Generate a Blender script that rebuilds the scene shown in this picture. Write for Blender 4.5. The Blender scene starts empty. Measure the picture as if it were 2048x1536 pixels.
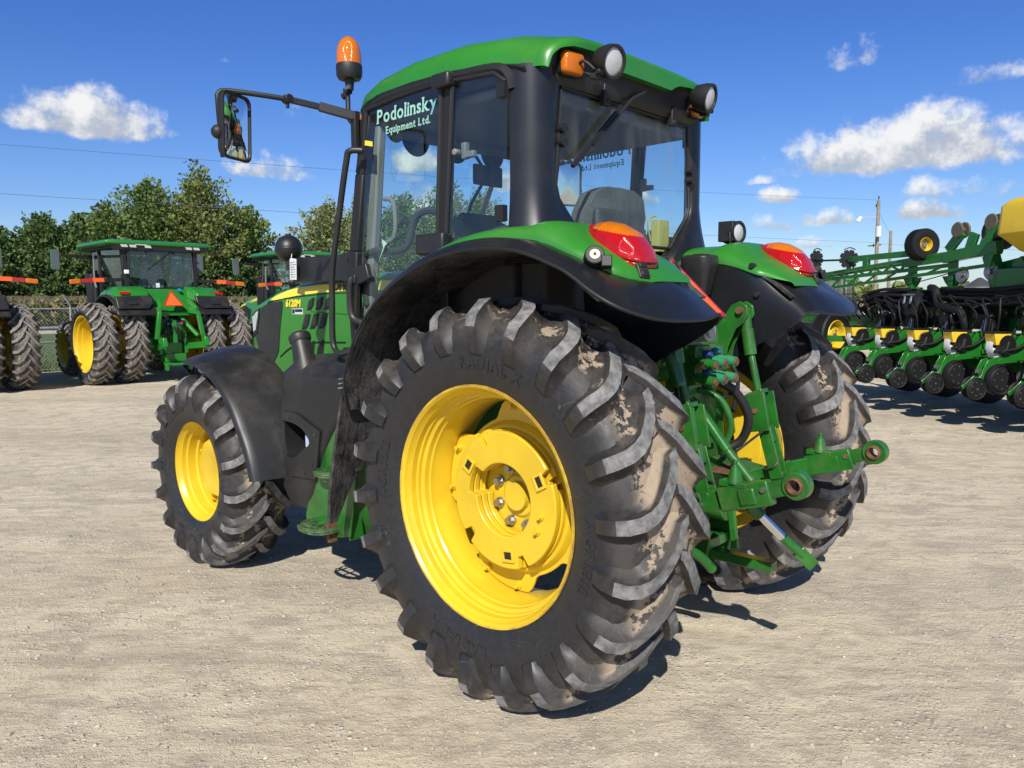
import bpy, bmesh, math, random
from mathutils import Vector, Matrix, Euler, noise as mnoise
R_ = math.radians
PI = math.pi
# ---------------------------------------------------------------- scene, camera, sky, sun, exposure
sc = bpy.context.scene
col = sc.collection
cam_d = bpy.data.cameras.new("camera")
cam = bpy.data.objects.new("camera", cam_d)
col.objects.link(cam)
sc.camera = cam
cam_d.sensor_width = 36.0
cam_d.lens = 1533.29 / 2048 * 36.0
cam_d.clip_start = 0.05
cam_d.clip_end = 3000.0
CAM_YAW, CAM_PITCH, CAM_ROLL = R_(-46.7938), R_(-5.9686), R_(-0.4282)
def _cam_matrix():
    d = Vector((math.cos(CAM_PITCH) * math.cos(CAM_YAW), math.cos(CAM_PITCH) * math.sin(CAM_YAW), math.sin(CAM_PITCH)))
    r = d.cross(Vector((0, 0, 1))).normalized()
    u = r.cross(d)
    c, s = math.cos(CAM_ROLL), math.sin(CAM_ROLL)
    r2, u2 = c * r + s * u, -s * r + c * u
    return Matrix(((r2.x, u2.x, -d.x, -2.2226), (r2.y, u2.y, -d.y, 3.2593), (r2.z, u2.z, -d.z, 1.6625), (0, 0, 0, 1)))
cam.matrix_world = _cam_matrix()

SUN_AZ, SUN_EL = 126.0, 39.5          # degrees, azimuth counter-clockwise from +X
sun_d = bpy.data.lights.new("sun", 'SUN')
sun_d.energy = 4.8
sun_d.angle = R_(0.53)
sun_d.color = (1.0, 0.95, 0.87)
sun = bpy.data.objects.new("sun", sun_d)
col.objects.link(sun)
_sd = Vector((math.cos(R_(SUN_EL)) * math.cos(R_(SUN_AZ)), math.cos(R_(SUN_EL)) * math.sin(R_(SUN_AZ)), math.sin(R_(SUN_EL))))
sun.rotation_euler = _sd.to_track_quat('Z', 'Y').to_euler()

sc.view_settings.view_transform = 'Standard'
sc.view_settings.look = 'None'
sc.view_settings.gamma = 1.0
sc.view_settings.exposure = 0.26
sc.render.engine = 'CYCLES'
sc.cycles.max_bounces = 10
sc.cycles.transparent_max_bounces = 24
sc.cycles.caustics_reflective = False
sc.cycles.caustics_refractive = False
sc.cycles.use_denoising = True

# ---------------------------------------------------------------- node helper
class NT:
    def __init__(s, tree):
        s.t = tree; s.n = tree.nodes; s.l = tree.links
    def new(s, typ, **kw):
        nd = s.n.new(typ)
        for k, v in kw.items(): setattr(nd, k, v)
        return nd
    def put(s, sock, v):
        if isinstance(v, bpy.types.NodeSocket): s.l.new(v, sock)
        elif isinstance(v, (tuple, list)):
            v = tuple(v)
            if sock.type == 'RGBA' and len(v) == 3: v += (1.0,)
            sock.default_value = v
        else: sock.default_value = v
    def math(s, op, a, b=0.0, c=None, clamp=False):
        nd = s.new('ShaderNodeMath', operation=op, use_clamp=clamp)
        s.put(nd.inputs[0], a); s.put(nd.inputs[1], b)
        if c is not None: s.put(nd.inputs[2], c)
        return nd.outputs[0]
    def vmath(s, op, a, b=None, out=0):
        nd = s.new('ShaderNodeVectorMath', operation=op)
        s.put(nd.inputs[0], a)
        if b is not None:
            if op == 'SCALE': s.put(nd.inputs['Scale'], b)
            else: s.put(nd.inputs[1], b)
        return nd.outputs[out]
    def ss(s, v, lo, hi):
        nd = s.new('ShaderNodeMapRange', interpolation_type='SMOOTHSTEP')
        s.put(nd.inputs['Value'], v); nd.inputs['From Min'].default_value = lo; nd.inputs['From Max'].default_value = hi
        return nd.outputs[0]
    def noise(s, vec, scale, detail=4.0, rough=0.55, out=0, dist=0.0):
        nd = s.new('ShaderNodeTexNoise')
        if vec is not None: s.put(nd.inputs['Vector'], vec)
        nd.inputs['Scale'].default_value = scale; nd.inputs['Detail'].default_value = detail
        nd.inputs['Roughness'].default_value = rough; nd.inputs['Distortion'].default_value = dist
        return nd.outputs[out]
    def mix(s, f, a, b):
        nd = s.new('ShaderNodeMix', data_type='RGBA')
        s.put(nd.inputs[0], f); s.put(nd.inputs[6], a); s.put(nd.inputs[7], b)
        return nd.outputs[2]
    def bump(s, h, strength=0.3, dist=0.01, normal=None):
        nd = s.new('ShaderNodeBump')
        nd.inputs['Strength'].default_value = strength; nd.inputs['Distance'].default_value = dist
        s.put(nd.inputs['Height'], h)
        if normal is not None: s.l.new(normal, nd.inputs['Normal'])
        return nd.outputs[0]
    def obj(s): return s.new('ShaderNodeTexCoord').outputs['Object']
    def geo(s, o='Position'): return s.new('ShaderNodeNewGeometry').outputs[o]
    def sep(s, v):
        nd = s.new('ShaderNodeSeparateXYZ'); s.put(nd.inputs[0], v); return nd.outputs
    def comb(s, x, y, z):
        nd = s.new('ShaderNodeCombineXYZ'); s.put(nd.inputs[0], x); s.put(nd.inputs[1], y); s.put(nd.inputs[2], z); return nd.outputs[0]

# ---------------------------------------------------------------- world: sky with cumulus clouds
world = bpy.data.worlds.new("World")
sc.world = world
world.use_nodes = True
def build_world():
    w = NT(world.node_tree)
    w.n.clear()
    sky = w.new('ShaderNodeTexSky', sky_type='NISHITA')
    sky.sun_disc = False
    sky.sun_elevation = R_(SUN_EL)
    sky.sun_rotation = R_(90.0 - SUN_AZ)
    sky.altitude = 200; sky.air_density = 1.0; sky.dust_density = 0.6; sky.ozone_density = 2.2
    bg = w.new('ShaderNodeBackground'); bg.inputs['Strength'].default_value = 0.099
    out = w.new('ShaderNodeOutputWorld')
    d = w.new('ShaderNodeTexCoord').outputs['Generated']
    x, y, z = w.sep(d)
    az = w.math('ARCTAN2', y, x)
    el = w.math('ARCSINE', z)
    # (azimuth, elevation of the flat base, half width, height, strength) in degrees
    CL = CLOUDS
    p = w.comb(az, el, 0.0)
    warp = w.vmath('SUBTRACT', w.noise(p, 14.0, 3.0, 0.6, out=1), (0.5, 0.5, 0.5))
    wx, wy, _ = w.sep(warp)
    nA = w.noise(p, 26.0, 7.0, 0.62)
    p2 = w.vmath('ADD', p, (math.radians(0.9), math.radians(1.4), 0.0))
    nB = w.noise(p2, 26.0, 7.0, 0.62)
    dens = None; hgt = None
    for (a, e, hw, hh, st) in CL:
        dx = w.math('MULTIPLY', w.math('ADD', w.math('SUBTRACT', az, R_(a)), w.math('MULTIPLY', wx, 0.05)), 1.0 / R_(hw))
        dy = w.math('MULTIPLY', w.math('ADD', w.math('SUBTRACT', el, R_(e)), w.math('MULTIPLY', wy, 0.025)), 1.0 / R_(hh))
        # flat bases: below the base line the fall-off is fast
        dn = w.math('MULTIPLY', w.math('MINIMUM', dy, 0.0), 3.2)
        up = w.math('MAXIMUM', dy, 0.0)
        r2 = w.math('ADD', w.math('MULTIPLY', dx, dx), w.math('ADD', w.math('MULTIPLY', dn, dn), w.math('MULTIPLY', up, up)))
        f = w.math('MULTIPLY', w.math('SUBTRACT', 1.0, r2), st)
        f = w.math('MAXIMUM', f, -1.0)
        if dens is None: dens, hgt = f, dy
        else:
            hgt = w.mix_f(w.math('GREATER_THAN', f, dens), hgt, dy)
            dens = w.math('MAXIMUM', dens, f)
    d1 = w.math('ADD', dens, w.math('MULTIPLY', w.math('SUBTRACT', nA, 0.5), 2.6))
    d2 = w.math('ADD', dens, w.math('MULTIPLY', w.math('SUBTRACT', nB, 0.5), 2.6))
    alpha = w.ss(d1, 0.05, 0.95)
    lit = w.math('ADD', 0.62, w.math('MULTIPLY', w.math('SUBTRACT', d1, d2), 0.55))
    lit = w.math('ADD', lit, w.math('MULTIPLY', w.ss(hgt, -0.2, 0.75), 0.36))
    lit = w.math('MINIMUM', w.math('MAXIMUM', lit, 0.52), 1.12)
    ccol = w.mix(w.ss(lit, 0.5, 1.05), (4.1, 4.5, 5.2), (7.9, 7.9, 7.85))
    # paler air low down, deeper blue higher up
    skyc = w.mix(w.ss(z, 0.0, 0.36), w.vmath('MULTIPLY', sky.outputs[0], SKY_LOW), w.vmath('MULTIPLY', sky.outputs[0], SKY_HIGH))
    skyc = w.mix(w.ss(z, 0.40, 0.70), skyc, w.vmath('MULTIPLY', sky.outputs[0], (0.30, 0.32, 0.37)))  # unseen sky above the frame, dimmed and greyed to deepen shadows and reflections
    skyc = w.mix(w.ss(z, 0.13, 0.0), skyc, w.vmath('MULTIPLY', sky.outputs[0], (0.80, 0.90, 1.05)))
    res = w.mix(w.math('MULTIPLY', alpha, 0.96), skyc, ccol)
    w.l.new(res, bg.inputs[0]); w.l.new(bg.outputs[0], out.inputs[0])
def _mixf(s, f, a, b):
    nd = s.new('ShaderNodeMix', data_type='FLOAT')
    s.put(nd.inputs[0], f); s.put(nd.inputs[2], a); s.put(nd.inputs[3], b)
    return nd.outputs[0]
NT.mix_f = _mixf
SKY_LOW = (0.64, 0.79, 1.05)
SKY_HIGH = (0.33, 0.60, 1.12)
CLOUDS = [(-18.7, 11.38, 5.5, 2.74, 1.2), (-29.9, 9.1, 2.88, 1.64, 0.75), (-73.7, 9.16, 8.76, 3.58, 1.2), (-70.0, 15.64, 1.84, 1.48, 0.35), (-78.1, 13.23, 2.27, 0.94, 0.45), (-65.6, 6.98, 1.8, 0.96, 0.8), (-69.1, 5.29, 2.17, 1.1, 0.9), (-65.5, 4.95, 1.9, 0.97, 0.7), (-74.8, 5.5, 2.31, 1.14, 1.0), (-75.1, 6.75, 1.8, 1.19, 0.5), (-68.5, 3.72, 1.47, 0.8, 0.6), (-40.1, 9.91, 2.69, 1.79, 1.0), (-40.5, 5.66, 2.51, 3.7, 1.1), (-46.8, 8.67, 1.68, 1.65, 0.8), (-56.5, 7.22, 1.23, 0.83, 0.8), (-64.5, 8.31, 1.15, 0.44, 0.35), (-77.4, 6.96, 3.43, 0.87, 0.35), (-31.9, 13.08, 1.56, 0.76, 0.25), (-26.8, 16.05, 0.73, 0.37, 0.22)]
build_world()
# ---------------------------------------------------------------- object helpers
def tag(o, label=None, cat=None, group=None, kind=None):
    if label: o['label'] = label
    if cat: o['category'] = cat
    if group: o['group'] = group
    if kind: o['kind'] = kind
    return o
def empty(name, loc=(0, 0, 0), rz=0.0, parent=None):
    o = bpy.data.objects.new(name, None)
    o.empty_display_size = 0.1
    o.location = loc; o.rotation_euler = (0, 0, rz)
    col.objects.link(o)
    if parent is not None: o.parent = parent
    return o
def copy_tree(o, parent=None):
    c = o.copy(); col.objects.link(c)
    if parent is not None: c.parent = parent
    for ch in list(o.children): copy_tree(ch, c)
    return c
def smooth_path(pts, k=6):
    P = [Vector(p) for p in pts]
    if len(P) < 3: return P
    out = []
    for i in range(len(P) - 1):
        p0 = P[max(i - 1, 0)]; p1 = P[i]; p2 = P[i + 1]; p3 = P[min(i + 2, len(P) - 1)]
        for j in range(k):
            t = j / k
            out.append(0.5 * ((2 * p1) + (p2 - p0) * t + (2 * p0 - 5 * p1 + 4 * p2 - p3) * t * t + (3 * p1 - p0 - 3 * p2 + p3) * t ** 3))
    out.append(P[-1])
    return out
class MB:
    """collects shapes into one mesh"""
    def __init__(s): s.v = []; s.f = []; s.m = []
    def add(s, vs, fs, mat=0):
        b = len(s.v)
        s.v.extend([tuple(v) for v in vs])
        for f in fs: s.f.append(tuple(b + i for i in f)); s.m.append(mat)
        return s
    def box(s, c, size, mat=0, rot=None):
        c = Vector(c); hx, hy, hz = size[0] / 2, size[1] / 2, size[2] / 2
        M = rot if rot is not None else Matrix.Identity(3)
        vs = [c + M @ Vector((x * hx, y * hy, z * hz)) for x in (-1, 1) for y in (-1, 1) for z in (-1, 1)]
        return s.add(vs, [(0, 1, 3, 2), (4, 6, 7, 5), (0, 4, 5, 1), (2, 3, 7, 6), (0, 2, 6, 4), (1, 5, 7, 3)], mat)
    def frame(s, a, b, up=(0, 0, 1)):
        d = (Vector(b) - Vector(a)).normalized(); u = Vector(up)
        if abs(d.dot(u)) > 0.98: u = Vector((1, 0, 0))
        r = d.cross(u).normalized(); u = r.cross(d)
        return d, r, u
    def bar(s, a, b, w, h, mat=0, up=(0, 0, 1), w2=None, h2=None):
        a, b = Vector(a), Vector(b); d, r, u = s.frame(a, b, up)
        w2 = w if w2 is None else w2; h2 = h if h2 is None else h2
        vs = []
        for p, ww, hh in ((a, w, h), (b, w2, h2)):
            for i, j in ((-1, -1), (1, -1), (1, 1), (-1, 1)): vs.append(p + r * (i * ww / 2) + u * (j * hh / 2))
        return s.add(vs, [(3, 2, 1, 0), (4, 5, 6, 7), (0, 1, 5, 4), (1, 2, 6, 5), (2, 3, 7, 6), (3, 0, 4, 7)], mat)
    def tube(s, pts, r, n=10, mat=0, smooth=0, caps=True):
        P = smooth_path(pts, smooth) if smooth else [Vector(p) for p in pts]
        rr = r if isinstance(r, (list, tuple)) else [r] * len(P)
        if len(rr) != len(P): rr = [rr[0] + (rr[-1] - rr[0]) * i / (len(P) - 1) for i in range(len(P))]
        vs = []; prev = None
        for i, p in enumerate(P):
            d = (P[min(i + 1, len(P) - 1)] - P[max(i - 1, 0)])
            d = d.normalized() if d.length > 1e-9 else Vector((0, 0, 1))
            if prev is None:
                u = Vector((0, 0, 1)) if abs(d.z) < 0.9 else Vector((1, 0, 0))
                x = d.cross(u).normalized()
            else:
                x = prev - d * prev.dot(d)
                x = x.normalized() if x.length > 1e-6 else d.cross(Vector((0, 0, 1))).normalized()
            prev = x; y = d.cross(x)
            for k in range(n):
                a = 2 * PI * k / n
                vs.append(p + (x * math.cos(a) + y * math.sin(a)) * rr[i])
        fs = []
        for i in range(len(P) - 1):
            for k in range(n):
                k2 = (k + 1) % n
                fs.append((i * n + k, i * n + k2, (i + 1) * n + k2, (i + 1) * n + k))
        if caps:
            fs.append(tuple(range(n - 1, -1, -1))); fs.append(tuple((len(P) - 1) * n + k for k in range(n)))
        return s.add(vs, fs, mat)
    def cyl(s, a, b, r, n=16, mat=0, r2=None):
        return s.tube([a, b], [r, r if r2 is None else r2], n, mat)
    def loft(s, secs, mat=0, closed=True, caps=True, flip=False):
        n = len(secs[0]); vs = [v for sec in secs for v in sec]; fs = []
        for i in range(len(secs) - 1):
            for k in range(n if closed else n - 1):
                k2 = (k + 1) % n
                f = (i * n + k, i * n + k2, (i + 1) * n + k2, (i + 1) * n + k)
                fs.append(f[::-1] if flip else f)
        if caps and closed:
            a = tuple(range(n - 1, -1, -1)); b = tuple((len(secs) - 1) * n + k for k in range(n))
            fs.append(a[::-1] if flip else a); fs.append(b[::-1] if flip else b)
        return s.add(vs, fs, mat)
    def lathe(s, prof, c=(0, 0, 0), axis='Y', n=48, mat=0, a0=0.0, a1=2 * PI):
        """prof: (along axis, radius)"""
        c = Vector(c); full = abs(a1 - a0 - 2 * PI) < 1e-6
        m = n if full else n + 1; secs = []
        for k in range(m):
            a = a0 + (a1 - a0) * k / n
            ring = []
            for (t, r) in prof:
                if axis == 'Y': ring.append(c + Vector((r * math.cos(a), t, r * math.sin(a))))
                elif axis == 'X': ring.append(c + Vector((t, r * math.cos(a), r * math.sin(a))))
                else: ring.append(c + Vector((r * math.cos(a), r * math.sin(a), t)))
            secs.append(ring)
        if full: secs.append(secs[0])
        return s.loft(secs, mat, closed=False, caps=False)
    def prism(s, poly, d, mat=0):
        """poly: planar list of 3-D points, extruded along vector d"""
        n = len(poly); d = Vector(d); P = [Vector(p) for p in poly]
        vs = P + [p + d for p in P]
        fs = [tuple(range(n - 1, -1, -1)), tuple(range(n, 2 * n))]
        for k in range(n):
            k2 = (k + 1) % n; fs.append((k, k2, n + k2, n + k))
        return s.add(vs, fs, mat)
    def ringplate(s, outer, inner, d, mat=0):
        """plate with a hole: two loops of equal count, extruded along d"""
        n = len(outer); d = Vector(d); O = [Vector(p) for p in outer]; I = [Vector(p) for p in inner]
        vs = O + I + [p + d for p in O] + [p + d for p in I]; fs = []
        for k in range(n):
            q = (k + 1) % n
            fs += [(k, n + k, n + q, q), (2 * n + k, 2 * n + q, 3 * n + q, 3 * n + k), (k, q, 2 * n + q, 2 * n + k), (n + k, 3 * n + k, 3 * n + q, n + q)]
        return s.add(vs, fs, mat)
    def grid(s, rows, mat=0, thick=0.0, flip=False):
        """open sheet from rows of points; thick > 0 gives it a back and rims"""
        nr, nc = len(rows), len(rows[0]); V = [[Vector(p) for p in r] for r in rows]
        fs = []
        idx = lambda i, j: i * nc + j
        for i in range(nr - 1):
            for j in range(nc - 1):
                f = (idx(i, j), idx(i, j + 1), idx(i + 1, j + 1), idx(i + 1, j))
                fs.append(f[::-1] if flip else f)
        if thick <= 0: return s.add([p for r in V for p in r], fs, mat)
        N = [[Vector() for _ in range(nc)] for _ in range(nr)]
        for i in range(nr):
            for j in range(nc):
                a = V[min(i + 1, nr - 1)][j] - V[max(i - 1, 0)][j]; b = V[i][min(j + 1, nc - 1)] - V[i][max(j - 1, 0)]
                nn = b.cross(a); N[i][j] = nn.normalized() if nn.length > 1e-9 else Vector((0, 0, 1))
                if flip: N[i][j] = -N[i][j]
        vs = [p for r in V for p in r] + [V[i][j] - N[i][j] * thick for i in range(nr) for j in range(nc)]
        # faces of the front are oriented so that their normal is N
        o = nr * nc
        allf = list(fs) + [tuple(o + k for k in reversed(f)) for f in fs]
        rim = [(0, j) for j in range(nc)] + [(i, nc - 1) for i in range(1, nr)] + [(nr - 1, j) for j in range(nc - 2, -1, -1)] + [(i, 0) for i in range(nr - 2, 0, -1)]
        R = [idx(*q) for q in rim]
        for k in range(len(R)):
            q = R[(k + 1) % len(R)]; p = R[k]; allf.append((p, q, o + q, o + p))
        return s.add(vs, allf, mat)
    def ball(s, c, r, n=16, m=10, mat=0, scale=(1, 1, 1)):
        c = Vector(c); prof = []
        vs = []; fs = []
        for i in range(m + 1):
            t = PI * i / m
            for k in range(n):
                a = 2 * PI * k / n
                vs.append(c + Vector((r * scale[0] * math.sin(t) * math.cos(a), r * scale[1] * math.sin(t) * math.sin(a), r * scale[2] * math.cos(t))))
        for i in range(m):
            for k in range(n):
                q = (k + 1) % n; fs.append((i * n + k, (i + 1) * n + k, (i + 1) * n + q, i * n + q))
        return s.add(vs, fs, mat)
    def mirrored(s):
        o = MB(); o.v = [(x, -y, z) for x, y, z in s.v]; o.f = [tuple(reversed(f)) for f in s.f]; o.m = list(s.m); return o
    def mesh(s, name, mats, angle=35.0, weld=True):
        me = bpy.data.meshes.new(name)
        me.from_pydata(s.v, [], s.f)
        for m in (mats if isinstance(mats, (list, tuple)) else [mats]): me.materials.append(m)
        me.polygons.foreach_set('material_index', s.m)
        bm = bmesh.new(); bm.from_mesh(me)
        if weld: bmesh.ops.remove_doubles(bm, verts=bm.verts, dist=1e-5)
        bmesh.ops.recalc_face_normals(bm, faces=bm.faces)
        bm.to_mesh(me); bm.free()
        me.polygons.foreach_set('use_smooth', [True] * len(me.polygons))
        me.set_sharp_from_angle(angle=R_(angle))
        me.update()
        return me
    def build(s, name, mats, parent=None, loc=None, bevel=0.0, angle=35.0, seg=2, weld=True):
        me = s.mesh(name, mats, angle, weld)
        o = bpy.data.objects.new(name, me); col.objects.link(o)
        if loc is not None: o.location = loc
        if parent is not None: o.parent = parent
        if bevel > 0:
            b = o.modifiers.new("bevel", 'BEVEL'); b.width = bevel; b.segments = seg; b.limit_method = 'ANGLE'; b.angle_limit = R_(40)
            b.harden_normals = False
        return o
def new_obj(name, me, parent=None, loc=(0, 0, 0), rot=None):
    o = bpy.data.objects.new(name, me); col.objects.link(o); o.location = loc
    if rot is not None: o.rotation_euler = rot
    if parent is not None: o.parent = parent
    return o
def rrect(w, h, r, n=5):
    """rounded rectangle loop in 2-D"""
    out = []
    for cx, cy, a0 in ((w / 2 - r, h / 2 - r, 0), (-w / 2 + r, h / 2 - r, 90), (-w / 2 + r, -h / 2 + r, 180), (w / 2 - r, -h / 2 + r, 270)):
        for i in range(n + 1):
            a = R_(a0 + 90 * i / n); out.append((cx + r * math.cos(a), cy + r * math.sin(a)))
    return out
def text_geo(txt, size, bold=0.0, shear=0.0, extrude=0.0, spacing=1.0):
    """letter outlines as (verts, faces) centred on x, baseline 0"""
    cu = bpy.data.curves.new("lettering", 'FONT')
    cu.body = txt; cu.size = size; cu.offset = bold; cu.shear = shear; cu.extrude = extrude; cu.align_x = 'CENTER'; cu.space_character = spacing
    cu.resolution_u = 3
    ob = bpy.data.objects.new("lettering", cu); col.objects.link(ob)
    dg = bpy.context.evaluated_depsgraph_get(); dg.update()
    me = bpy.data.meshes.new_from_object(ob.evaluated_get(dg))
    vs = [v.co.copy() for v in me.vertices]; fs = [tuple(p.vertices) for p in me.polygons]
    bpy.data.objects.remove(ob); bpy.data.curves.remove(cu); bpy.data.meshes.remove(me)
    return vs, fs
def text_on(mb, txt, size, origin, ux, uy, mat=0, **kw):
    vs, fs = text_geo(txt, size, **kw)
    o, ux, uy = Vector(origin), Vector(ux).normalized(), Vector(uy).normalized(); uz = ux.cross(uy)
    mb.add([o + ux * v.x + uy * v.y + uz * v.z for v in vs], fs, mat)

# ---------------------------------------------------------------- materials
def mat(name, base, rough=0.5, metal=0.0, coat=0.0, var=0.0, vscale=6.0, bump=0.0, bscale=60.0, dust=0.0, spec=0.5, dustcol=(0.33, 0.27, 0.20), dscale=3.0):
    m = bpy.data.materials.new(name); m.use_nodes = True
    t = NT(m.node_tree); p = t.n['Principled BSDF']
    P = t.geo()
    c = tuple(base) + (1.0,)
    if var > 0:
        n = t.noise(P, vscale, 5.0, 0.6)
        c = t.mix(t.ss(n, 0.3, 0.7), tuple(x * (1 - var) for x in base), tuple(min(1, x * (1 + var)) for x in base))
    r = rough
    if dust > 0:
        n2 = t.noise(P, dscale, 8.0, 0.68)
        n3 = t.noise(P, 90.0, 3.0, 0.7)
        up = t.sep(t.geo('Normal'))[2]
        f = t.math('MULTIPLY', t.ss(n2, 0.42, 0.75), t.math('ADD', 0.35, t.math('MULTIPLY', n3, 0.9)))
        f = t.math('MULTIPLY', f, t.math('ADD', 0.55, t.math('MULTIPLY', t.math('MAXIMUM', up, 0.0), 0.45)))
        f = t.math('MULTIPLY', f, dust, clamp=True)
        c = t.mix(f, c, dustcol)
        r = t.mix_f(f, rough, 0.85)
    t.put(p.inputs['Base Color'], c); t.put(p.inputs['Roughness'], r)
    p.inputs['Metallic'].default_value = metal
    p.inputs['Coat Weight'].default_value = coat; p.inputs['Coat Roughness'].default_value = 0.12
    p.inputs['Specular IOR Level'].default_value = spec
    if bump > 0:
        t.l.new(t.bump(t.noise(P, bscale, 4.0, 0.6), bump, 0.003), p.inputs['Normal'])
    return m
GREEN = mat("green_paint", (0.024, 0.195, 0.018), 0.36, coat=0.12, var=0.08, vscale=1.6, bump=0.06, bscale=220, dust=0.13)
GREEN_HITCH = mat("green_paint_worn", (0.014, 0.118, 0.014), 0.30, coat=0.2, var=0.25, vscale=9, bump=0.12, bscale=70, dust=0.42, dscale=7.0, dustcol=(0.20, 0.14, 0.085))
GREEN_FAR = mat("green_paint_new", (0.016, 0.19, 0.020), 0.32, coat=0.3, var=0.08, vscale=2, dust=0.1)
GREEN_PLANTER = mat("green_paint_planter", (0.012, 0.135, 0.014), 0.34, coat=0.3, var=0.08, vscale=4)
YELLOW = mat("yellow_paint", (0.66, 0.455, 0.020), 0.36, coat=0.25, var=0.07, vscale=5, bump=0.06, bscale=60, dust=0.30, dscale=6.0, dustcol=(0.36, 0.20, 0.06))
YELLOW_DECAL = mat("yellow_decal", (0.85, 0.66, 0.05), 0.4, coat=0.2)
YELLOW_PLASTIC = mat("yellow_plastic", (0.68, 0.47, 0.03), 0.45, var=0.05)
BLACK = mat("black_satin_paint", (0.010, 0.011, 0.013), 0.33, coat=0.05, bump=0.05, bscale=300, dust=0.06)
PLASTIC = mat("black_moulded_plastic", (0.014, 0.0145, 0.0155), 0.42, var=0.12, vscale=3, bump=0.12, bscale=420, dust=0.14, dscale=4)
def dusty_plastic():
    """black plastic sprayed with dried grey road film, streaked along the way the tyre throws it"""
    m = bpy.data.materials.new("dusty_black_plastic"); m.use_nodes = True; t = NT(m.node_tree); p = t.n['Principled BSDF']
    P_ = t.geo(); big = t.noise(P_, 3.5, 5.0, .65); st_ = t.noise(t.vmath('MULTIPLY', P_, (14, 60, 14)), 1.0, 6.0, .7); sp = t.noise(P_, 150.0, 4.0, .75)
    f = t.math('MULTIPLY', t.ss(t.math('ADD', t.math('MULTIPLY', big, .6), t.math('MULTIPLY', st_, .4)), .40, .62), t.ss(sp, .30, .66))
    t.put(p.inputs['Base Color'], t.mix(t.math('MULTIPLY', f, .62), (.011, .011, .012), (.22, .215, .20)))
    t.put(p.inputs['Roughness'], t.mix_f(f, .45, .9)); t.l.new(t.bump(t.math('ADD', sp, t.math('MULTIPLY', st_, 1.2)), .22, .003), p.inputs['Normal'])
    return m
PLASTIC_DUSTY = dusty_plastic()
TRIM = mat("matt_black_trim", (0.012, 0.012, 0.013), 0.55, bump=0.1, bscale=300)
DARK = mat("dark_grey_metal", (0.03, 0.03, 0.032), 0.5, metal=0.3, var=0.2, dust=0.25)
STEEL = mat("bare_steel", (0.42, 0.41, 0.40), 0.36, metal=0.9, var=0.15, vscale=30)
RUST = mat("rusty_steel", (0.16, 0.075, 0.04), 0.75, metal=0.2, var=0.35, vscale=60)
CHROME = mat("chromed_steel", (0.8, 0.8, 0.8), 0.1, metal=1.0)
GREY_TRIM = mat("grey_interior_trim", (0.20, 0.20, 0.185), 0.6, var=0.05)
INTERIOR = mat("dark_interior_plastic", (0.045, 0.044, 0.042), 0.6)
LINER = mat("headliner_fabric", (0.17, 0.16, 0.14), 0.9, bump=0.2, bscale=300)
WHITE = mat("white_plastic", (0.75, 0.75, 0.74), 0.45)
MINT = mat("mint_window_lettering", (0.30, 0.56, 0.48), 0.5)
DECAL_DARK = mat("dark_decal", (0.01, 0.012, 0.03), 0.4)
SILVER = mat("silver_decal", (0.6, 0.6, 0.6), 0.35)
def lens(name, base, rough=0.12, scale=160.0, strength=0.35, glow=0.0):
    m = bpy.data.materials.new(name); m.use_nodes = True
    t = NT(m.node_tree); p = t.n['Principled BSDF']
    P = t.geo()
    x, y, z = t.sep(P)
    w = t.new('ShaderNodeTexWave', wave_type='BANDS', bands_direction='Y'); w.inputs['Scale'].default_value = scale; w.inputs['Distortion'].default_value = 0.0
    t.l.new(P, w.inputs['Vector'])
    n = t.noise(P, 35.0, 2.0)
    t.put(p.inputs['Base Color'], t.mix(t.math('MULTIPLY', w.outputs['Fac'], 0.35), base, tuple(c * 0.55 for c in base)))
    p.inputs['Roughness'].default_value = rough; p.inputs['Coat Weight'].default_value = 0.45; p.inputs['Coat Roughness'].default_value = 0.05
    p.inputs['Subsurface Weight'].default_value = 0.12; p.inputs['Subsurface Radius'].default_value = (0.02, 0.01, 0.005)
    t.l.new(t.bump(w.outputs['Fac'], strength, 0.002), p.inputs['Normal'])
    return m
RED_LENS = lens("red_lens", (0.46, 0.006, 0.008))
AMBER_LENS = lens("amber_lens", (0.66, 0.17, 0.003))
CLEAR_LENS = lens("ribbed_clear_lens", (0.62, 0.64, 0.66), 0.1, 130, 0.5)
RED_REFLECT = mat("red_reflective_tape", (0.42, 0.015, 0.02), 0.3, coat=0.5, var=0.15, vscale=80)
ORANGE = mat("fluorescent_orange", (0.95, 0.13, 0.02), 0.45)
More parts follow.
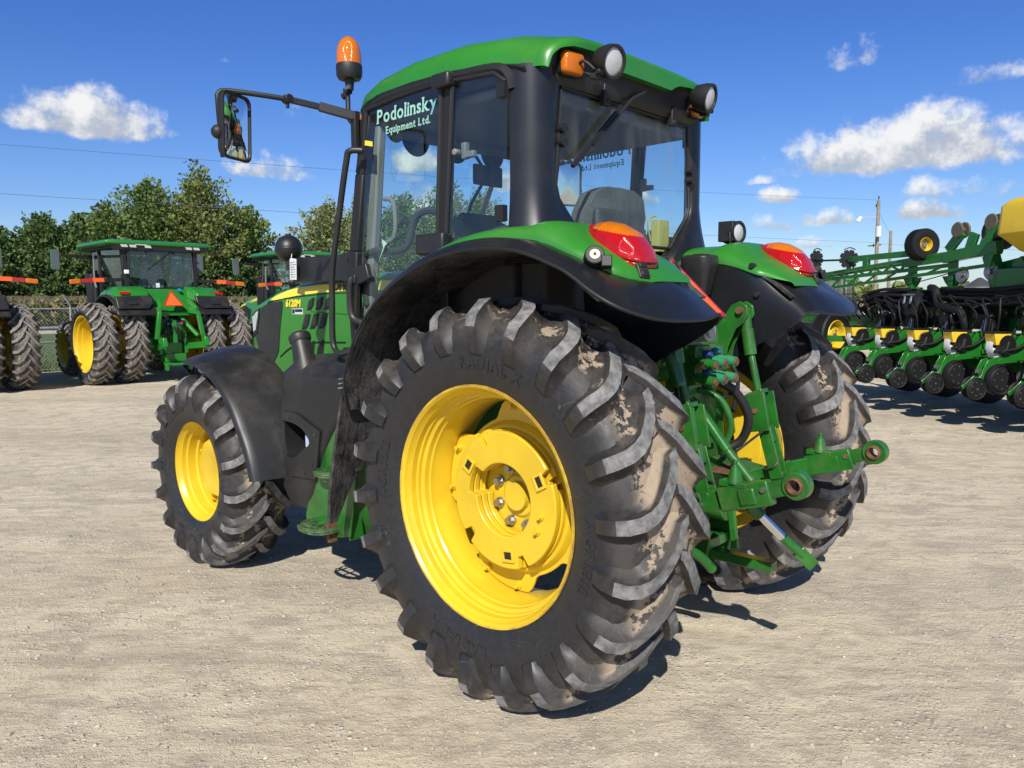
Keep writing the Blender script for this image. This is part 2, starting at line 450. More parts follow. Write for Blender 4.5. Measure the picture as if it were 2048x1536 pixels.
def glass(name, tint, refl=0.06, dirt=0.0, dirtcol=(0.30, 0.29, 0.27)):
    m = bpy.data.materials.new(name); m.use_nodes = True
    t = NT(m.node_tree); t.n.clear()
    out = t.new('ShaderNodeOutputMaterial')
    tr = t.new('ShaderNodeBsdfTransparent'); tr.inputs[0].default_value = tuple(tint) + (1,)
    gl = t.new('ShaderNodeBsdfGlossy'); gl.inputs['Roughness'].default_value = 0.0; gl.inputs[0].default_value = (0.95, 0.97, 1, 1)
    lw = t.new('ShaderNodeLayerWeight'); lw.inputs['Blend'].default_value = 0.5
    fac = t.math('ADD', refl, t.math('MULTIPLY', t.math('POWER', lw.outputs['Facing'], 4.0), 0.7))
    mx = t.new('ShaderNodeMixShader'); t.put(mx.inputs[0], fac); t.l.new(tr.outputs[0], mx.inputs[1]); t.l.new(gl.outputs[0], mx.inputs[2])
    last = mx
    if dirt > 0:
        P = t.geo()
        df = t.new('ShaderNodeBsdfDiffuse'); df.inputs[0].default_value = tuple(dirtcol) + (1,)
        s = t.vmath('MULTIPLY', P, (3.0, 3.0, 0.8))
        f = t.math('MULTIPLY', t.ss(t.noise(s, 2.2, 7.0, 0.7), 0.35, 0.8), dirt)
        m2 = t.new('ShaderNodeMixShader'); t.put(m2.inputs[0], f); t.l.new(mx.outputs[0], m2.inputs[1]); t.l.new(df.outputs[0], m2.inputs[2]); last = m2
    t.l.new(last.outputs[0], out.inputs[0])
    return m
GLASS = glass("cab_glass", (0.83, 0.925, 0.92), 0.08, 0.05)
GLASS_REAR = glass("rear_cab_glass", (0.82, 0.90, 0.895), 0.04, 0.22)
GLASS_FAR = glass("far_cab_glass", (0.62, 0.74, 0.74), 0.09, 0.04)
MIRROR = mat("mirror_silvering", (0.92, 0.92, 0.92), 0.01, metal=1.0)
def rubber(name, R, h, mud=1.0, base=(0.016, 0.016, 0.017), dusty=(0.13, 0.105, 0.082)):
    """tyre rubber: black sidewall, dusty lugs, dried soil on the tread floor (wear lies on the tyre itself)"""
    m = bpy.data.materials.new(name); m.use_nodes = True
    t = NT(m.node_tree); p = t.n['Principled BSDF']
    o = t.obj(); x, y, z = t.sep(o)
    r = t.math('SQRT', t.math('ADD', t.math('MULTIPLY', x, x), t.math('MULTIPLY', z, z)))
    n1 = t.noise(o, 7.0, 8.0, 0.7); n2 = t.noise(o, 38.0, 6.0, 0.7); n3 = t.noise(o, 3.2, 4.0, 0.6)
    n4 = t.noise(o, 17.0, 9.0, 0.72)
    rr = t.math('ADD', r, t.math('MULTIPLY', t.math('SUBTRACT', n1, 0.5), 0.10))
    tread = t.ss(rr, R - h - 0.15, R - h - 0.045)
    c = t.mix(t.math('MULTIPLY', t.ss(n2, 0.35, 0.75), 0.35), base, tuple(k * 2.6 for k in base))
    # scuffs on the sidewall
    vor = t.new('ShaderNodeTexVoronoi', feature='DISTANCE_TO_EDGE'); vor.inputs['Scale'].default_value = 11.0
    t.l.new(t.vmath('ADD', o, t.vmath('SCALE', t.noise(o, 5.0, 3.0, 0.6, out=1), 0.35)), vor.inputs['Vector'])
    crack = t.math('MULTIPLY', t.ss(t.math('SUBTRACT', 0.012, vor.outputs['Distance']), 0.0, 0.012), t.ss(n3, 0.5, 0.68))
    c = t.mix(t.math('MULTIPLY', crack, 0.55), c, (0.20, 0.19, 0.18))
    fd = t.math('MULTIPLY', tread, t.math('MULTIPLY', t.ss(n1, 0.34, 0.66), t.math('ADD', 0.25, t.math('MULTIPLY', n2, 0.9))))
    c = t.mix(t.math('MULTIPLY', fd, 0.46, clamp=True), c, dusty)
    ay = t.math('ABSOLUTE', y)
    floor_ = t.math('MULTIPLY', t.ss(t.math('SUBTRACT', R - h + 0.026, r), 0.0, 0.016), t.ss(t.math('SUBTRACT', R * 0.24, ay), 0.0, 0.06))
    patch = t.ss(t.math('ADD', t.math('MULTIPLY', n4, 0.55), t.math('MULTIPLY', n3, 0.55)), 0.556, 0.572)
    fm = t.math('MULTIPLY', t.math('MULTIPLY', floor_, patch), mud)
    c = t.mix(t.math('MINIMUM', fm, 0.92), c, t.mix(n2, (0.23, 0.175, 0.12), (0.43, 0.345, 0.25)))
    t.put(p.inputs['Base Color'], c)
    rg = t.mix_f(t.math('MAXIMUM', fd, fm), 0.46, 0.9)
    t.put(p.inputs['Roughness'], rg)
    hgt = t.math('ADD', t.math('MULTIPLY', n2, 0.5), t.math('MULTIPLY', fm, 0.8))
    t.l.new(t.bump(hgt, 0.35, 0.004), p.inputs['Normal'])
    return m
def lugtop(name):
    return mat(name, (0.165, 0.163, 0.160), 0.78, var=0.45, vscale=26, bump=0.5, bscale=90, dust=0.3, dustcol=(0.10, 0.09, 0.08), dscale=9)
LUGTOP = lugtop("worn_lug_rubber")

def rim_paint(name, R):
    """yellow rim paint with rust along the flange edge, splash marks and scratches"""
    m = bpy.data.materials.new(name); m.use_nodes = True; t = NT(m.node_tree); p = t.n['Principled BSDF']
    o = t.obj(); x, y, z = t.sep(o); r = t.math('SQRT', t.math('ADD', t.math('MULTIPLY', x, x), t.math('MULTIPLY', z, z)))
    n1 = t.noise(o, 9.0, 7.0, .7); n2 = t.noise(o, 60.0, 4.0, .7); n3 = t.noise(o, 2.5, 3.0, .6)
    c = t.mix(t.ss(n3, .35, .65), (.60, .41, .018), (.70, .49, .024))
    edge = t.math('MULTIPLY', t.ss(r, R - .012, R), t.ss(n1, .36, .62))
    c = t.mix(t.math('MULTIPLY', edge, .85), c, (.26, .12, .035))
    spl = t.math('MULTIPLY', t.ss(n1, .58, .74), t.ss(n2, .46, .64))
    c = t.mix(t.math('MULTIPLY', spl, .55), c, (.34, .22, .09))
    dots = t.math('MULTIPLY', t.ss(n2, .66, .74), .5); c = t.mix(dots, c, (.30, .15, .03))
    t.put(p.inputs['Base Color'], c); t.put(p.inputs['Roughness'], t.mix_f(t.math('MAXIMUM', edge, spl), .34, .8)); p.inputs['Coat Weight'].default_value = .2; p.inputs['Coat Roughness'].default_value = .15
    t.l.new(t.bump(t.math('ADD', n1, t.math('MULTIPLY', n2, .3)), .10, .006), p.inputs['Normal'])
    return m
RIM_R = rim_paint("rear_rim_paint", .505); RIM_F = rim_paint("front_rim_paint", .335); RIM_W = rim_paint("weight_paint", .9)
# ---------------------------------------------------------------- tyres and wheels (axis along Y, outer face towards +Y)
def tyre_mesh(name, R, W, rim, h, nl, mats, nu=96, hi=True, sweep=0.235, lw=1.0):
    hw = W / 2
    Rc = R - h
    prof = [(0.0, Rc), (hw * .35, Rc - .004), (hw * .62, Rc - .013), (hw * .80, Rc - .028), (hw * .93, Rc - .058), (hw * 1.0, Rc - .105),
            (hw * 1.03, Rc - .155), (hw * 1.0, (Rc - .155) * .62 + rim * .38), (hw * .93, (Rc - .155) * .25 + rim * .75), (hw * .86, rim + .012), (hw * .83, rim - .004)]
    if not hi: prof = [prof[i] for i in (0, 2, 4, 6, 8, 10)]
    full = [(-a, b) for a, b in reversed(prof[1:])] + prof
    mb = MB(); mb.lathe(full, n=nu, mat=0)
    # arc-length table from the centre line outwards
    fine = [Vector((a, b)) for a, b in prof]
    L = [0.0]
    for i in range(1, len(fine)): L.append(L[-1] + (fine[i] - fine[i - 1]).length)
    def at_s(s):
        sg = 1.0
        if s < 0: s, sg = -s, -1.0
        for i in range(1, len(fine)):
            if s <= L[i] or i == len(fine) - 1:
                k = (s - L[i - 1]) / (L[i] - L[i - 1]); q = fine[i - 1].lerp(fine[i], k); d = (fine[i] - fine[i - 1]).normalized(); break
        return sg * q.x, q.y, sg * d.x, d.y, sg
    def smooth_n(s):
        a = at_s(s - .02); b = at_s(s + .02)
        d = Vector((b[0] - a[0], b[1] - a[1])).normalized()
        return Vector((-d.y, d.x))           # (y, r) pointing outwards
    s_end = hw + .115 if hi else hw + .09
    s_sh = hw * .93
    NS = 13 if hi else 6
    for side in (1, -1):
        for k in range(nl):
            th0 = 2 * PI * (k + (0.5 if side < 0 else 0.0)) / nl
            jit = (math.sin(k * 7.3 + side) * .004)
            secs = []
            for i in range(NS):
                u = i / (NS - 1)
                s = -.022 + (s_end + .022) * u
                us = min(max(s / s_sh, 0.0), 1.0)
                off = sweep / .83 * (1 - (1 - us) ** 1.6) + jit
                off += .012 * max(0, s - s_sh) / .1
                th = th0 + off
                y, r, dy, dr, sg = at_s(s)
                n2 = smooth_n(s)
                # lug height along its length
                if u < .10: hh = h * .80
                elif s < s_sh: hh = h * (1.0 + .10 * us)
                else: hh = h * (1.18 - 1.05 * min(1, (s - s_sh) / (s_end - s_sh)) ** 1.5)
                hh = max(hh, .008)
                # direction of the lug within the surface
                ds = .01; us2 = min(max((s + ds) / s_sh, 0.0), 1.0)
                doff = (sweep / .83) * ((1 - (1 - us2) ** 1.6) - (1 - (1 - us) ** 1.6)) / ds * R
                tl = math.hypot(1, doff); ax, ci = 1 / tl, doff / tl       # along surface-s and along circumference
                # side vector (perpendicular inside the surface)
                sa, sc_ = -ci, ax
                bw = (.068 - .004 * us) * lw * R / .86; tw = (.0225 + .003 * us) * lw * R / .86; mw = tw * 1.30
                if u == 0: bw *= .8; tw *= .75; mw *= .75
                def pt(w, up):
                    yy = y + (dy * sa * w) + n2.x * up
                    rr = r + (dr * sa * w) + n2.y * up
                    tt = th + sc_ * w / max(r, .2)
                    return (rr * math.cos(tt), side * yy, rr * math.sin(tt))
                secs.append([pt(-bw, -.006), pt(-mw, hh * .45), pt(-tw, hh), pt(tw, hh), pt(mw, hh * .45), pt(bw, -.006)])
            b = len(mb.v)
            vs = [v for q in secs for v in q]; fs = []; ms = []
            for i in range(NS - 1):
                for j in range(5):
                    f = (i * 6 + j, i * 6 + j + 1, (i + 1) * 6 + j + 1, (i + 1) * 6 + j)
                    fs.append(f if side > 0 else f[::-1]); ms.append(1 if (j == 2 and i < NS * .66) else 0)
            fs.append((5, 4, 3, 2, 1, 0)); ms.append(0)
            e = (NS - 1) * 6; fs.append((e, e + 1, e + 2, e + 3, e + 4, e + 5)); ms.append(0)
            mb.v.extend(vs)
            for f, mm in zip(fs, ms): mb.f.append(tuple(b + q for q in f)); mb.m.append(mm)
    return mb.mesh(name, mats, 32, weld=True)
def sidewall_text(mb, txt, size, rad, y, th_mid, flip=-1, **kw):
    vs, fs = text_geo(txt, size, **kw)
    out = []
    for v in vs:
        th = th_mid - flip * v.x / rad            # seen from +Y with +X to the left the letters read clockwise
        rr = rad + v.y
        out.append((rr * math.cos(th), y(rr) + v.z if callable(y) else y, rr * math.sin(th)))
    mb.add(out, fs, 0)
def disc_loop(rf, y, n=96):
    return [(rf(2 * PI * k / n) * math.cos(2 * PI * k / n), y, rf(2 * PI * k / n) * math.sin(2 * PI * k / n)) for k in range(n)]
def hexbolt(mb, c, r, l, mat=0, ax=(0, 1, 0)):
    c = Vector(c); a = Vector(ax)
    mb.tube([c, c + a * l * .35], [r * 1.5, r * 1.5], 14, mat)
    mb.tube([c + a * l * .3, c + a * l], r, 6, mat)

TYRE_R = rubber("rear_tyre_rubber", .86, .05)
TYRE_F = rubber("front_tyre_rubber", .635, .045)
RR, WR = .862, .47
me_rear_tyre = tyre_mesh("tyre", RR, WR, .497, .052, 22, [TYRE_R, LUGTOP], sweep=.215)
RF, WF = .635, .40
me_front_tyre = tyre_mesh("tyre", RF, WF, .327, .045, 17, [TYRE_F, LUGTOP], nu=84, sweep=.27, lw=1.15)
RAISED = mat("raised_tyre_lettering", (0.020, 0.020, 0.021), 0.5, var=0.3, vscale=30, dust=0.4, dustcol=(0.10, 0.095, 0.09))

def rear_wheel(parent, side):
    """side +1 left, -1 right; wheel plane at y = .90"""
    w = empty("rear_wheel", (0, side * .90, .83), 0.0, parent)
    if side < 0: w.rotation_euler = (0, 0, PI)
    ty = new_obj("tyre", me_rear_tyre, w)
    if side < 0: ty.rotation_euler = (0, 0, PI)          # keep the tread pointing the same way round
    ty.rotation_euler.rotate_axis('Y', R_(4.0))
    sw = lambda rr: .2415 - abs(rr - .64) * .12
    for txt, a in (("AGRIBIB", 8), ("RADIAL X", 100), ("AGRIBIB", 188), ("RADIAL X", 280)):
        mb = MB(); sidewall_text(mb, txt, .066, .580, sw, R_(a), bold=.001, extrude=.0015, spacing=1.2)
        mb.build("sidewall_lettering", RAISED, w)
    # rim
    m = MB()
    prof = [(.196, .497), (.203, .508), (.208, .506), (.207, .497), (.196, .487), (.180, .483), (.166, .474), (.140, .472), (.134, .465), (.118, .463), (.108, .450), (.085, .447), (.078, .441), (.05, .439), (.03, .430),
            (-.07, .422), (-.085, .428), (-.15, .445), (-.165, .462), (-.195, .480), (-.205, .505), (-.20, .512), (-.19, .50)]
    m.lathe(prof, n=96)
    m.lathe([(-.19, .499), (-.15, .470), (-.07, .440), (.0, .442), (.10, .462), (.15, .486), (.196, .498)], n=96)
    m.build("rim", RIM_R, w, angle=28)
    # wheel disc with four cut-outs, bolted ears
    d = MB(); n = 120
    def ears(a):
        q = (math.degrees(a) + 360 - 12) % 90
        k = min(max((abs(q - 45) - 14) / 9.0, 0), 1)          # 0 at the cut-out centre
        return .350 + .072 * k
    ro = disc_loop(lambda a: ears(a), -.03, n); ri = disc_loop(lambda a: .20, -.03, n)
    d.ringplate(ro, ri, (0, -.014, 0))
    d.lathe([(-.03, .335), (-.012, .325), (.0, .315), (.0, .30), (-.02, .28)], n=96)
    o = d.build("wheel_disc", RIM_W, w, bevel=.004)
    b = MB()
    for q in range(4):
        for da in (-14, 14):
            a = R_(12 + 90 * q + 0 + da)
            b = MB(); hexbolt(b, (.395 * math.cos(a), -.03, .395 * math.sin(a)), .011, .028, 0); b.build("rim_bolt", YELLOW, w)
    # stacked ring weights
    def rin(a):
        q = (math.degrees(a)) % 360
        e = min(max((34 - abs(q - 8)) / 5.0, 0), 1)
        return .158 + .050 * e
    for k in range(3):
        y1 = .058 - k * .037
        ww = MB()
        def rout(a, k=k):
            q = math.degrees(a) % 360
            g = 0.0
            for c in (66, 246, 152 + 6 * k, 318):
                g = max(g, min(max((5.0 - abs(q - c)) / 1.0, 0), 1))
            return .297 + .004 * k - .050 * g
        ww.ringplate(disc_loop(rout, y1, 180), disc_loop(rin, y1, 180), (0, -.031, 0))
        o = ww.build("wheel_weight", RIM_W, w, bevel=.005)
        if k == 0:
            for a in (R_(152), R_(262), R_(32)):
                c = Vector((.238 * math.cos(a), y1, .238 * math.sin(a)))
                rx = Vector((math.cos(a), 0, math.sin(a))); tx = Vector((-math.sin(a), 0, math.cos(a)))
                outer = [c + rx * (i * .029) + tx * (j * .034) for i, j in ((1, 1), (-1, 1), (-1, -1), (1, -1))]
                inner = [c + rx * (i * .016) + tx * (j * .022) for i, j in ((1, 1), (-1, 1), (-1, -1), (1, -1))]
                sl = MB(); dk = MB(); sl.ringplate(outer, inner, (0, .009, 0))
                dk.prism([p + Vector((0, .002, 0)) for p in inner], (0, .001, 0))
                so = sl.build("lifting_slot", YELLOW, w, bevel=.002); dk.build("slot_floor", TRIM, so)
    b = MB()
    for a in (R_(8), R_(28), R_(188), R_(206)):
        b = MB(); hexbolt(b, (.222 * math.cos(a), .058 if a > 3 else -.0, .222 * math.sin(a)), .010, .024); b.build("weight_bolt", YELLOW, w)
    # valve stem and a weld bead where the disc meets the rim
    v = MB(); a = R_(200); v.tube([(.43 * math.cos(a), .03, .43 * math.sin(a)), (.42 * math.cos(a), .075, .42 * math.sin(a))], .007, 8); v.build("valve_stem", DARK, w)
    h = MB()
    h.lathe([(-.056, .24), (-.056, .10), (-.045, .085), (-.045, .065), (-.02, .06), (-.02, .0)], n=48)
    o = h.build("hub", RIM_W, w)
    b = MB()
    for k in range(8):
        a = R_(22.5 + 45 * k); b = MB(); hexbolt(b, (.128 * math.cos(a), -.056, .128 * math.sin(a)), .016, .036); b.build("wheel_nut", STEEL, w)
    return w

def front_wheel(parent, side):
    w = empty("front_wheel", (2.60, side * .945, .60), 0.0, parent)
    if side < 0: w.rotation_euler = (0, 0, PI)
    ty = new_obj("tyre", me_front_tyre, w)
    if side < 0: ty.rotation_euler = (0, 0, PI)
    sw = lambda rr: .2065 - abs(rr - .44) * .10
    for txt, a in (("AGRIBIB", 62), ("RADIAL X", 12), ("AGRIBIB", 242), ("RADIAL X", 192)):
        mb = MB(); sidewall_text(mb, txt, .062, .395, sw, R_(a), bold=.0015, extrude=.0015, spacing=1.2)
        mb.build("sidewall_lettering", RAISED, w)
    m = MB()
    m.lathe([(.150, .327), (.158, .338), (.163, .336), (.160, .322), (.14, .314), (.125, .302), (.10, .298), (.09, .288), (.04, .282), (.03, .270), (-.04, .266), (-.05, .28), (-.13, .30), (-.15, .335)], n=84)
    m.lathe([(-.14, .32), (-.05, .294), (.05, .300), (.11, .316), (.15, .328)], n=84)
    m.build("rim", RIM_F, w, angle=28)
    d = MB()
    def ears(a):
        return .262 - .030 * (0.5 - 0.5 * math.cos(4 * a)) ** 3
    d.ringplate(disc_loop(ears, .0, 120), disc_loop(lambda a: .10, .0, 120), (0, -.012, 0))
    def lob(a): return .176 + .010 * math.cos(6 * a)
    secs = [disc_loop(lambda a: .205 + .008 * math.cos(6 * a), .0, 96), disc_loop(lambda a: .192 + .010 * math.cos(6 * a), .035, 96), disc_loop(lob, .062, 96), disc_loop(lambda a: .11, .070, 96), disc_loop(lambda a: .095, .064, 96), disc_loop(lambda a: .01, .064, 96)]
    d.loft(secs, closed=True, caps=True)
    o = d.build("wheel_disc", RIM_W, w, bevel=.003)
    b = MB()
    for k in range(8):
        a = R_(22.5 + 45 * k); b = MB(); hexbolt(b, (.238 * math.cos(a), .0, .238 * math.sin(a)), .011, .03); b.build("wheel_nut", YELLOW, w)
    return w
# ---------------------------------------------------------------- the tractor in front (axle centre of the rear wheels above the origin, +X forward)
TR = empty("tractor")
tag(TR, "large green tractor with closed cab parked nearest, seen from its rear left wheel", "tractor")
def P(mb, name, m, parent=None, **kw): return mb.build(name, m, TR if parent is None else parent, **kw)
for s_ in (1, -1): rear_wheel(TR, s_); front_wheel(TR, s_)

# chassis, transmission, axles
m = MB()
m.box((1.1, 0, .95), (1.9, .46, .55)); m.box((2.4, 0, .95), (1.3, .40, .42))
m.box((.0, 0, .88), (.75, .52, .62)); m.box((-.33, 0, .95), (.16, .46, .56))
P(m, "transmission_case", GREEN_HITCH, bevel=.03)
m = MB(); m.tube([(0, -.78, .83), (0, -.55, .83), (0, -.3, .83), (0, 0, .83), (0, .3, .83), (0, .55, .83), (0, .78, .83)], [.11, .12, .19, .22, .19, .12, .11], 20)
P(m, "rear_axle_housing", GREEN_HITCH)
m = MB(); m.tube([(2.6, -.86, .60), (2.6, -.55, .60), (2.6, 0, .62), (2.6, .55, .60), (2.6, .86, .60)], [.13, .09, .13, .09, .13], 16)
P(m, "front_axle_housing", GREEN_HITCH)
m = MB(); m.box((2.35, 0, 1.1), (1.3, .52, .75)); m.box((3.05, 0, .85), (.3, .5, .4)); m.box((1.55, 0, 1.12), (.5, .66, .4))
P(m, "engine_block", DARK, bevel=.02)

# ---- hood
hs = [  # x, half width, shoulder z, top z, bottom z
    (1.30, .415, 1.785, 1.875, 1.10), (1.80, .415, 1.785, 1.875, 1.12), (2.20, .415, 1.775, 1.862, 1.13), (2.50, .412, 1.755, 1.838, 1.14), (2.75, .405, 1.715, 1.795, 1.15),
    (2.92, .402, 1.680, 1.755, 1.16), (3.04, .398, 1.645, 1.710, 1.17), (3.14, .380, 1.60, 1.660, 1.19), (3.21, .33, 1.54, 1.60, 1.22), (3.25, .23, 1.48, 1.52, 1.26)]
def hood_sec(x, w, zs, zt, zb):
    r = .075
    half = [(w - .01, zb), (w, zb + .05), (w, zs - .10), (w, zs - .02), (w - .012, zs + .02), (w - .04, zs + (zt - zs) * .50), (w - .11, zs + (zt - zs) * .80), (w - .22, zt - .004), (0.05, zt)]
    pts = [(x, y, z) for y, z in half] + [(x, -y, z) for y, z in reversed(half)]
    return pts
m = MB(); m.loft([hood_sec(*h) for h in hs]); hood = P(m, "hood", GREEN, angle=40)
def hood_y(x):
    for a, b in zip(hs, hs[1:]):
        if a[0] <= x <= b[0]:
            t = (x - a[0]) / (b[0] - a[0]); return a[1] + (b[1] - a[1]) * t
    return hs[-1][1]
def side_sheet(mb, poly, off, th=.003, mat=0, sgn=1, sub=.06):
    """plate lying on the hood side: polygon in (x, z)"""
    P_ = []
    n = len(poly)
    for i in range(n):
        a, b = Vector(poly[i]), Vector(poly[(i + 1) % n]); k = max(1, int((b - a).length / sub))
        for j in range(k): P_.append(a.lerp(b, j / k))
    front = [(p.x, sgn * (hood_y(p.x) + off + th), p.y) for p in P_]; back = [(p.x, sgn * (hood_y(p.x) + off - .004), p.y) for p in P_]
    mb.loft([back, front], mat)
# headlight and black nose panel, yellow flash, louvres (both sides; the far side is the same panel)
for sg in (1, -1):
    m = MB(); side_sheet(m, [(2.965, 1.650), (2.86, 1.682), (2.675, 1.697), (2.655, 1.685), (2.70, 1.54), (2.745, 1.33), (2.83, 1.24), (3.03, 1.33), (3.085, 1.43), (3.03, 1.47), (2.985, 1.60)], .0, .006, sgn=sg)
    P(m, "grille_panel", PLASTIC, hood, bevel=.003)
    m = MB(); side_sheet(m, [(3.135, 1.598), (2.985, 1.648), (3.0, 1.585), (3.045, 1.465), (3.125, 1.43)], .0, .008, sgn=sg); o = P(m, "headlight", TRIM, hood)
    m = MB(); side_sheet(m, [(3.125, 1.580), (3.012, 1.625), (3.025, 1.575), (3.065, 1.485), (3.115, 1.47)], .008, .004, sgn=sg, sub=.03); P(m, "headlight_lens", CLEAR_LENS, o)
    m = MB()
    up = [(2.84, 1.708), (2.76, 1.736), (2.62, 1.766), (2.45, 1.786), (2.2, 1.797), (1.9, 1.806), (1.32, 1.808)]
    lo = [(1.32, 1.752), (1.9, 1.752), (2.2, 1.744), (2.45, 1.730), (2.62, 1.715), (2.78, 1.698)]
    rows = []
    for (xa, za) in up:
        zl = None
        for a, b in zip(lo[::-1], lo[::-1][1:]):
            if b[0] <= xa <= a[0]: t = (xa - b[0]) / (a[0] - b[0]); zl = b[1] + (a[1] - b[1]) * t
        if zl is None: zl = za - .006
        row = []
        for k in range(5):
            z = zl + (za - zl) * k / 4; y = hood_y(xa)
            # follow the shoulder: interpolate section
            zs = [h for h in hs]; zsx = 1.785
            for a, b in zip(hs, hs[1:]):
                if a[0] <= xa <= b[0]: t = (xa - a[0]) / (b[0] - a[0]); zsx = a[2] + (b[2] - a[2]) * t
            if z > zsx - .02: y -= .012 * min(1, (z - zsx + .02) / .04) + max(0, z - zsx - .02) * .5
            row.append((xa, sg * (y + .0035), z))
        rows.append(row)
    m.grid(rows); P(m, "yellow_hood_stripe", YELLOW_DECAL, hood)
    m = MB(); m.tube([(x, sg * (hood_y(x) + .0005), z) for x, z in ((2.86, 1.69), (2.70, 1.705), (2.45, 1.722), (2.1, 1.738), (1.32, 1.744))], .0035, 6); m.tube([(x, sg * (hood_y(x) + .0005), z) for x, z in ((2.86, 1.69), (2.9, 1.66), (2.90, 1.60))], .0035, 6)
    m.tube([(x, sg * (hood_y(x) + .0005), z) for x, z in ((2.30, 1.62), (1.9, 1.605), (1.32, 1.60))], .002, 6)
    P(m, "panel_seam", TRIM, hood)
    def louvre(x0, x1, z0, z1, lean, curve):
        pl = [(x0 + lean, z0), (x0, z1 - curve), (x0 - curve * .5, z1 - curve * .35), (x0 - curve * 1.3, z1), (x1, z1), (x1 + lean * .6, z0 + .03), (x1 + lean + .02, z0)]
        m = MB(); side_sheet(m, pl, .0, .002, sgn=sg); o = P(m, "louvre", TRIM, hood)
        b = MB()
        for k in range(11):
            z = z0 + .012 + (z1 - z0 - .03) * k / 10; f = (z - z0) / (z1 - z0)
            xa = x0 + lean * (1 - f) - .01 - curve * max(0, f - .75) * 3; xb = x1 + lean * (1 - f) * .8 + .012
            if xa > xb: b.bar((xb, sg * (hood_y(xb) + .003), z + .018), (xa, sg * (hood_y(xa) + .003), z - .006), .006, .005)
        b.build("mesh_ribs", DARK, o)
    for k in range(3): louvre(2.318 - .105 * k, 2.240 - .105 * k, 1.630 + .002 * k, 1.712 + .005 * k, .030, .045)
    for k in range(3): louvre(2.372 - .105 * k, 2.296 - .105 * k, 1.500 + .004 * k, 1.604 + .004 * k, .048, .010)
    for k in range(2): louvre(2.335 - .115 * k, 2.255 - .115 * k, 1.26, 1.425 + .008 * k, .05, .05)
    m = MB(); m.tube(smooth_path([(2.72, sg * (hood_y(2.72) + .001), 1.30), (2.55, sg * .4125, 1.375), (2.30, sg * .4155, 1.412), (1.9, sg * .4155, 1.425)], 6), .006, 6)
    P(m, "hood_lower_seam", TRIM, hood)
    if sg > 0:
        m = MB(); text_on(m, "6120M", .068, (2.515, hood_y(2.5) + .004, 1.655), (-1, 0, 0), (0, 0, 1), bold=.003, shear=.15, extrude=.001, spacing=1.0); P(m, "model_lettering", YELLOW_DECAL, hood)
        m = MB(); side_sheet(m, [(2.535, 1.602), (2.395, 1.602), (2.395, 1.642), (2.535, 1.642)], .0, .002); o = P(m, "badge", SILVER, hood)
        m = MB(); side_sheet(m, [(2.53, 1.607), (2.50, 1.607), (2.50, 1.637), (2.53, 1.637)], .002, .001); side_sheet(m, [(2.494, 1.618), (2.40, 1.618), (2.40, 1.637), (2.494, 1.637)], .002, .001); P(m, "badge_field", DECAL_DARK, o)
        m = MB(); text_on(m, "JOHN DEERE", .085, (1.80, .4205, 1.757), (-1, 0, 0), (0, 0, 1), bold=.002, extrude=.001); P(m, "maker_lettering", DECAL_DARK, hood)
m = MB(); m.box((1.72, 0, 1.30), (.42, .86, .19)); m.box((1.5, 0, 1.5), (.42, .80, .5)); P(m, "engine_side_panel", TRIM, bevel=.015)

# ---- cab
ROOF_TOP = [( -.075, 2.735), (-.06, 2.80), (-.02, 2.838), (.15, 2.872), (.45, 2.902), (.80, 2.900), (1.05, 2.872), (1.20, 2.832), (1.29, 2.785), (1.325, 2.73)]
def roof_low(x):
    pts = [(-.08, 2.79), (-.05, 2.70), (.0, 2.655), (.06, 2.672), (.15, 2.702), (.35, 2.722), (.70, 2.730), (1.05, 2.728), (1.22, 2.708), (1.33, 2.69)]
    for a, b in zip(pts, pts[1:]):
        if a[0] <= x <= b[0]: return a[1] + (b[1] - a[1]) * (x - a[0]) / (b[0] - a[0])
    return pts[0][1] if x < pts[0][0] else pts[-1][1]
def roof_w(x):
    pts = [(-.08, .60), (-.06, .66), (-.02, .705), (.06, .745), (.2, .775), (.6, .795), (.95, .785), (1.18, .755), (1.29, .70), (1.33, .64)]
    for a, b in zip(pts, pts[1:]):
        if a[0] <= x <= b[0]: return a[1] + (b[1] - a[1]) * (x - a[0]) / (b[0] - a[0])
    return pts[0][1] if x < pts[0][0] else pts[-1][1]
secs = []
for (x, zt) in ROOF_TOP + []:
    w = roof_w(x); zl = roof_low(x) if x > -.04 else {-.075: 2.725, -.06: 2.69}.get(x, 2.66)
    sec = []
    N = 28
    for k in range(N + 1):
        t = PI * k / N; c, s = math.cos(t), math.sin(t)
        e = .40 if -.05 < x < 1.25 else .46
        sec.append((x, w * (abs(c) ** e) * (1 if c >= 0 else -1), zl + (zt - zl) * (s ** .72)))
    secs.append(sec)
def corner(v):
    x, y, z = v
    d = min(.070, .036 * (max(0.0, abs(y) - .52) / .14) ** 2)
    return (x + d * max(0.0, 1 - (x + .08) / .38), y, z)
secs = [[corner(v) for v in q] for q in secs]
m = MB()
rear_cut = [(-.075, 2.735)]
m.loft(secs[2:], closed=False, caps=False)
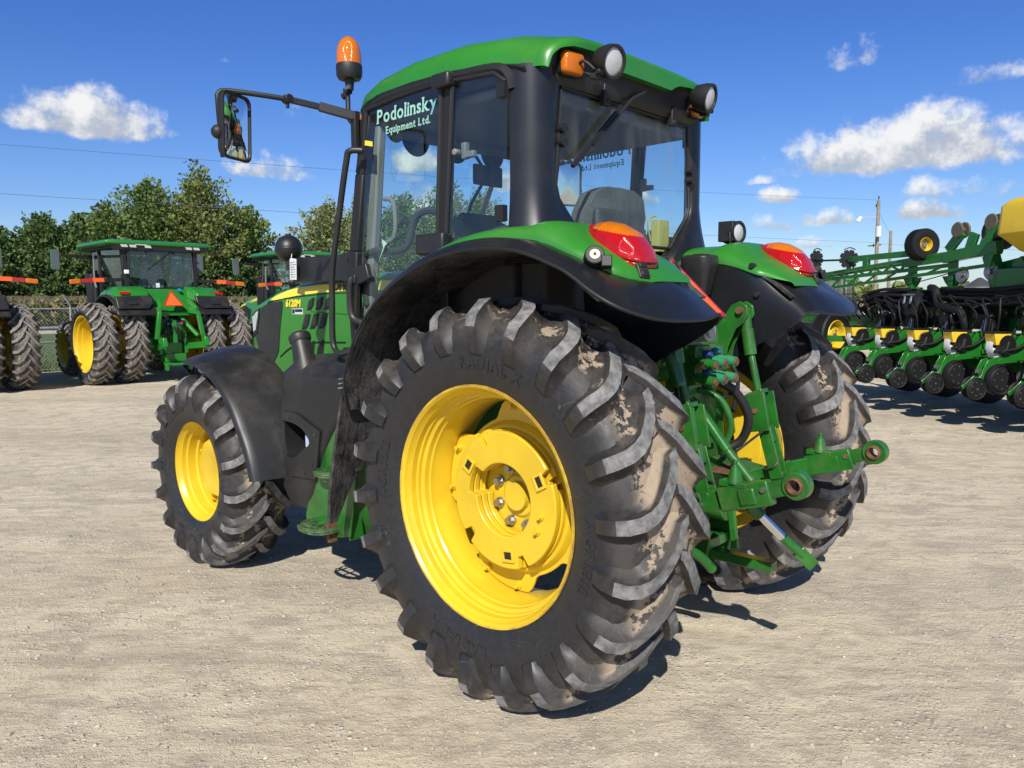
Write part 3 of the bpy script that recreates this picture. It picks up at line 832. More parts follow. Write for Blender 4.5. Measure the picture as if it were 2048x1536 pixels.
# rear: rounded shoulder, then a face with a cut-out for the lamps over the black recess
first = [(-.02, roof_w(-.02) * (abs(math.cos(PI * k / 28)) ** .40) * (1 if math.cos(PI * k / 28) >= 0 else -1), roof_low(-.02) + (2.838 - roof_low(-.02)) * (math.sin(PI * k / 28) ** .72)) for k in range(29)]
def notch(y):
    y = abs(y)
    pts = [(0, 2.727), (.215, 2.727), (.235, 2.740), (.285, 2.762), (.40, 2.774), (.57, 2.764), (.635, 2.748), (.668, 2.720), (.678, 2.68), (.72, 2.672)]
    for p, q in zip(pts, pts[1:]):
        if p[0] <= y <= q[0]: return p[1] + (q[1] - p[1]) * (y - p[0]) / (q[0] - p[0])
    return 2.672
strips = [first]
for k in range(1, 7):
    t = k / 6 * PI / 2
    strips.append([(-.02 - .060 * math.sin(t), y * (1 - .030 * (1 - math.cos(t))), z - (.034 * (1 - math.cos(t)) if z > 2.70 else .034 * (1 - math.cos(t)) * max(0, (z - 2.66) / .04))) for (x, y, z) in first])
m.loft([[corner(v) for v in q] for q in strips], closed=False, caps=False)
lastS = strips[-1]
def ztop(y):
    for p, q in zip(lastS, lastS[1:]):
        if q[1] <= y <= p[1]: 
            f = (y - p[1]) / (q[1] - p[1]) if abs(q[1] - p[1]) > 1e-9 else 0
            return p[2] + (q[2] - p[2]) * f
    return 2.66
ymax = lastS[0][1]
rows = []
ys = sorted(set([round(-ymax + 2 * ymax * k / 60, 4) for k in range(61)] + [sg_ * v for v in (.6685, .678, .635, .215, .235) for sg_ in (1, -1)]))
for yv in ys:
    zt_ = ztop(yv); zb_ = min(zt_ - .001, notch(yv)); rows.append([corner((-.080, yv, zt_ + (zb_ - zt_) * j / 4)) for j in range(5)])
m.grid(rows)
m.grid([[r[-1], (r[-1][0] + .05, r[-1][1], r[-1][2] + .004)] for r in rows])
last = secs[-1]
m.loft([last, [(1.30, y * .9, 2.69) for (x, y, z) in last]], closed=False, caps=False)
roof = P(m, "roof", GREEN, angle=45)
# underside frame of the roof (black)
m = MB()
ring = []
xs = [.06, .10, .25, .5, .75, 1.0, 1.15, 1.25, 1.30]
rows = []
for x in xs: rows.append([(x, (roof_w(x) - .006) * f, roof_low(x) + .004 if abs(f) == 1 else 2.64) for f in (1, .94, .9, .5, 0, -.5, -.9, -.94, -1)])
m.grid(rows, thick=.012)
P(m, "roof_underside", TRIM)
# side rails above the doors
for sg in (1, -1):
    m = MB()
    pts = [(.128, sg * .742, 2.59), (.145, sg * .752, 2.655), (.22, sg * .764, 2.69), (.5, sg * .780, 2.700), (.8, sg * .780, 2.702), (1.0, sg * .770, 2.698), (1.14, sg * .748, 2.67)]
    m.tube(smooth_path(pts, 5), .024, 8)
    P(m, "roof_rail", TRIM)
# black recess below the rear lip, with its header
m = MB()
rows = []
for z, dx in ((2.79, -.035), (2.76, -.03), (2.70, -.02), (2.655, -.02), (2.62, .0)):
    rows.append([(dx + min(.070, .036 * (max(0.0, abs(y) - .52) / .14) ** 2) + .008 * (y / .6) ** 2, y, z - (.03 * (abs(y) / .66) ** 4 if z > 2.7 else 0)) for y in [-.665 + 1.33 * k / 16 for k in range(17)]])
m.grid(rows, thick=.02)
P(m, "rear_header", TRIM)
# window outline of the rear opening
def yw(z):
    pts = [(1.93, .30), (1.955, .395), (2.03, .455), (2.08, .51), (2.13, .560), (2.19, .580), (2.60, .545), (2.66, .535)]
    if z <= pts[0][0]: return pts[0][1]
    for a, b in zip(pts, pts[1:]):
        if a[0] <= z <= b[0]: return a[1] + (b[1] - a[1]) * (z - a[0]) / (b[0] - a[0])
    return pts[-1][1]
for sg in (1, -1):
    secs = []
    for z in (1.84, 1.90, 1.95, 2.0, 2.06, 2.12, 2.19, 2.3, 2.45, 2.58, 2.66, 2.69):
        fl = max(0, (2.20 - z) / .36) ** 1.6          # flare towards the fender
        y0 = yw(z); dx = -.055 * fl; dy = .055 * fl
        lean = .0
        secs.append([(.045, sg * y0, z), (.018 + dx * .5, sg * (y0 + .010), z), (.006 + dx, sg * (y0 + .028), z), (.0 + dx, sg * max(y0 + .05, .630 + dy * .6), z), (.010 + dx, sg * (.668 + dy), z), (.030 + dx * .8, sg * (.700 + dy), z), (.062, sg * (.726 + dy), z), (.10, sg * (.742 + dy), z), (.135, sg * (.752 + dy * .6), z),
                     (.135, sg * .71, z), (.08, sg * .66, z), (.06, sg * (y0 + .03), z)])
    m = MB(); m.loft(secs, flip=(sg > 0))
    P(m, "rear_pillar", BLACK, angle=50)
# front and door pillars
for sg in (1, -1):
    m = MB(); a = [(1.145, sg * .745, 2.68), (1.195, sg * .765, 2.35), (1.255, sg * .775, 1.95), (1.285, sg * .772, 1.70), (1.285, sg * .755, 1.40)]
    for p, q in zip(a, a[1:]): m.bar(p, q, .07, .05, up=(0, 1, 0))
    P(m, "front_pillar", TRIM, bevel=.008)
    m = MB(); m.bar((.49, sg * .772, 2.70), (.545, sg * .772, 1.90), .055, .04, up=(0, 1, 0)); m.bar((.545, sg * .772, 1.90), (.55, sg * .76, 1.40), .055, .04, up=(0, 1, 0))
    P(m, "door_pillar", TRIM, bevel=.008)
# glass sheets (3 mm thick look is carried by the frames)
def pane(name, poly, parent, mt=GLASS):
    m = MB(); m.add(poly, [tuple(range(len(poly)))]); return P(m, name, mt, parent)
SERIF = {'P': [('l', 'b')], 'o': [], 'd': [('r', 'b'), ('r', 't')], 'l': [('c', 'b'), ('c', 't')], 'i': [('c', 'b')], 'n': [('l', 'b'), ('r', 'b'), ('l', 't')], 's': [], 'k': [('l', 'b'), ('l', 't'), ('r', 'b')], 'y': [('l', 't'), ('r', 't')],
         'E': [('l', 'b'), ('l', 't')], 'q': [('r', 'b')], 'u': [('l', 't'), ('r', 't'), ('r', 'b')], 'p': [('l', 'b'), ('l', 't')], 'm': [('l', 'b'), ('r', 'b'), ('c', 'b')], 'e': [], 't': [('c', 't')], 'L': [('l', 't'), ('l', 'b')], '.': [], ' ': []}
def slab_text(mb, txt, size, origin, ux, bold, shear, spacing):
    """upright letters with slab serifs on their stems"""
    geo = []; x = 0.0
    for ch in txt:
        if ch == ' ': x += .34 * size; continue
        vs, fs = text_geo(ch, size, bold=bold)
        x0 = min(v.x for v in vs); x1 = max(v.x for v in vs); z0 = min(v.y for v in vs); z1 = max(v.y for v in vs)
        P_ = [(v.x - x0 + x, v.y) for v in vs]; sw, sh = .20 * size, .075 * size
        geo.append((P_, fs))
        for (h, v) in SERIF.get(ch, []):
            cx = x + {'l': .055 * size, 'r': (x1 - x0) - .055 * size, 'c': (x1 - x0) / 2}[h]; cz = z0 + sh / 2 if v == 'b' else z1 - sh / 2
            if ch in 'Pk' and v == 't': pass
            geo.append(([(cx - sw / 2, cz - sh / 2), (cx + sw / 2, cz - sh / 2), (cx + sw / 2, cz + sh / 2), (cx - sw / 2, cz + sh / 2)], [(0, 1, 2, 3)]))
        x += (x1 - x0) + .085 * size * spacing
    o = Vector(origin); ux = Vector(ux); n = 0
    for P_, fs in geo:
        n += 1
        mb.add([o + ux * (px - x / 2 + shear * py) + Vector((0, math.copysign(.00002 * n, o.y), py)) for px, py in P_], fs, 0)
doors = {}
for sg in (1, -1):
    d = empty("door", (1.2, sg * .77, 1.4), 0.0, TR); doors[sg] = d
    L_ = lambda pts: [(x - 1.2, y - sg * .77, z - 1.4) for x, y, z in pts]
    pane("door_glass", L_([(1.12, sg * .778, 2.66), (.535, sg * .790, 2.685), (.575, sg * .790, 1.95), (.74, sg * .788, 1.72), (.90, sg * .785, 1.45), (1.25, sg * .780, 1.40), (1.255, sg * .780, 1.70), (1.225, sg * .780, 1.95), (1.17, sg * .779, 2.35)]), d)
    m = MB()
    m.tube(smooth_path(L_([(1.125, sg * .782, 2.665), (.84, sg * .788, 2.685), (.53, sg * .792, 2.69)]), 4), .012, 8)
    m.tube(L_([(.53, sg * .792, 2.69), (.572, sg * .792, 1.92)]), .014, 8)
    m.tube(L_([(1.125, sg * .782, 2.665), (1.175, sg * .782, 2.35), (1.235, sg * .783, 1.95), (1.262, sg * .783, 1.70), (1.262, sg * .783, 1.40)]), .012, 8)
    m.tube(L_([(.572, sg * .792, 1.92), (.70, sg * .790, 1.76), (.90, sg * .788, 1.44), (1.262, sg * .783, 1.39)]), .014, 8)
    m.build("door_frame", TRIM, d)
    m = MB()                                                        # latch box and grab handle at the foot of the door
    m.box((.03, sg * .03, .40), (.055, .06, .05)); m.tube(smooth_path(L_([(1.235, sg * .80, 1.815), (1.24, sg * .83, 1.79), (1.245, sg * .835, 1.70), (1.235, sg * .83, 1.60), (1.17, sg * .81, 1.565)]), 4), .017, 10)
    m.prism(L_([(1.26, sg * .79, 1.86), (1.12, sg * .79, 1.88), (1.09, sg * .79, 1.80), (1.20, sg * .79, 1.77), (1.22, sg * .79, 1.58), (1.27, sg * .79, 1.60)]), (0, sg * .03, 0))
    m.build("door_handle", PLASTIC, d, bevel=.006)
    m = MB(); m.box((-.70, sg * .035, 1.285), (.12, .06, .065)); m.build("hinge_cover", PLASTIC, d, bevel=.012)
    m = MB(); m.box((-.60, sg * .035, .55), (.20, .05, .10)); m.build("lower_hinge_cover", PLASTIC, d, bevel=.012)
    # lettering on the outside of the glass
    m = MB()
    slab_text(m, "Podolinsky", .094, (.795 - 1.2, sg * .0185, 2.580 - 1.4), (-sg, 0, 0), .0020, .06, 1.10)
    slab_text(m, "Equipment Ltd.", .050, (.785 - 1.2, sg * .0185, 2.520 - 1.4), (-sg, 0, 0), .0010, .04, 1.22)
    m.build("window_lettering", MINT, d)
    if sg > 0:
        m = MB(); m.prism(L_([(1.158, .783, 2.52), (1.075, .783, 2.50), (1.08, .783, 2.40), (1.165, .783, 2.42)]), (0, .001, 0)); o = m.build("warning_sticker", DECAL_DARK, d)
        m = MB(); m.prism(L_([(1.158, .785, 2.52), (1.075, .785, 2.50), (1.076, .785, 2.475), (1.160, .785, 2.495)]), (0, .001, 0)); m.build("sticker_band", YELLOW_DECAL, o)
        m = MB(); m.prism([(-.19, .02, .60), (-.235, .02, .575), (-.215, .02, .565), (-.155, .02, .48), (-.20, .02, .555)], (0, .001, 0)); m.build("torn_sticker", MINT, d)
    # rear quarter pane
    q = pane("side_window", [(.46, sg * .788, 2.672), (.20, sg * .774, 2.655), (.135, sg * .765, 2.61), (.14, sg * .772, 1.97), (.52, sg * .790, 1.93)], TR)
    m = MB(); m.tube([(.455, sg * .79, 2.68), (.20, sg * .778, 2.665), (.14, sg * .768, 2.62)], .010, 8); m.tube([(.455, sg * .79, 2.68), (.52, sg * .792, 1.92)], .012, 8)
    m.box((.155, sg * .775, 2.585), (.05, .03, .06)); m.box((.165, sg * .780, 2.06), (.05, .03, .07))
    m.build("window_frame", TRIM, q)
    m = MB(); m.tube([(.445, sg * .80, 2.36), (.445, sg * .765, 2.36)], .016, 12); m.box((.43, sg * .74, 2.37), (.03, .03, .075)); m.box((.40, sg * .74, 2.35), (.07, .028, .03)); m.build("window_latch", GREY_TRIM, q, bevel=.005)
pane("windscreen", [(1.19, .72, 2.66), (1.19, -.72, 2.66), (1.305, -.74, 1.72), (1.305, .74, 1.72)], TR)
# rear window
m = MB()
zs = [1.952, 1.99, 2.03, 2.08, 2.13, 2.19, 2.4, 2.62]
loop = [(.022, yw(z) - .004, z) for z in zs] + [(.022, -(yw(z) - .004), z) for z in reversed(zs)]
m.add(loop, [tuple(range(len(loop)))])
rw = P(m, "rear_window", GLASS_REAR)
m = MB(); m.tube(loop + [loop[0]], .009, 8); P(m, "window_seal", TRIM, rw)
m = MB(); m.tube([(-.012, .548, 2.435), (.02, .548, 2.435)], .022, 14); m.tube([(-.012, .55, 2.375), (.02, .55, 2.375)], .022, 14); m.tube([(-.012, -.55, 2.38), (.02, -.55, 2.38)], .02, 14); m.tube([(-.012, -.555, 2.33), (.02, -.555, 2.33)], .02, 14); P(m, "hinge_caps", TRIM, rw)
for y in (.25, -.34):
    m = MB(); m.box((-.01, y, 2.63), (.03, .05, .10)); m.cyl((-.03, y, 2.60), (.0, y, 2.60), .014, 10); P(m, "window_hinge", TRIM, rw, bevel=.006)
m = MB(); m.tube([(-.05, -.02, 2.69), (-.03, .06, 2.645), (-.022, .20, 2.52)], .008, 8); m.bar((-.018, .13, 2.60), (-.010, .495, 2.275), .016, .018, up=(1, 0, 0)); m.bar((-.026, .17, 2.55), (-.022, .36, 2.385), .012, .014, up=(1, 0, 0))
P(m, "rear_wiper", TRIM)
# cab lower body, floor, firewall
m = MB()
m.box((.62, 0, 1.42), (1.22, 1.40, .10)); m.box((.10, 0, 1.65), (.16, 1.3, .52)); m.box((.50, .62, 1.60), (.66, .16, .50)); m.box((.50, -.62, 1.60), (.66, .16, .50)); m.box((1.30, 0, 1.55), (.05, 1.38, .36))
P(m, "cab_floor", INTERIOR, bevel=.02)
m = MB(); m.box((.62, 0, 2.61), (1.08, 1.42, .05)); m.box((1.08, 0, 2.58), (.12, 1.30, .06)); m.box((.10, 0, 2.585), (.12, 1.1, .07))
P(m, "headliner", LINER, bevel=.02)
m = MB()
for k in range(4): m.lathe([(0, .0), (0, .10)], c=(1.13, -.45 + .3 * k, 2.575), axis='X', n=16, a0=PI, a1=2 * PI)
m.box((1.13, 0, 2.58), (.006, 1.28, .05)); P(m, "sun_visor", TRIM)
# operator's place
seat = empty("seat", (.42, 0, 1.47), 0.0, TR)
m = MB(); m.box((.0, 0, .12), (.30, .34, .24)); m.build("seat_base", INTERIOR, seat, bevel=.02)
m = MB(); m.box((.03, 0, .34), (.50, .52, .14)); m.build("cushion", mat("seat_fabric", (.10, .10, .095), .9, var=.5, vscale=160), seat, bevel=.05, seg=3)
m = MB()
for k in range(1): m.loft([[(x + dx, y * w, z) for x, y in ((-.06, -.25), (-.03, -.27), (.04, -.25), (.06, 0), (.04, .25), (-.03, .27), (-.06, .25), (-.07, 0))] for (dx, z, w) in ((-.22, .36, .95), (-.24, .50, 1.0), (-.27, .64, 1.0), (-.285, .73, .82), (-.29, .765, .45))])
m.build("backrest", mat("seat_back_fabric", (.10, .10, .09), .9, var=.6, vscale=220), seat, angle=60)
m = MB(); m.box((-.335, 0, .48), (.05, .42, .36)); m.build("backrest_shell", INTERIOR, seat, bevel=.04, seg=3)
for y in (.34, -.34):
    m = MB(); m.tube(smooth_path([(-.25, y, .52), (.10, y, .56), (.22, y, .55)], 4), .035, 10); m.build("armrest", INTERIOR, seat)
m = MB(); m.lathe([(.0, .175), (.012, .187), (.0, .199), (-.012, .187), (.0, .175)], axis='Z', n=36); m.bar((-.18, 0, 0), (.18, 0, 0), .035, .012); m.bar((0, 0, 0), (0, -.18, 0), .035, .012); m.cyl((0, 0, -.02), (0, 0, .03), .04)
sw = m.build("steering_wheel", INTERIOR, TR, loc=(.93, .05, 2.08)); sw.rotation_euler = (0, R_(-32), 0)
m = MB(); m.bar((1.15, .03, 1.5), (.96, .05, 2.03), .14, .16, w2=.10, h2=.10); m.box((1.08, .03, 2.10), (.12, .30, .16), rot=Matrix.Rotation(R_(25), 3, 'Y')); P(m, "steering_column", INTERIOR, bevel=.02)
m = MB(); m.box((.42, -.50, 1.86), (.62, .22, .14)); m.box((.16, -.42, 1.97), (.10, .44, .12)); m.box((.14, -.12, 1.955), (.05, .22, .06))
for y in (-.54, -.48, -.40, -.33, -.27): m.cyl((.16, y, 2.02), (.16, y, 2.06), .016, 10)
m.tube([(.45, -.48, 1.92), (.47, -.47, 2.08)], .010, 8); m.ball((.47, -.47, 2.09), .025)
P(m, "control_console", INTERIOR, bevel=.015)
m = MB(); m.box((.07, -.36, 2.02), (.05, .10, .17)); m.tube(smooth_path([(.09, -.30, 1.99), (.09, -.27, 2.10), (.09, -.35, 2.13)], 4), .006, 6); P(m, "yellow_shaft_guard", mat("pale_yellow_plastic", (.50, .46, .12), .5), bevel=.01)
for sg in (1, -1):
    m = MB(); m.bar((1.13, sg * .70, 2.60), (1.235, sg * .72, 1.55), .075, .05, up=(0, 1, 0)); P(m, "pillar_trim", GREY_TRIM, bevel=.012)
    m = MB(); m.tube(smooth_path([(1.10, sg * .70, 2.22), (1.02, sg * .70, 2.19), (1.02, sg * .70, 2.02), (1.12, sg * .70, 1.99)], 4), .012, 8); P(m, "grab_handle", GREY_TRIM)
    m = MB(); m.tube(smooth_path([(1.22, sg * .745, 1.93), (1.12, sg * .745, 1.95), (.98, sg * .745, 1.94), (.86, sg * .745, 1.96), (.80, sg * .745, 2.08), (.72, sg * .745, 2.12), (.58, sg * .745, 2.11)], 5), .018, 8)
    m.tube(smooth_path([(1.22, sg * .745, 1.93), (1.235, sg * .745, 1.80), (1.21, sg * .745, 1.66)], 4), .018, 8); P(m, "door_pull", INTERIOR)
m = MB(); m.bar((1.18, -.05, 2.56), (1.10, -.05, 2.46), .02, .02); m.box((1.07, -.05, 2.42), (.02, .24, .12)); P(m, "interior_mirror", TRIM, bevel=.01)
m = MB(); m.tube([(1.24, -.28, 2.55), (1.27, -.10, 2.28), (1.30, .0, 2.0), (1.32, .02, 1.85)], .010, 6); m.bar((1.225, -.30, 2.52), (1.30, -.10, 1.98), .02, .025); P(m, "front_wiper", TRIM)
# ---- rear fenders: polar sheets about the rear axle (angle from +X over the top to the rear)
def pol(a, r, y): return (r * math.cos(R_(a)), y, .83 + r * math.sin(R_(a)))
def interp(tab, a):
    if a <= tab[0][0]: return tab[0][1:]
    for p, q in zip(tab, tab[1:]):
        if p[0] <= a <= q[0]:
            t = (a - p[0]) / (q[0] - p[0]); t = t
            return tuple(u + (v - u) * t for u, v in zip(p[1:], q[1:]))
    return tab[-1][1:]
LIP = smooth_path([pol(20, .955, 1.11), pol(26, .975, 1.14), pol(32, 1.0, 1.15), pol(43, 1.024, 1.15), pol(55, 1.034, 1.15), pol(68, 1.034, 1.15), pol(80, 1.038, 1.15), pol(92, 1.046, 1.15), pol(104, 1.062, 1.15), (-.45, 1.15, 1.797), (-.53, 1.149, 1.757), (-.61, 1.145, 1.704), (-.675, 1.127, 1.664), (-.722, 1.075, 1.633),
    (-.755, .985, 1.609), (-.776, .88, 1.598), (-.780, .76, 1.596), (-.773, .65, 1.598), (-.755, .55, 1.606), (-.735, .475, 1.614), (-.710, .425, 1.600), (-.675, .408, 1.560), (-.58, .405, 1.498), (-.47, .405, 1.442), (-.28, .405, 1.336), (-.05, .405, 1.24)], 4)
EDGE = smooth_path([pol(20, .957, 1.04), pol(26, .980, 1.06), pol(32, 1.018, 1.08), pol(43, 1.048, 1.08), pol(55, 1.065, 1.075), pol(68, 1.075, 1.065), pol(80, 1.085, 1.055), pol(92, 1.095, 1.04), pol(104, 1.100, 1.02), (-.37, 1.0, 1.858), (-.45, .985, 1.823), (-.51, .962, 1.792), (-.55, .935, 1.770), (-.583, .895, 1.752),
    (-.607, .84, 1.743), (-.619, .78, 1.740), (-.624, .72, 1.741), (-.622, .65, 1.744), (-.606, .605, 1.748), (-.582, .545, 1.753), (-.552, .49, 1.763), (-.52, .452, 1.782), (-.46, .425, 1.810), (-.36, .408, 1.842), (-.20, .408, 1.866), (0, .408, 1.872)], 4)
for sg in (1, -1):
    f = empty("rear_fender", (0, sg * .8, 1.6), 0.0, TR)
    loc = lambda p: (p[0], p[1] * sg - sg * .8, p[2] - 1.6)
    # one black sheet: band over the tyre, rear plate, inner side
    rows = []
    for k, (p, q) in enumerate(zip(LIP, EDGE)):
        row = []
        for j in range(9):
            t = j / 8
            v = p.lerp(q, t); out = math.sin(PI * t)
            side = 1.0 if k < 36 else max(0.0, 1 - (k - 36) / 20)
            rear = min(1.0, max(0.0, (k - 36) / 14)) * min(1.0, max(0.0, (88 - k) / 22))
            v = v + Vector((-.30 * rear, .5 * side, .75 * max(side, rear * .6))) * (.024 * out)
            row.append(loc(v))
        rows.append(row)
    m = MB(); m.grid(rows, thick=.010, flip=(sg > 0)); fb = m.build("fender_flare", BLACK, f, angle=60)
    m = MB(); m.tube([loc(p) for p in LIP[:84]], .0065, 6); m.build("flare_lip", TRIM, fb)
    # arch liner over the tyre
    rows = []
    for k in range(47):
        p = LIP[min(k, len(LIP) - 1)]
        a = math.degrees(math.atan2(p.z - .83, p.x)); rl = math.hypot(p.x, p.z - .83) - .008
        yo = p.y - .004; rl -= .010 * max(0.0, (k - 40) / 6)
        rows.append([loc(pol(a, rl + .012 * (1 - (y - .42) / .7) , y)) for y in (.42, .60, .80, .98, yo)])
    m = MB(); m.grid(rows, thick=.010, flip=(sg > 0)); m.build("wheel_arch_liner", PLASTIC_DUSTY, f, angle=50)
    for p in ((-.22, 1.885), (-.44, 1.845), (-.47, 1.70)):
        m = MB(); m.cyl(loc((p[0], .43, p[1])), loc((p[0], .396, p[1])), .014, 10); m.build("panel_bolt", DARK, f)
    # green shell
    SH = [ # angle, edge r, edge y, top r, top starts at y
        (50, 1.061, 1.077, 1.066, 1.05), (60, 1.069, 1.071, 1.100, .98), (70, 1.077, 1.063, 1.120, .95), (80, 1.085, 1.055, 1.132, .95), (90, 1.093, 1.043, 1.140, .95), (96, 1.097, 1.033, 1.148, .94),
        (99, 1.099, 1.027, 1.156, .93), (101, 1.100, 1.022, 1.178, .91), (103, 1.102, 1.018, 1.187, .88), (105.5, 1.098, 1.012, 1.181, .86), (108, 1.093, 1.004, 1.165, .85), (110, 1.0905, .999, 1.155, .85), (112, 1.089, .993, 1.150, .85), (114, 1.087, .984, 1.147, .85), (118, 1.089, .962, 1.142, .83), (120.5, 1.089, .935, 1.134, .80), (122.3, 1.091, .895, 1.124, .77), (123.6, 1.096, .84, 1.114, .74), (124.4, 1.101, .78, 1.107, .70)]
    rows = []
    for k in range(78):
        a = 50 + k * (124.4 - 50) / 77
        er, ey, tr, ty = interp(SH, a)
        ty = min(ty, ey - .03)
        iy = .403 + max(0, a - 116) / 8.4 * .10
        row = []
        for j in range(9):            # rounded outer flank
            t = j / 8 * PI / 2
            row.append(loc(pol(a, er + (tr - er) * math.sin(t), ey - (ey - ty) * (1 - math.cos(t)))))
        y2 = min(ty - .02, .72)
        for j in range(1, 4): row.append(loc(pol(a, tr, ty + (y2 - ty) * j / 3)))
        zb = interp([(80, 1.868), (100, 1.866), (105, 1.860), (110, 1.836), (115, 1.803), (120, 1.776), (124.4, 1.757)], a)[0] if a > 80 else .83 + max(tr - .10, er - .012) * math.sin(R_(a))
        re_ = min(tr - .004, (zb - .83) / math.sin(R_(a)))
        for j in range(1, 13):
            t = j / 12 * PI / 2
            row.append(loc(pol(a, re_ + (tr - re_) * math.cos(t) ** .8, y2 + (iy - y2) * math.sin(t))))
        rows.append(row)
    # close the tail
    er, ey, tr, ty = interp(SH, 124.4)
    m = MB(); m.grid(rows, flip=(sg > 0))
    tailp = [Vector(p) for p in rows[-1]]
    endp = [Vector((p.x + .012, p.y, min(p.z, 1.738 - 1.6))) for p in tailp]
    m.grid([tailp, endp], flip=(sg > 0))
    shell = m.build("fender_shell", GREEN, f, angle=55)
    def shell_pt(a, y, up=0.0):
        er, ey, tr, ty = interp(SH, a); ty = min(ty, ey - .03)
        if y > ty:
            c = 1 - (ey - y) / (ey - ty) if ey > ty else 0
            q = max(0.0, min(1.0, (ey - y) / (ey - ty))); t = math.acos(max(-1, min(1, 1 - q))); r = er + (tr - er) * math.sin(t)
        else: r = tr
        return Vector(loc(pol(a, r + up, y)))
    # tail lamp: egg-shaped lens, amber along its crown, red below, set in a red rim
    LT = [(0, -.325, .006, 1.968, -.326, 1.970), (.15, -.355, .048, 1.946, -.365, 1.979), (.35, -.405, .085, 1.910, -.42, 1.981), (.55, -.465, .103, 1.872, -.475, 1.968), (.75, -.53, .105, 1.838, -.53, 1.938), (.9, -.575, .086, 1.825, -.574, 1.888), (1.0, -.600, .048, 1.819, -.602, 1.832)]
    def lamp_pt(u, t):
        bx, w, bz, rx, rz = interp(LT, u); c, s_ = math.cos(t), math.sin(t)
        k = abs(s_) ** .9
        return Vector(loc((bx + (rx - bx) * k, .765 + w * c, bz + (rz - bz) * k)))
    NU, NT_ = 96, 60
    P_ = [[lamp_pt(i / NU, PI * j / NT_) for j in range(NT_ + 1)] for i in range(NU + 1)]
    red, amb = MB(), MB()
    for i in range(NU):
        for j in range(NT_):
            q = [P_[i][j], P_[i][j + 1], P_[i + 1][j + 1], P_[i + 1][j]]
            zc = sum(v.z for v in q) / 4 + 1.6; xc = sum(v.x for v in q) / 4
            (amb if zc > 1.936 + .22 * (xc + .45) and xc < -.372 else red).add(q, [(0, 1, 2, 3)])
    rim_o = [lamp_pt(i / 30, 0) for i in range(31)] + [lamp_pt(1 - i / 30, PI) for i in range(31)]
    m = MB(); m.tube(rim_o + [rim_o[0]], .008, 8, caps=False); m.tube([p + Vector((.012, 0, -.016)) for p in rim_o + [rim_o[0]]], .011, 8, caps=False); tl = m.build("tail_light", RED_LENS, f)
    red.add(P_[NU], [tuple(range(NT_ + 1))])
    red.build("red_lens", RED_LENS, tl, angle=70); amb.build("amber_lens", AMBER_LENS, tl, angle=70)
    # round work/number lamp and clip plate
    c = Vector(loc((-.525, 1.012, 1.832))); n_ = Vector((-.62, sg * .70, .36)).normalized()
    m = MB(); m.tube([c - n_ * .03, c + n_ * .016], [.040, .036], 18); m.box(c + Vector((-.040, -sg * .018, -.022)), (.04, .045, .03), rot=n_.to_track_quat('Z', 'Y').to_matrix()); ml = m.build("marker_lamp", TRIM, f, bevel=.004)
    m = MB(); m.tube([c + n_ * .012, c + n_ * .019], .019, 18); m.tube([c + n_ * .018, c + n_ * .022], .006, 8, mat=1); m.build("marker_lens", [mat("cream_lens", (.45, .42, .26), .3), TRIM], ml)
    c = Vector(loc((-.600, .815, 1.786))); n_ = Vector((-.86, sg * .25, .42)).normalized(); M3 = n_.to_track_quat('Z', 'Y').to_matrix()
    m = MB(); m.box(c, (.050, .070, .014), rot=M3); sp = m.build("socket_plate", DARK, f, bevel=.005)
    m = MB(); m.box(c + M3 @ Vector((0, .017, .008)), (.034, .024, .010), rot=M3); m.box(c + M3 @ Vector((0, -.018, .008)), (.034, .024, .010), rot=M3); m.build("socket_cover", TRIM, sp, bevel=.004)
    # lower front flap
    A_ = [(.905, 1.13, 1.30), (.96, 1.13, 1.10), (1.02, 1.125, .90), (1.075, 1.12, .70), (1.105, 1.11, .55)]
    B_ = [(.935, .86, 1.25), (.975, .88, 1.06), (1.03, .93, .88), (1.09, 1.0, .70), (1.115, 1.06, .55)]
    rows = [[loc(tuple(u + (v - u) * j / 5 for u, v in zip(p, q))) for j in range(6)] for p, q in zip(smooth_path(A_, 4), smooth_path(B_, 4))]
    m = MB(); m.grid(rows, thick=.02, flip=(sg < 0)); fl = m.build("mud_flap", PLASTIC_DUSTY, f)
    m = MB(); e = smooth_path(B_, 4); m.tube([loc((p[0] - .004, p[1] + .004, p[2])) for p in e], .008, 6)
    for k in (2, 9, 13): m.box(loc((e[k].x - .012, e[k].y + .018, e[k].z)), (.016, .03, .055))
    m.build("flap_edge_clips", PLASTIC_DUSTY, fl, bevel=.003)
    m = MB()
    for k in range(3):
        z = 1.325 - .022 * k
        m.tube(smooth_path([loc((.90 + .002 * k, 1.155, z - .02)), loc((.885, 1.12, z - .012)), loc((.89, 1.06, z + .012)), loc((.90, 1.0, z + .016))], 4), .007, 6)
    m.build("flap_hinge_ribs", PLASTIC, fl)

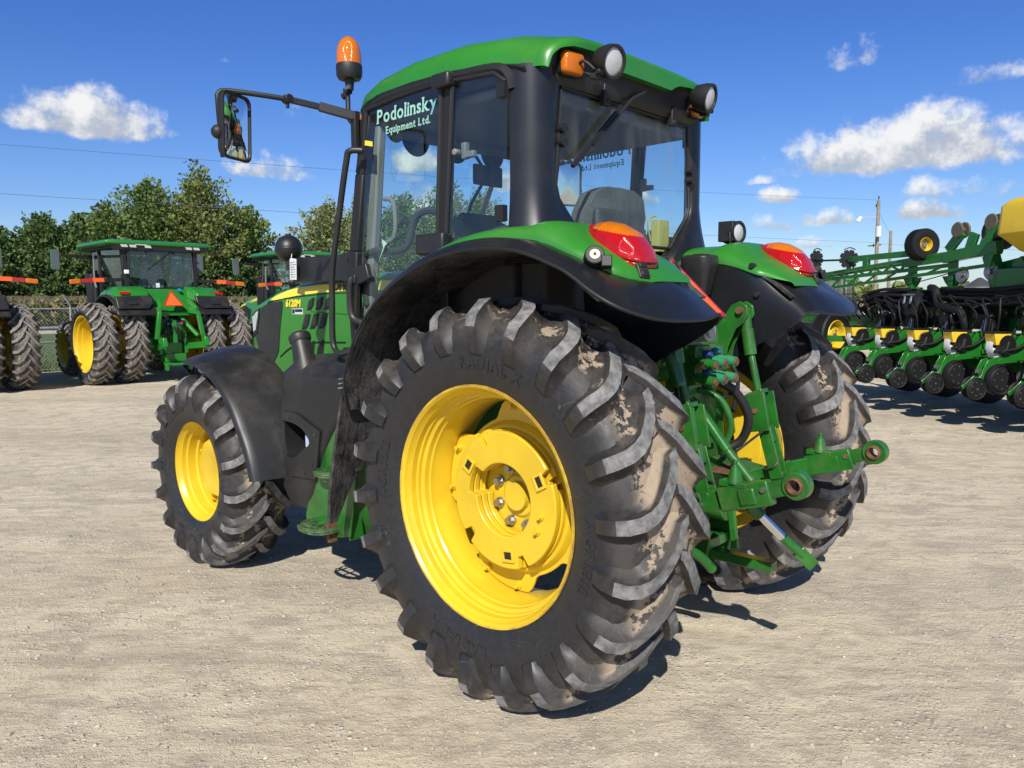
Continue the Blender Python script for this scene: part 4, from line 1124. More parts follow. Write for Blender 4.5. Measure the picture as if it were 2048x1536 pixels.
# SMV triangle between the fenders, leaning forward
A0 = Vector((-.470, .405, 1.848)); dn = Vector((-.155, 0, -.225)).normalized(); rt = Vector((0, -1, 0))
H = .30
def tri(h0, h1, off=0.0):
    return A0 + dn * h1
m = MB()
nrm = rt.cross(dn).normalized()
if nrm.x > 0: nrm = -nrm
def tri_pts(inset, lift):
    a = A0 + dn * inset * 2.0 + nrm * lift; hb = (H - inset) ; w = (hb - inset * 2.0) * .577
    b1 = A0 + dn * hb + rt * w + nrm * lift; b2 = A0 + dn * hb - rt * w + nrm * lift
    return [a, b1, b2]
m.prism(tri_pts(0, 0), nrm * .004); smv = P(m, "slow_vehicle_triangle", RED_REFLECT)
m = MB(); m.prism(tri_pts(.018, .005), nrm * .001); P(m, "orange_centre", ORANGE, smv)
m = MB(); m.bar(A0 + dn * .02 - nrm * .02, A0 + dn * .28 - nrm * .02, .03, .06); m.bar(A0 + dn * .1 - nrm * .03, (-.30, .38, 1.78), .03, .03); P(m, "sign_bracket", PLASTIC, bevel=.01)
m = MB(); m.loft([[(-.19 + u, -.33 + v, z) for u, v in rrect(.17 * k, .16 * k, .05 * k)] for z, k in ((1.70, .6), (1.82, .9), (1.86, 1.0), (1.895, .98), (1.905, .85))]); m.box((-.20, -.33, 1.908), (.06, .08, .006)); P(m, "rear_socket_housing", PLASTIC, bevel=.025, seg=3)

# ---- lamps on the cab
def work_light(c, aim, name="work_light", r=.072, parent=None):
    c = Vector(c); a = Vector(aim).normalized(); par = TR
    m = MB(); pr = [(-.085, .0), (-.085, .035), (-.06, .060), (-.01, r), (.022, r), (.022, r - .012), (.012, r - .014)]
    M3 = a.to_track_quat('Z', 'Y').to_matrix(); secs = []
    for k in range(33):
        t = 2 * PI * k / 32; secs.append([c + M3 @ Vector((q * math.cos(t), q * math.sin(t), z)) for z, q in pr])
    m.loft(secs, closed=False, caps=False)
    o = P(m, name, TRIM)
    m = MB(); secs = []
    for k in range(33):
        t = 2 * PI * k / 32; secs.append([c + M3 @ Vector((q * math.cos(t), q * math.sin(t), z)) for z, q in ((.012, r - .013), (.020, r * .55), (.023, .0001))])
    m.loft(secs, closed=False, caps=False); P(m, "lens", CLEAR_LENS, o)
    return o
for sg in (1, -1):
    o = work_light((-.165, sg * .42, 2.712), (-1, sg * .10, -.25))
    m = MB(); m.bar((-.10, sg * .47, 2.655), (-.02, sg * .48, 2.70), .035, .012); m.bar((-.145, sg * .47, 2.645), (-.10, sg * .475, 2.655), .03, .03); m.cyl((-.15, sg * .455, 2.66), (-.15, sg * .50, 2.66), .012, 8); m.tube(smooth_path([(-.13, sg * .49, 2.67), (-.09, sg * .515, 2.71), (-.05, sg * .51, 2.70), (-.02, sg * .50, 2.69)], 4), .008, 6); P(m, "light_bracket", TRIM, o, bevel=.003)
    m = MB(); c = Vector((-.04, sg * .535, 2.705)); lp = rrect(.125, .098, .024)
    rot = Matrix.Rotation(sg * R_(-6), 3, 'Z')
    m.loft([[c + rot @ Vector((dx, u * s, v * s)) for u, v in lp] for dx, s in ((.03, 1.0), (-.004, 1.0), (-.016, .95), (-.022, .80))]); am = P(m, "turn_signal", AMBER_LENS, angle=50)
    m = MB(); m.loft([[c + rot @ Vector((dx, u * 1.08, v * 1.1)) for u, v in lp] for dx in (.04, .006)]); P(m, "signal_housing", TRIM, am)
for sg in (1, -1):
    m = MB(); c = Vector((1.335, sg * .62, 2.655)); lp = rrect(.16, .075, .025)
    m.loft([[c + Vector((dx, u * k, v * k)) for u, v in lp] for dx, k in ((-.05, 1.0), (.02, 1.0), (.035, .8))]); P(m, "front_turn_signal", AMBER_LENS)
    work_light((1.36, sg * .40, 2.655), (1, 0, -.2), name="front_work_light", r=.06)
# the dark round lamp on the right fender
o = work_light((-.19, -.72, 2.045), (-1, .15, .0), r=.062, name="fender_work_light")
m = MB(); m.box((-.20, -.72, 1.972), (.10, .13, .012)); m.bar((-.19, -.655, 1.975), (-.19, -.655, 2.045), .02, .008); m.bar((-.19, -.785, 1.975), (-.19, -.785, 2.045), .02, .008); m.box((-.155, -.72, 2.05), (.09, .115, .11)); P(m, "light_bracket", TRIM, o, bevel=.008)

# ---- beacon, mirror, hand rail (left side), plain mirror on the right
b = empty("beacon", (1.31, .75, 2.73), 0.0, TR)
m = MB(); m.lathe([(.205, .066), (.255, .066), (.295, .060), (.325, .046), (.345, .026), (.352, .0001)], axis='Z', n=32); m.build("amber_dome", AMBER_LENS, b, angle=60)
m = MB(); m.lathe([(.128, .030), (.132, .058), (.150, .068), (.195, .070), (.207, .067), (.207, .0001)], axis='Z', n=32); m.lathe([(.075, .0001), (.075, .020), (.13, .026)], axis='Z', n=20); m.build("beacon_base", TRIM, b, angle=50)
m = MB(); m.tube([(-.01, 0, -.09), (.02, .0, -.035), (.02, 0, .085)], .013, 10); m.tube([(-.07, -.03, -.125), (-.01, 0, -.09), (.03, .0, -.05)], .015, 10); m.box((.02, 0, .075), (.04, .03, .03)); m.tube([(.02, 0, .06), (.05, .01, .05)], .018, 10); m.build("beacon_stalk", TRIM, b)
m = MB(); m.cyl((.0, .025, .08), (-.03, .03, .083), .010, 8); m.build("wing_nut", STEEL, b)
for sg in (1, -1):
    mr = empty("side_mirror", (1.21, sg * .77, 2.6), 0.0, TR)
    L_ = lambda p: Vector((p[0] - 1.21, sg * (p[1]) - sg * .77, p[2] - 2.6))
    m = MB(); m.bar(L_((1.205, .80, 2.645)), L_((1.30, .95, 2.685)), .035, .045); m.bar(L_((1.29, .935, 2.68)), L_((1.355, 1.11, 2.705)), .024, .030)
    m.bar(L_((1.205, .795, 2.67)), L_((1.205, .795, 2.46)), .035, .040); m.box(L_((1.215, .755, 2.55)), (.06, .07, .16)); m.tube(smooth_path([L_((1.335, 1.06, 2.70)), L_((1.40, 1.20, 2.712)), L_((1.48, 1.345, 2.722)), L_((1.50, 1.392, 2.708)), L_((1.50, 1.398, 2.65)), L_((1.50, 1.385, 2.40))], 6), .013, 10)
    m.tube([L_((1.33, 1.10, 2.705)), L_((1.38, 1.10, 2.705))], .024, 8); m.tube([L_((1.355, 1.10, 2.70)), L_((1.355, 1.10, 2.66))], .009, 8); m.build("mirror_arm", TRIM, mr, bevel=.003)
    c = L_((1.485, 1.318, 2.552)); rot = Matrix.Rotation(sg * R_(25), 3, 'Z') @ Matrix.Rotation(R_(-2), 3, 'Y'); lp = rrect(.215, .325, .04)
    m = MB(); m.loft([[c + rot @ Vector((dx, u * s, v * s)) for u, v in lp] for dx, s in ((.05, .55), (.03, .92), (.0, 1.0), (-.012, 1.0), (-.012, .93), (-.004, .91))], caps=False); m.loft([[c + rot @ Vector((.05, u * s, v * s)) for u, v in lp] for s in (.55, .02)], caps=False)
    m.ball(c + rot @ Vector((.03, sg * .095, -.04)), .035, 12, 8); m.build("mirror_housing", TRIM, mr, angle=45)
    m = MB(); m.loft([[c + rot @ Vector((-.004 - .0085 * (1 - k * k), u * .92 * k, v * .92 * k)) for u, v in lp] for k in (1.0, .85, .7, .55, .4, .25, .1, .01)], closed=True, caps=False); m.build("mirror_glass", MIRROR, mr, angle=80)
m = MB(); m.tube(smooth_path([(1.10, .83, 2.452), (1.15, .875, 2.45), (1.175, .88, 2.40), (1.25, .88, 2.15), (1.33, .88, 1.85), (1.345, .88, 1.65), (1.35, .88, 1.50), (1.335, .88, 1.43), (1.28, .88, 1.405), (1.20, .86, 1.42), (1.15, .82, 1.43)], 6), .0165, 12); P(m, "hand_rail", PLASTIC)
m = MB(); m.box((2.04, .45, 1.895), (.70, .05, .165)); m.box((1.74, .47, 1.895), (.14, .035, .175)); m.cyl((2.46, .45, 1.90), (2.46, .45, 1.97), .035, 12); br = P(m, "side_bracket", PLASTIC, bevel=.008)
m = MB()
for z in (1.85, 1.94): m.cyl((1.745, .486, z), (1.745, .495, z), .010, 10)
P(m, "bracket_bolts", TRIM, br)
m = MB(); m.ball((2.485, .45, 2.045), .093, 28, 18); m.cyl((2.485, .45, 2.13), (2.485, .45, 2.145), .02, 10); m.lathe([(2.040, .0935), (2.045, .0950), (2.050, .0935)], c=(2.485, .45, 0), axis='Z', n=28); P(m, "ball_cap", PLASTIC, br)
# ---- front fender, tank, steps
for sg in (1, -1):
    f = empty("front_fender", (2.6, sg * .9, .6), 0.0, TR)
    def fp(a, r, y): return (r * math.cos(R_(a)), sg * (y - .9), r * math.sin(R_(a)))
    rows = []
    for k in range(41):
        a = 86 + k * (176 - 86) / 40
        d_ = .0 if a < 150 else (a - 150) / 26 * .055
        e_ = max(0, (95 - a) / 9) * .02
        rows.append([fp(a, r + d_ - e_ * 0, y) for r, y in ((.775, .735), (.795, .742), (.797, .77), (.785, .85), (.768, .93), (.750, 1.01), (.732, 1.08), (.722, 1.112), (.710, 1.126), (.692, 1.130))])
    m = MB(); m.grid(rows, thick=.008, flip=(sg > 0)); m.build("fender_skin", PLASTIC, f, angle=60, bevel=0)
    m = MB(); m.tube([fp(86 + k * 90 / 30, .702 + (0 if k < 21 else (k - 21) / 9 * .058), 1.125) for k in range(31)], .009, 6); m.build("fender_edge", PLASTIC, f)
    # embossed badge and groove on the crown
    def crown(a, y, up): 
        r = .797 - max(0, (y - .77)) * .215
        return Vector(fp(a, r + up, y))
    m = MB(); lp = rrect(14, .13, .035 * 1.0)
    lp = []
    for (u, v) in rrect(1.0, 1.0, .28, 5): lp.append(crown(117 + u * 8.5, .905 + v * .115, .004))
    m.tube(lp + [lp[0]], .0035, 6, caps=False)
    deer = [(-.30, -.10), (-.05, .02), (.18, .06), (.32, .22), (.22, .02), (.30, -.20), (.10, -.08), (-.12, -.08), (-.22, -.28)]
    m.tube([crown(117 - u * 8.5, .905 + v * .115, .004) for u, v in deer], .003, 6)
    m.build("fender_emboss", PLASTIC, f)
    m = MB(); m.tube([crown(132, y, .004) for y in (.80, .86, .92, .985)], .0045, 6); m.build("fender_groove", TRIM, f)
    m = MB(); m.box(fp(170, .815, .78), (.02, .11, .03)); m.build("fender_stay", STEEL, f, bevel=.004)
    m = MB(); m.bar(fp(120, .70, .6), fp(120, .77, .85), .06, .02); m.bar(fp(160, .72, .5), fp(165, .79, .85), .06, .02); m.bar(fp(120, .2, .55), fp(120, .75, .6), .05, .03); m.build("fender_support", DARK, f)
tk = empty("fuel_tank", (1.5, .75, .9), 0.0, TR)
def tsec(z, xf, xr, yo, yi, r=.05):
    cx, cy, w, h = (xf + xr) / 2, (yo + yi) / 2, xf - xr, yo - yi
    return [(cx + u - 1.5, cy + v - .75, z - .9) for u, v in rrect(w, h, min(r, w * .3), 5)]
m = MB()
m.loft([tsec(.47, 1.72, 1.60, .86, .55, .03), tsec(.50, 1.80, 1.56, .925, .50), tsec(.60, 1.845, 1.50, .945, .48), tsec(.85, 1.84, 1.38, .95, .48), tsec(.98, 1.835, 1.28, .95, .48), tsec(1.06, 1.83, 1.20, .952, .48), tsec(1.22, 1.81, 1.15, .95, .48), tsec(1.275, 1.80, 1.14, .948, .48), tsec(1.32, 1.78, 1.15, .90, .48), tsec(1.375, 1.70, 1.17, .80, .50), tsec(1.385, 1.6, 1.25, .72, .55)])
TB = m.build("tank_body", PLASTIC, tk, angle=28)
m = MB(); m.tube([(.13, .11, .34), (.185, .105, .47), (.225, .10, .56)], [.085, .062, .055], 20); m.build("filler_neck", PLASTIC, tk)
m = MB(); m.tube([(.218, .10, .548), (.225, .10, .563), (.236, .10, .588), (.242, .10, .600)], [.058, .064, .064, .05], 24); m.build("filler_cap", PLASTIC, tk, bevel=.004)
def carve(o, cutter):
    """subtract a solid from a finished part and drop the solid again"""
    c = cutter.build("cutter", TRIM); c.parent = o.parent
    md = o.modifiers.new("carve", 'BOOLEAN'); md.object = c; md.solver = 'EXACT'; md.operation = 'DIFFERENCE'; md.material_mode = 'TRANSFER'
    bpy.context.view_layer.update()
    dg = bpy.context.evaluated_depsgraph_get()
    me = bpy.data.meshes.new_from_object(o.evaluated_get(dg)); o.modifiers.clear(); o.data = me
    me.set_sharp_from_angle(angle=R_(28)); bpy.data.objects.remove(c)
m = MB(); pl = [(.27, .155), (.12, .155), (-.12, .075), (-.06, -.20), (.20, -.215), (.235, -.12)]
m.prism([(x, .196, z) for x, z in pl], (0, .016, 0)); hp = m.build("tank_step_plate", PLASTIC, tk)
el = [(.262, .10), (.15, .095), (.05, .065), (-.01, .0), (.06, -.05), (.155, -.105), (.235, -.10), (.265, .0)]
el = [(p.x, p.y) for p in smooth_path([(x, z, 0) for x, z in el + [el[0]]], 4)[:-1]]
cu = MB(); cu.loft([[(x, .30, z) for x, z in el], [(x, .02, z) for x, z in el]]); carve(TB, cu)
cu = MB(); cu.loft([[(x, .30, z) for x, z in el], [(x, .02, z) for x, z in el]]); carve(hp, cu)
m = MB(); m.loft([[(.10 + u, .10 + dx, -.01 + v) for u, v in rrect(.055 * s, .11 * s, .015 * s, 4)] for dx, s in ((-.09, 1.0), (.045, .92), (.055, .7))]); m.build("drain_cap", mat("pale_blue_plastic", (.42, .52, .68), .4), hp)
for x, z in ((.20, .125), (-.07, .05), (.05, -.18), (-.03, -.12)):
    m = MB(); m.cyl((x, .21, z), (x, .216, z), .012, 10); m.build("plate_screw", DARK, tk)
STEPG = mat("scuffed_step_paint", (.045, .105, .035), .6, var=.5, vscale=30, dust=.7, dscale=12, dustcol=(.22, .19, .14))
st = empty("entry_steps", (1.5, .86, .6), 0.0, TR)
L_ = lambda p: (p[0] - 1.5, p[1] - .86, p[2] - .6)
m = MB(); m.prism([L_(p) for p in [(1.335, .93, 1.16), (1.60, .93, .475), (1.60, .93, .435), (1.32, .93, .385), (1.17, .93, .42), (1.10, .93, .76), (1.22, .93, 1.16)]], (0, -.012, 0))
m.prism([L_(p) for p in [(1.20, .918, .39), (1.20, .60, .39), (1.16, .60, 1.1), (1.20, .918, 1.1)]], (-.012, 0, 0)); m.build("step_cheek", GREEN_HITCH, st, bevel=.003)
for (z, x0, x1, yo) in ((.445, 1.52, 1.27, 1.075), (.755, 1.40, 1.25, 1.02)):
    m = MB(); rim = []
    for k in range(17):
        t = PI * k / 16; rim.append(Vector(L_(((x0 + x1) / 2 + (x0 - x1) / 2 * math.cos(t), .93 + (yo - .93) * (math.sin(t) ** .38), z - .03 * (1 - k / 16) * 0))))
    m.loft([[p + Vector((0, 0, dz)) + Vector((0, dy, 0)) for p in rim] for dz, dy in ((-.016, 0), (.016, 0))], closed=False, caps=False)
    m.loft([[p + Vector((0, -.006, dz)) for p in rim] for dz in (-.016, .016)], closed=False, caps=False)
    m.tube(rim, .004, 6)
    for k in (4, 8, 12):
        m.bar(L_((rim[k].x + 1.5, .93, z)), rim[k], .005, .018)
    m.bar(L_((x0 - .01, .93 + (yo - .93) * .55, z)), L_((x1 + .01, .93 + (yo - .93) * .55, z)), .005, .018)
    m.build("step_tread", STEPG, st)
m = MB(); m.box(L_((1.315, .95, .425)), (.03, .05, .11)); m.build("rusty_step_tab", RUST, st)
m = MB(); m.prism([L_(p) for p in [(1.14, .86, .38), (1.30, .70, .38), (1.34, .70, .46), (1.16, .86, .50)]], (0, 0, .01)); m.build("step_base_plate", GREEN_HITCH, st)

# ---- three-point hitch
HT = empty("rear_hitch", (-.5, 0, .8), 0.0, TR)
def Lh(p): return Vector((p[0] + .5, p[1], p[2] - .8))
def Hb(mb, name, mt=None, par=None, **kw): return mb.build(name, mt or GREEN_HITCH, HT if par is None else par, **kw)
for sg in (1, -1):
    # lower link: flat arm, thickened sleeve, ball end
    la = empty("lower_link", tuple(Lh((-.60, sg * .40, .84))), 0.0, HT)
    y = sg * .436
    def Ll(p): return Vector((p[0] + .60, p[1] - sg * .40, p[2] - .84))
    m = MB(); m.bar(Ll((-.25, sg * .34, .70)), Ll((-.80, y, .878)), .030, .085); m.bar(Ll((-.74, y, .86)), Ll((-.955, y, .926)), .048, .100); m.bar(Ll((-.83, y + sg * .004, .885)), Ll((-.90, y + sg * .004, .906)), .058, .066)
    m.bar(Ll((-.93, y, .925)), Ll((-1.03, y, .962)), .030, .064); m.build("link_arm", GREEN_HITCH, la, bevel=.007)
    c = Ll((-1.055, y, .969)); m = MB()
    m.lathe([(-.026, .034), (-.026, .050), (-.020, .055), (.020, .055), (.026, .050), (.026, .034)], c=c, n=36); m.build("link_eye", GREEN_HITCH, la, angle=30)
    m = MB(); m.lathe([(-.027, .044), (-.012, .037), (.0, .035), (.012, .037), (.027, .044)], c=c, n=36); m.lathe([(-.040, .026), (-.036, .032), (0, .039), (.036, .032), (.040, .026), (.030, .021), (-.030, .021), (-.040, .026)], c=c + Vector((0, 0, -.0)), n=32); m.build("link_ball", RUST, la)
    m = MB(); b0 = Ll((-.80, y, .955)); m.tube([b0 + Vector((0, 0, -.02)), b0 + Vector((0, 0, .03)), b0 + Vector((0, 0, .05)), b0 + Vector((0, 0, .052)), b0 + Vector((0, 0, .075))], [.034, .022, .016, .009, .009], 12); m.box(b0 + Vector((0, 0, -.02)), (.12, .05, .025)); m.build("latch_knob", GREEN_HITCH, la, bevel=.004)
    m = MB(); m.cyl(Ll((-.93, y - sg * .03, .935)), Ll((-.93, y + sg * .035, .935)), .011, 10); m.build("latch_pin", STEEL if sg > 0 else RUST, la)
    # lift rod and lift arm
    lr = empty("lift_rod", tuple(Lh((-.5, sg * .345, 1.2))), 0.0, HT)
    def Lr(p): return Vector((p[0] + .5, p[1] - sg * .345, p[2] - 1.2))
    yy = sg * .345
    m = MB(); m.cyl(Lr((-.445, yy, 1.60)), Lr((-.458, yy, 1.47)), .026, 16); m.tube([Lr((-.452, yy, 1.53)), Lr((-.475, yy, 1.40))], .031, 18); m.tube([Lr((-.475, yy, 1.41)), Lr((-.525, yy, 1.20))], .019, 8); m.tube([Lr((-.520, yy, 1.225)), Lr((-.552, yy, 1.06))], .031, 18); m.bar(Lr((-.518, yy, 1.225)), Lr((-.526, yy, 1.205)), .08, .07)
    m.tube([Lr((-.550, yy, 1.06)), Lr((-.575, yy, .99))], .027, 14); m.bar(Lr((-.57, yy + .030, 1.04)), Lr((-.64, yy + .028, .80)), .010, .065, up=(1, 0, 0)); m.bar(Lr((-.57, yy - .030, 1.04)), Lr((-.64, yy - .028, .80)), .010, .065, up=(1, 0, 0)); m.bar(Lr((-.56, yy, 1.05)), Lr((-.585, yy, .97)), .055, .055)
    m.build("rod_body", GREEN_HITCH, lr, bevel=.003)
    m = MB(); dv = Vector((-.032, 0, -.165)).normalized(); a0 = Lr((-.525, yy, 1.215)); a1 = Lr((-.560, yy, 1.03))
    for s2 in (1, -1): m.bar(a0 + Vector((.0, s2 * .055, 0)), a1 + Vector((.0, s2 * .055, 0)), .012, .10, up=(1, 0, 0))
    m.bar(a0 + Vector((.035, 0, 0)), a1 + Vector((.035, 0, 0)), .10, .012, up=(1, 0, 0)); m.build("rod_channel", GREEN_HITCH, lr, bevel=.003)
    m = MB(); m.cyl(Lr((-.535, yy + .055, 1.13)), Lr((-.535, yy + .068, 1.13)), .014, 10); m.build("rod_pin", RUST, lr)
    m = MB(); cl = [(-.20, 1.36), (-.26, 1.47), (-.33, 1.575), (-.385, 1.650), (-.43, 1.668), (-.468, 1.645), (-.475, 1.60), (-.45, 1.56), (-.41, 1.53), (-.37, 1.44), (-.35, 1.33), (-.25, 1.26)]
    for s2 in (1, -1): m.prism([Lr((x, yy + s2 * .032 - .007, z)) for x, z in cl], (0, .016, 0))
    m.bar(Lr((-.05, yy, 1.36)), Lr((-.26, yy, 1.38)), .07, .11); m.build("lift_arm", GREEN_HITCH, lr, bevel=.005)
    m = MB(); m.cyl(Lr((-.435, yy - .062, 1.622)), Lr((-.435, yy + .062, 1.622)), .018, 14); m.build("arm_pin", RUST, lr)
    # sway block and lift cylinder
    m = MB(); m.bar(Lh((-.30, sg * .30, .95)), Lh((-.62, sg * .34, .845)), .05, .06)
    if sg > 0: m.prism([Lh((x, sg * .30, z)) for x, z in ((-.42, 1.10), (-.50, 1.02), (-.55, .84), (-.62, .72), (-.46, .72), (-.40, .86))], (0, sg * .03, 0)); Hb(m, "sway_block", bevel=.004)
m = MB(); m.tube([Lh((-.36, .16, 1.30)), Lh((-.455, .14, 1.19))], .020, 14); m.tube([Lh((-.44, .145, 1.21)), Lh((-.60, .12, 1.0))], .025, 16); m.tube([Lh((-.59, .12, 1.01)), Lh((-.71, .10, .87))], .021, 16); m.ball(Lh((-.40, .15, 1.25)), .035); m.box(Lh((-.36, .15, 1.30)), (.08, .09, .10)); Hb(m, "lift_cylinder", bevel=.003)
m = MB(); m.tube(smooth_path([Lh((-.44, .10, 1.26)), Lh((-.53, .06, 1.22)), Lh((-.575, .04, 1.10)), Lh((-.545, .06, .99))], 6), .015, 10); Hb(m, "hydraulic_pipe")
m = MB(); m.tube([Lh((-.575, -.30, 1.035)), Lh((-.61, .06, .985)), Lh((-.655, .17, .95))], .006, 6); Hb(m, "tie_rod", DARK)
# chrome stabiliser hanging below the left link
m = MB(); m.tube([Lh((-.80, .30, .82)), Lh((-.835, .27, .775))], .028, 14); ts = Hb(m, "stabiliser", bevel=.003)
m = MB(); m.tube([Lh((-.900, .205, .682)), Lh((-.965, .14, .60))], .020, 14); m.bar(Lh((-.950, .155, .62)), Lh((-1.0, .11, .555)), .026, .055); Hb(m, "stabiliser_end", bevel=.003)
m = MB(); m.tube([Lh((-.835, .27, .775)), Lh((-.905, .20, .675))], .019, 16); Hb(m, "chrome_sleeve", CHROME, ts)
for sg in (1, -1):
    m = MB(); m.tube([Lh((-.640, sg * .33, .815)), Lh((-.640, sg * .44, .815))], .012, 10); m.tube(smooth_path([Lh((-.640, sg * .445, .815)), Lh((-.655, sg * .45, .85)), Lh((-.635, sg * .45, .87)), Lh((-.615, sg * .45, .84)), Lh((-.635, sg * .447, .80))], 4), .003, 5); Hb(m, "linch_pin", STEEL)
    m = MB(); m.tube(smooth_path([Lh((-.60, sg * .37, .93)), Lh((-.64, sg * .33, .90)), Lh((-.63, sg * .30, .86)), Lh((-.58, sg * .31, .84))], 4), .005, 6); Hb(m, "retaining_wire", DARK)
# drawbar, support plates, pto area
m = MB(); m.bar(Lh((.10, 0, .47)), Lh((-.78, 0, .47)), .06, .045); Hb(m, "drawbar", bevel=.004)
m = MB(); m.prism([Lh(p) for p in [(-.36, .12, .78), (-.47, .12, .74), (-.52, .12, .56), (-.50, .12, .46), (-.36, .12, .46)]], (0, -.02, 0)); m.prism([Lh(p) for p in [(-.36, -.10, .78), (-.47, -.10, .74), (-.52, -.10, .56), (-.50, -.10, .46), (-.36, -.10, .46)]], (0, -.02, 0)); m.box(Lh((-.45, 0, .53)), (.10, .22, .05)); m.bar(Lh((-.56, .02, .82)), Lh((-.60, .02, .52)), .022, .035); m.tube(smooth_path([Lh((-.30, .34, .56)), Lh((-.45, .30, .57)), Lh((-.52, .22, .52)), Lh((-.55, .14, .44))], 4), .024, 12); Hb(m, "drawbar_support", bevel=.005)
m = MB()
for yy in (.27,): m.prism([Lh(p) for p in [(-.40, yy, 1.22), (-.47, yy, 1.18), (-.48, yy, 1.0), (-.50, yy, .80), (-.54, yy, .68), (-.44, yy, .68), (-.38, yy, .9)]], (0, -.03, 0))
m.box(Lh((-.40, .06, 1.14)), (.08, .26, .30)); m.prism([Lh(p) for p in [(-.42, .10, .90), (-.62, .12, .87), (-.64, -.18, .87), (-.42, -.18, .90)]], (0, 0, .02)); m.tube([Lh((-.40, 0, .70)), Lh((-.55, 0, .70))], .06, 18); Hb(m, "hitch_frame", bevel=.006)
m = MB(); m.box(Lh((-.56, .06, .90)), (.12, .16, .012)); Hb(m, "rusty_cover_plate", RUST)
# hydraulic couplers
cp = mat("teal_coupler_paint", (0.02, .22, .10), .4, coat=.2, dust=.2)
COUP = empty("coupler_block", tuple(Lh((-.45, .05, 1.37))), 0.0, HT)
m = MB(); m.box((.03, 0, .01), (.10, .26, .18)); m.box((.07, .0, .14), (.10, .30, .12)); m.build("valve_body", GREEN_HITCH, COUP, bevel=.008)
for (dy, dz) in ((.04, .035), (.04, -.04), (-.06, .035), (-.06, -.04), (.13, .03), (.13, -.045)):
    m = MB(); m.cyl((-.01, dy, dz), (-.075, dy, dz - .01), .019, 14); m.cyl((-.07, dy, dz - .009), (-.115, dy, dz - .016), .024, 16); q = m.build("coupler", cp if dy < .1 else GREEN_HITCH, COUP)
    m = MB(); m.cyl((-.115, dy, dz - .016), (-.124, dy, dz - .017), .017, 14); m.build("coupler_face", RUST, q)
for (dy, dz, c_) in ((.10, .06, (.02, .05, .22)), (.10, -.02, (.02, .05, .22)), (.02, .07, (.02, .16, .20)), (.16, .01, (.10, .10, .02))):
    m = MB(); m.box((-.06, dy, dz), (.04, .045, .03), rot=Euler((.4, .3, .2)).to_matrix()); m.build("dust_cap", mat("coloured_dust_cap", c_, .4), COUP, bevel=.008)
m = MB(); m.cyl((-.02, .13, .16), (-.09, .14, .165), .045, 18); m.cyl((-.085, .14, .165), (-.10, .14, .166), .030, 16); m.build("trailer_socket", mat("grey_socket", (.35, .36, .37), .4, metal=.5), COUP)
for k, pth in enumerate(([(-.46, -.02, 1.30), (-.52, -.10, 1.24), (-.56, -.16, 1.12), (-.52, -.18, 1.00), (-.44, -.14, .94)], [(-.42, .08, 1.30), (-.47, .02, 1.24), (-.50, -.06, 1.22), (-.50, -.14, 1.26)], [(-.36, .26, 1.42), (-.44, .30, 1.30), (-.46, .30, 1.10), (-.40, .28, .95)], [(-.38, -.2, 1.42), (-.46, -.24, 1.30), (-.44, -.24, 1.12)])):
    m = MB(); m.tube(smooth_path([Lh(p) for p in pth], 6), .022 if k == 0 else .010, 12); Hb(m, "hydraulic_hose", TRIM)
# low pipework filling the space between the wheels
m = MB(); m.tube(smooth_path([Lh((-.34, .33, 1.52)), Lh((-.44, .36, 1.44)), Lh((-.50, .37, 1.30))], 4), .03, 12); m.ball(Lh((-.36, .33, 1.42)), .06); m.box(Lh((-.30, .30, 1.40)), (.14, .14, .18)); m.box(Lh((-.26, -.10, 1.50)), (.10, .5, .16)); Hb(m, "rockshaft_housing", bevel=.015)
# sale tag hanging from the bracket
tg = MB()
lpz = [(2.392, .50, 1.972), (2.362, .505, 1.975), (2.278, .52, 1.965), (2.284, .52, 1.83), (2.398, .50, 1.835)]
tg.prism(lpz, (0, .0015, 0)); TAG = tg.build("sale_tag", WHITE)
tag(TAG, "white paper tag with handwriting hanging from the black ball cap on the bracket", "paper tag")
m = MB(); rnd = random.Random(4)
for k in range(7):
    z = 1.945 - .016 * k; xx = 2.375
    while xx > 2.30:
        w = rnd.uniform(.008, .022); m.prism([(xx, .5065 + (2.39 - xx) * .14, z), (xx - w, .5065 + (2.39 - xx + w) * .14, z + rnd.uniform(-.002, .002)), (xx - w, .5065 + (2.39 - xx + w) * .14, z + .003), (xx, .5065 + (2.39 - xx) * .14, z + .0035)], (0, .0008, 0)); xx -= w + rnd.uniform(.004, .012)
m.build("handwriting", DECAL_DARK, TAG)
m = MB(); m.tube([(2.376, .50, 1.968), (2.40, .48, 2.0), (2.43, .46, 2.02)], .0025, 5); m.build("tag_string", WHITE, TAG)
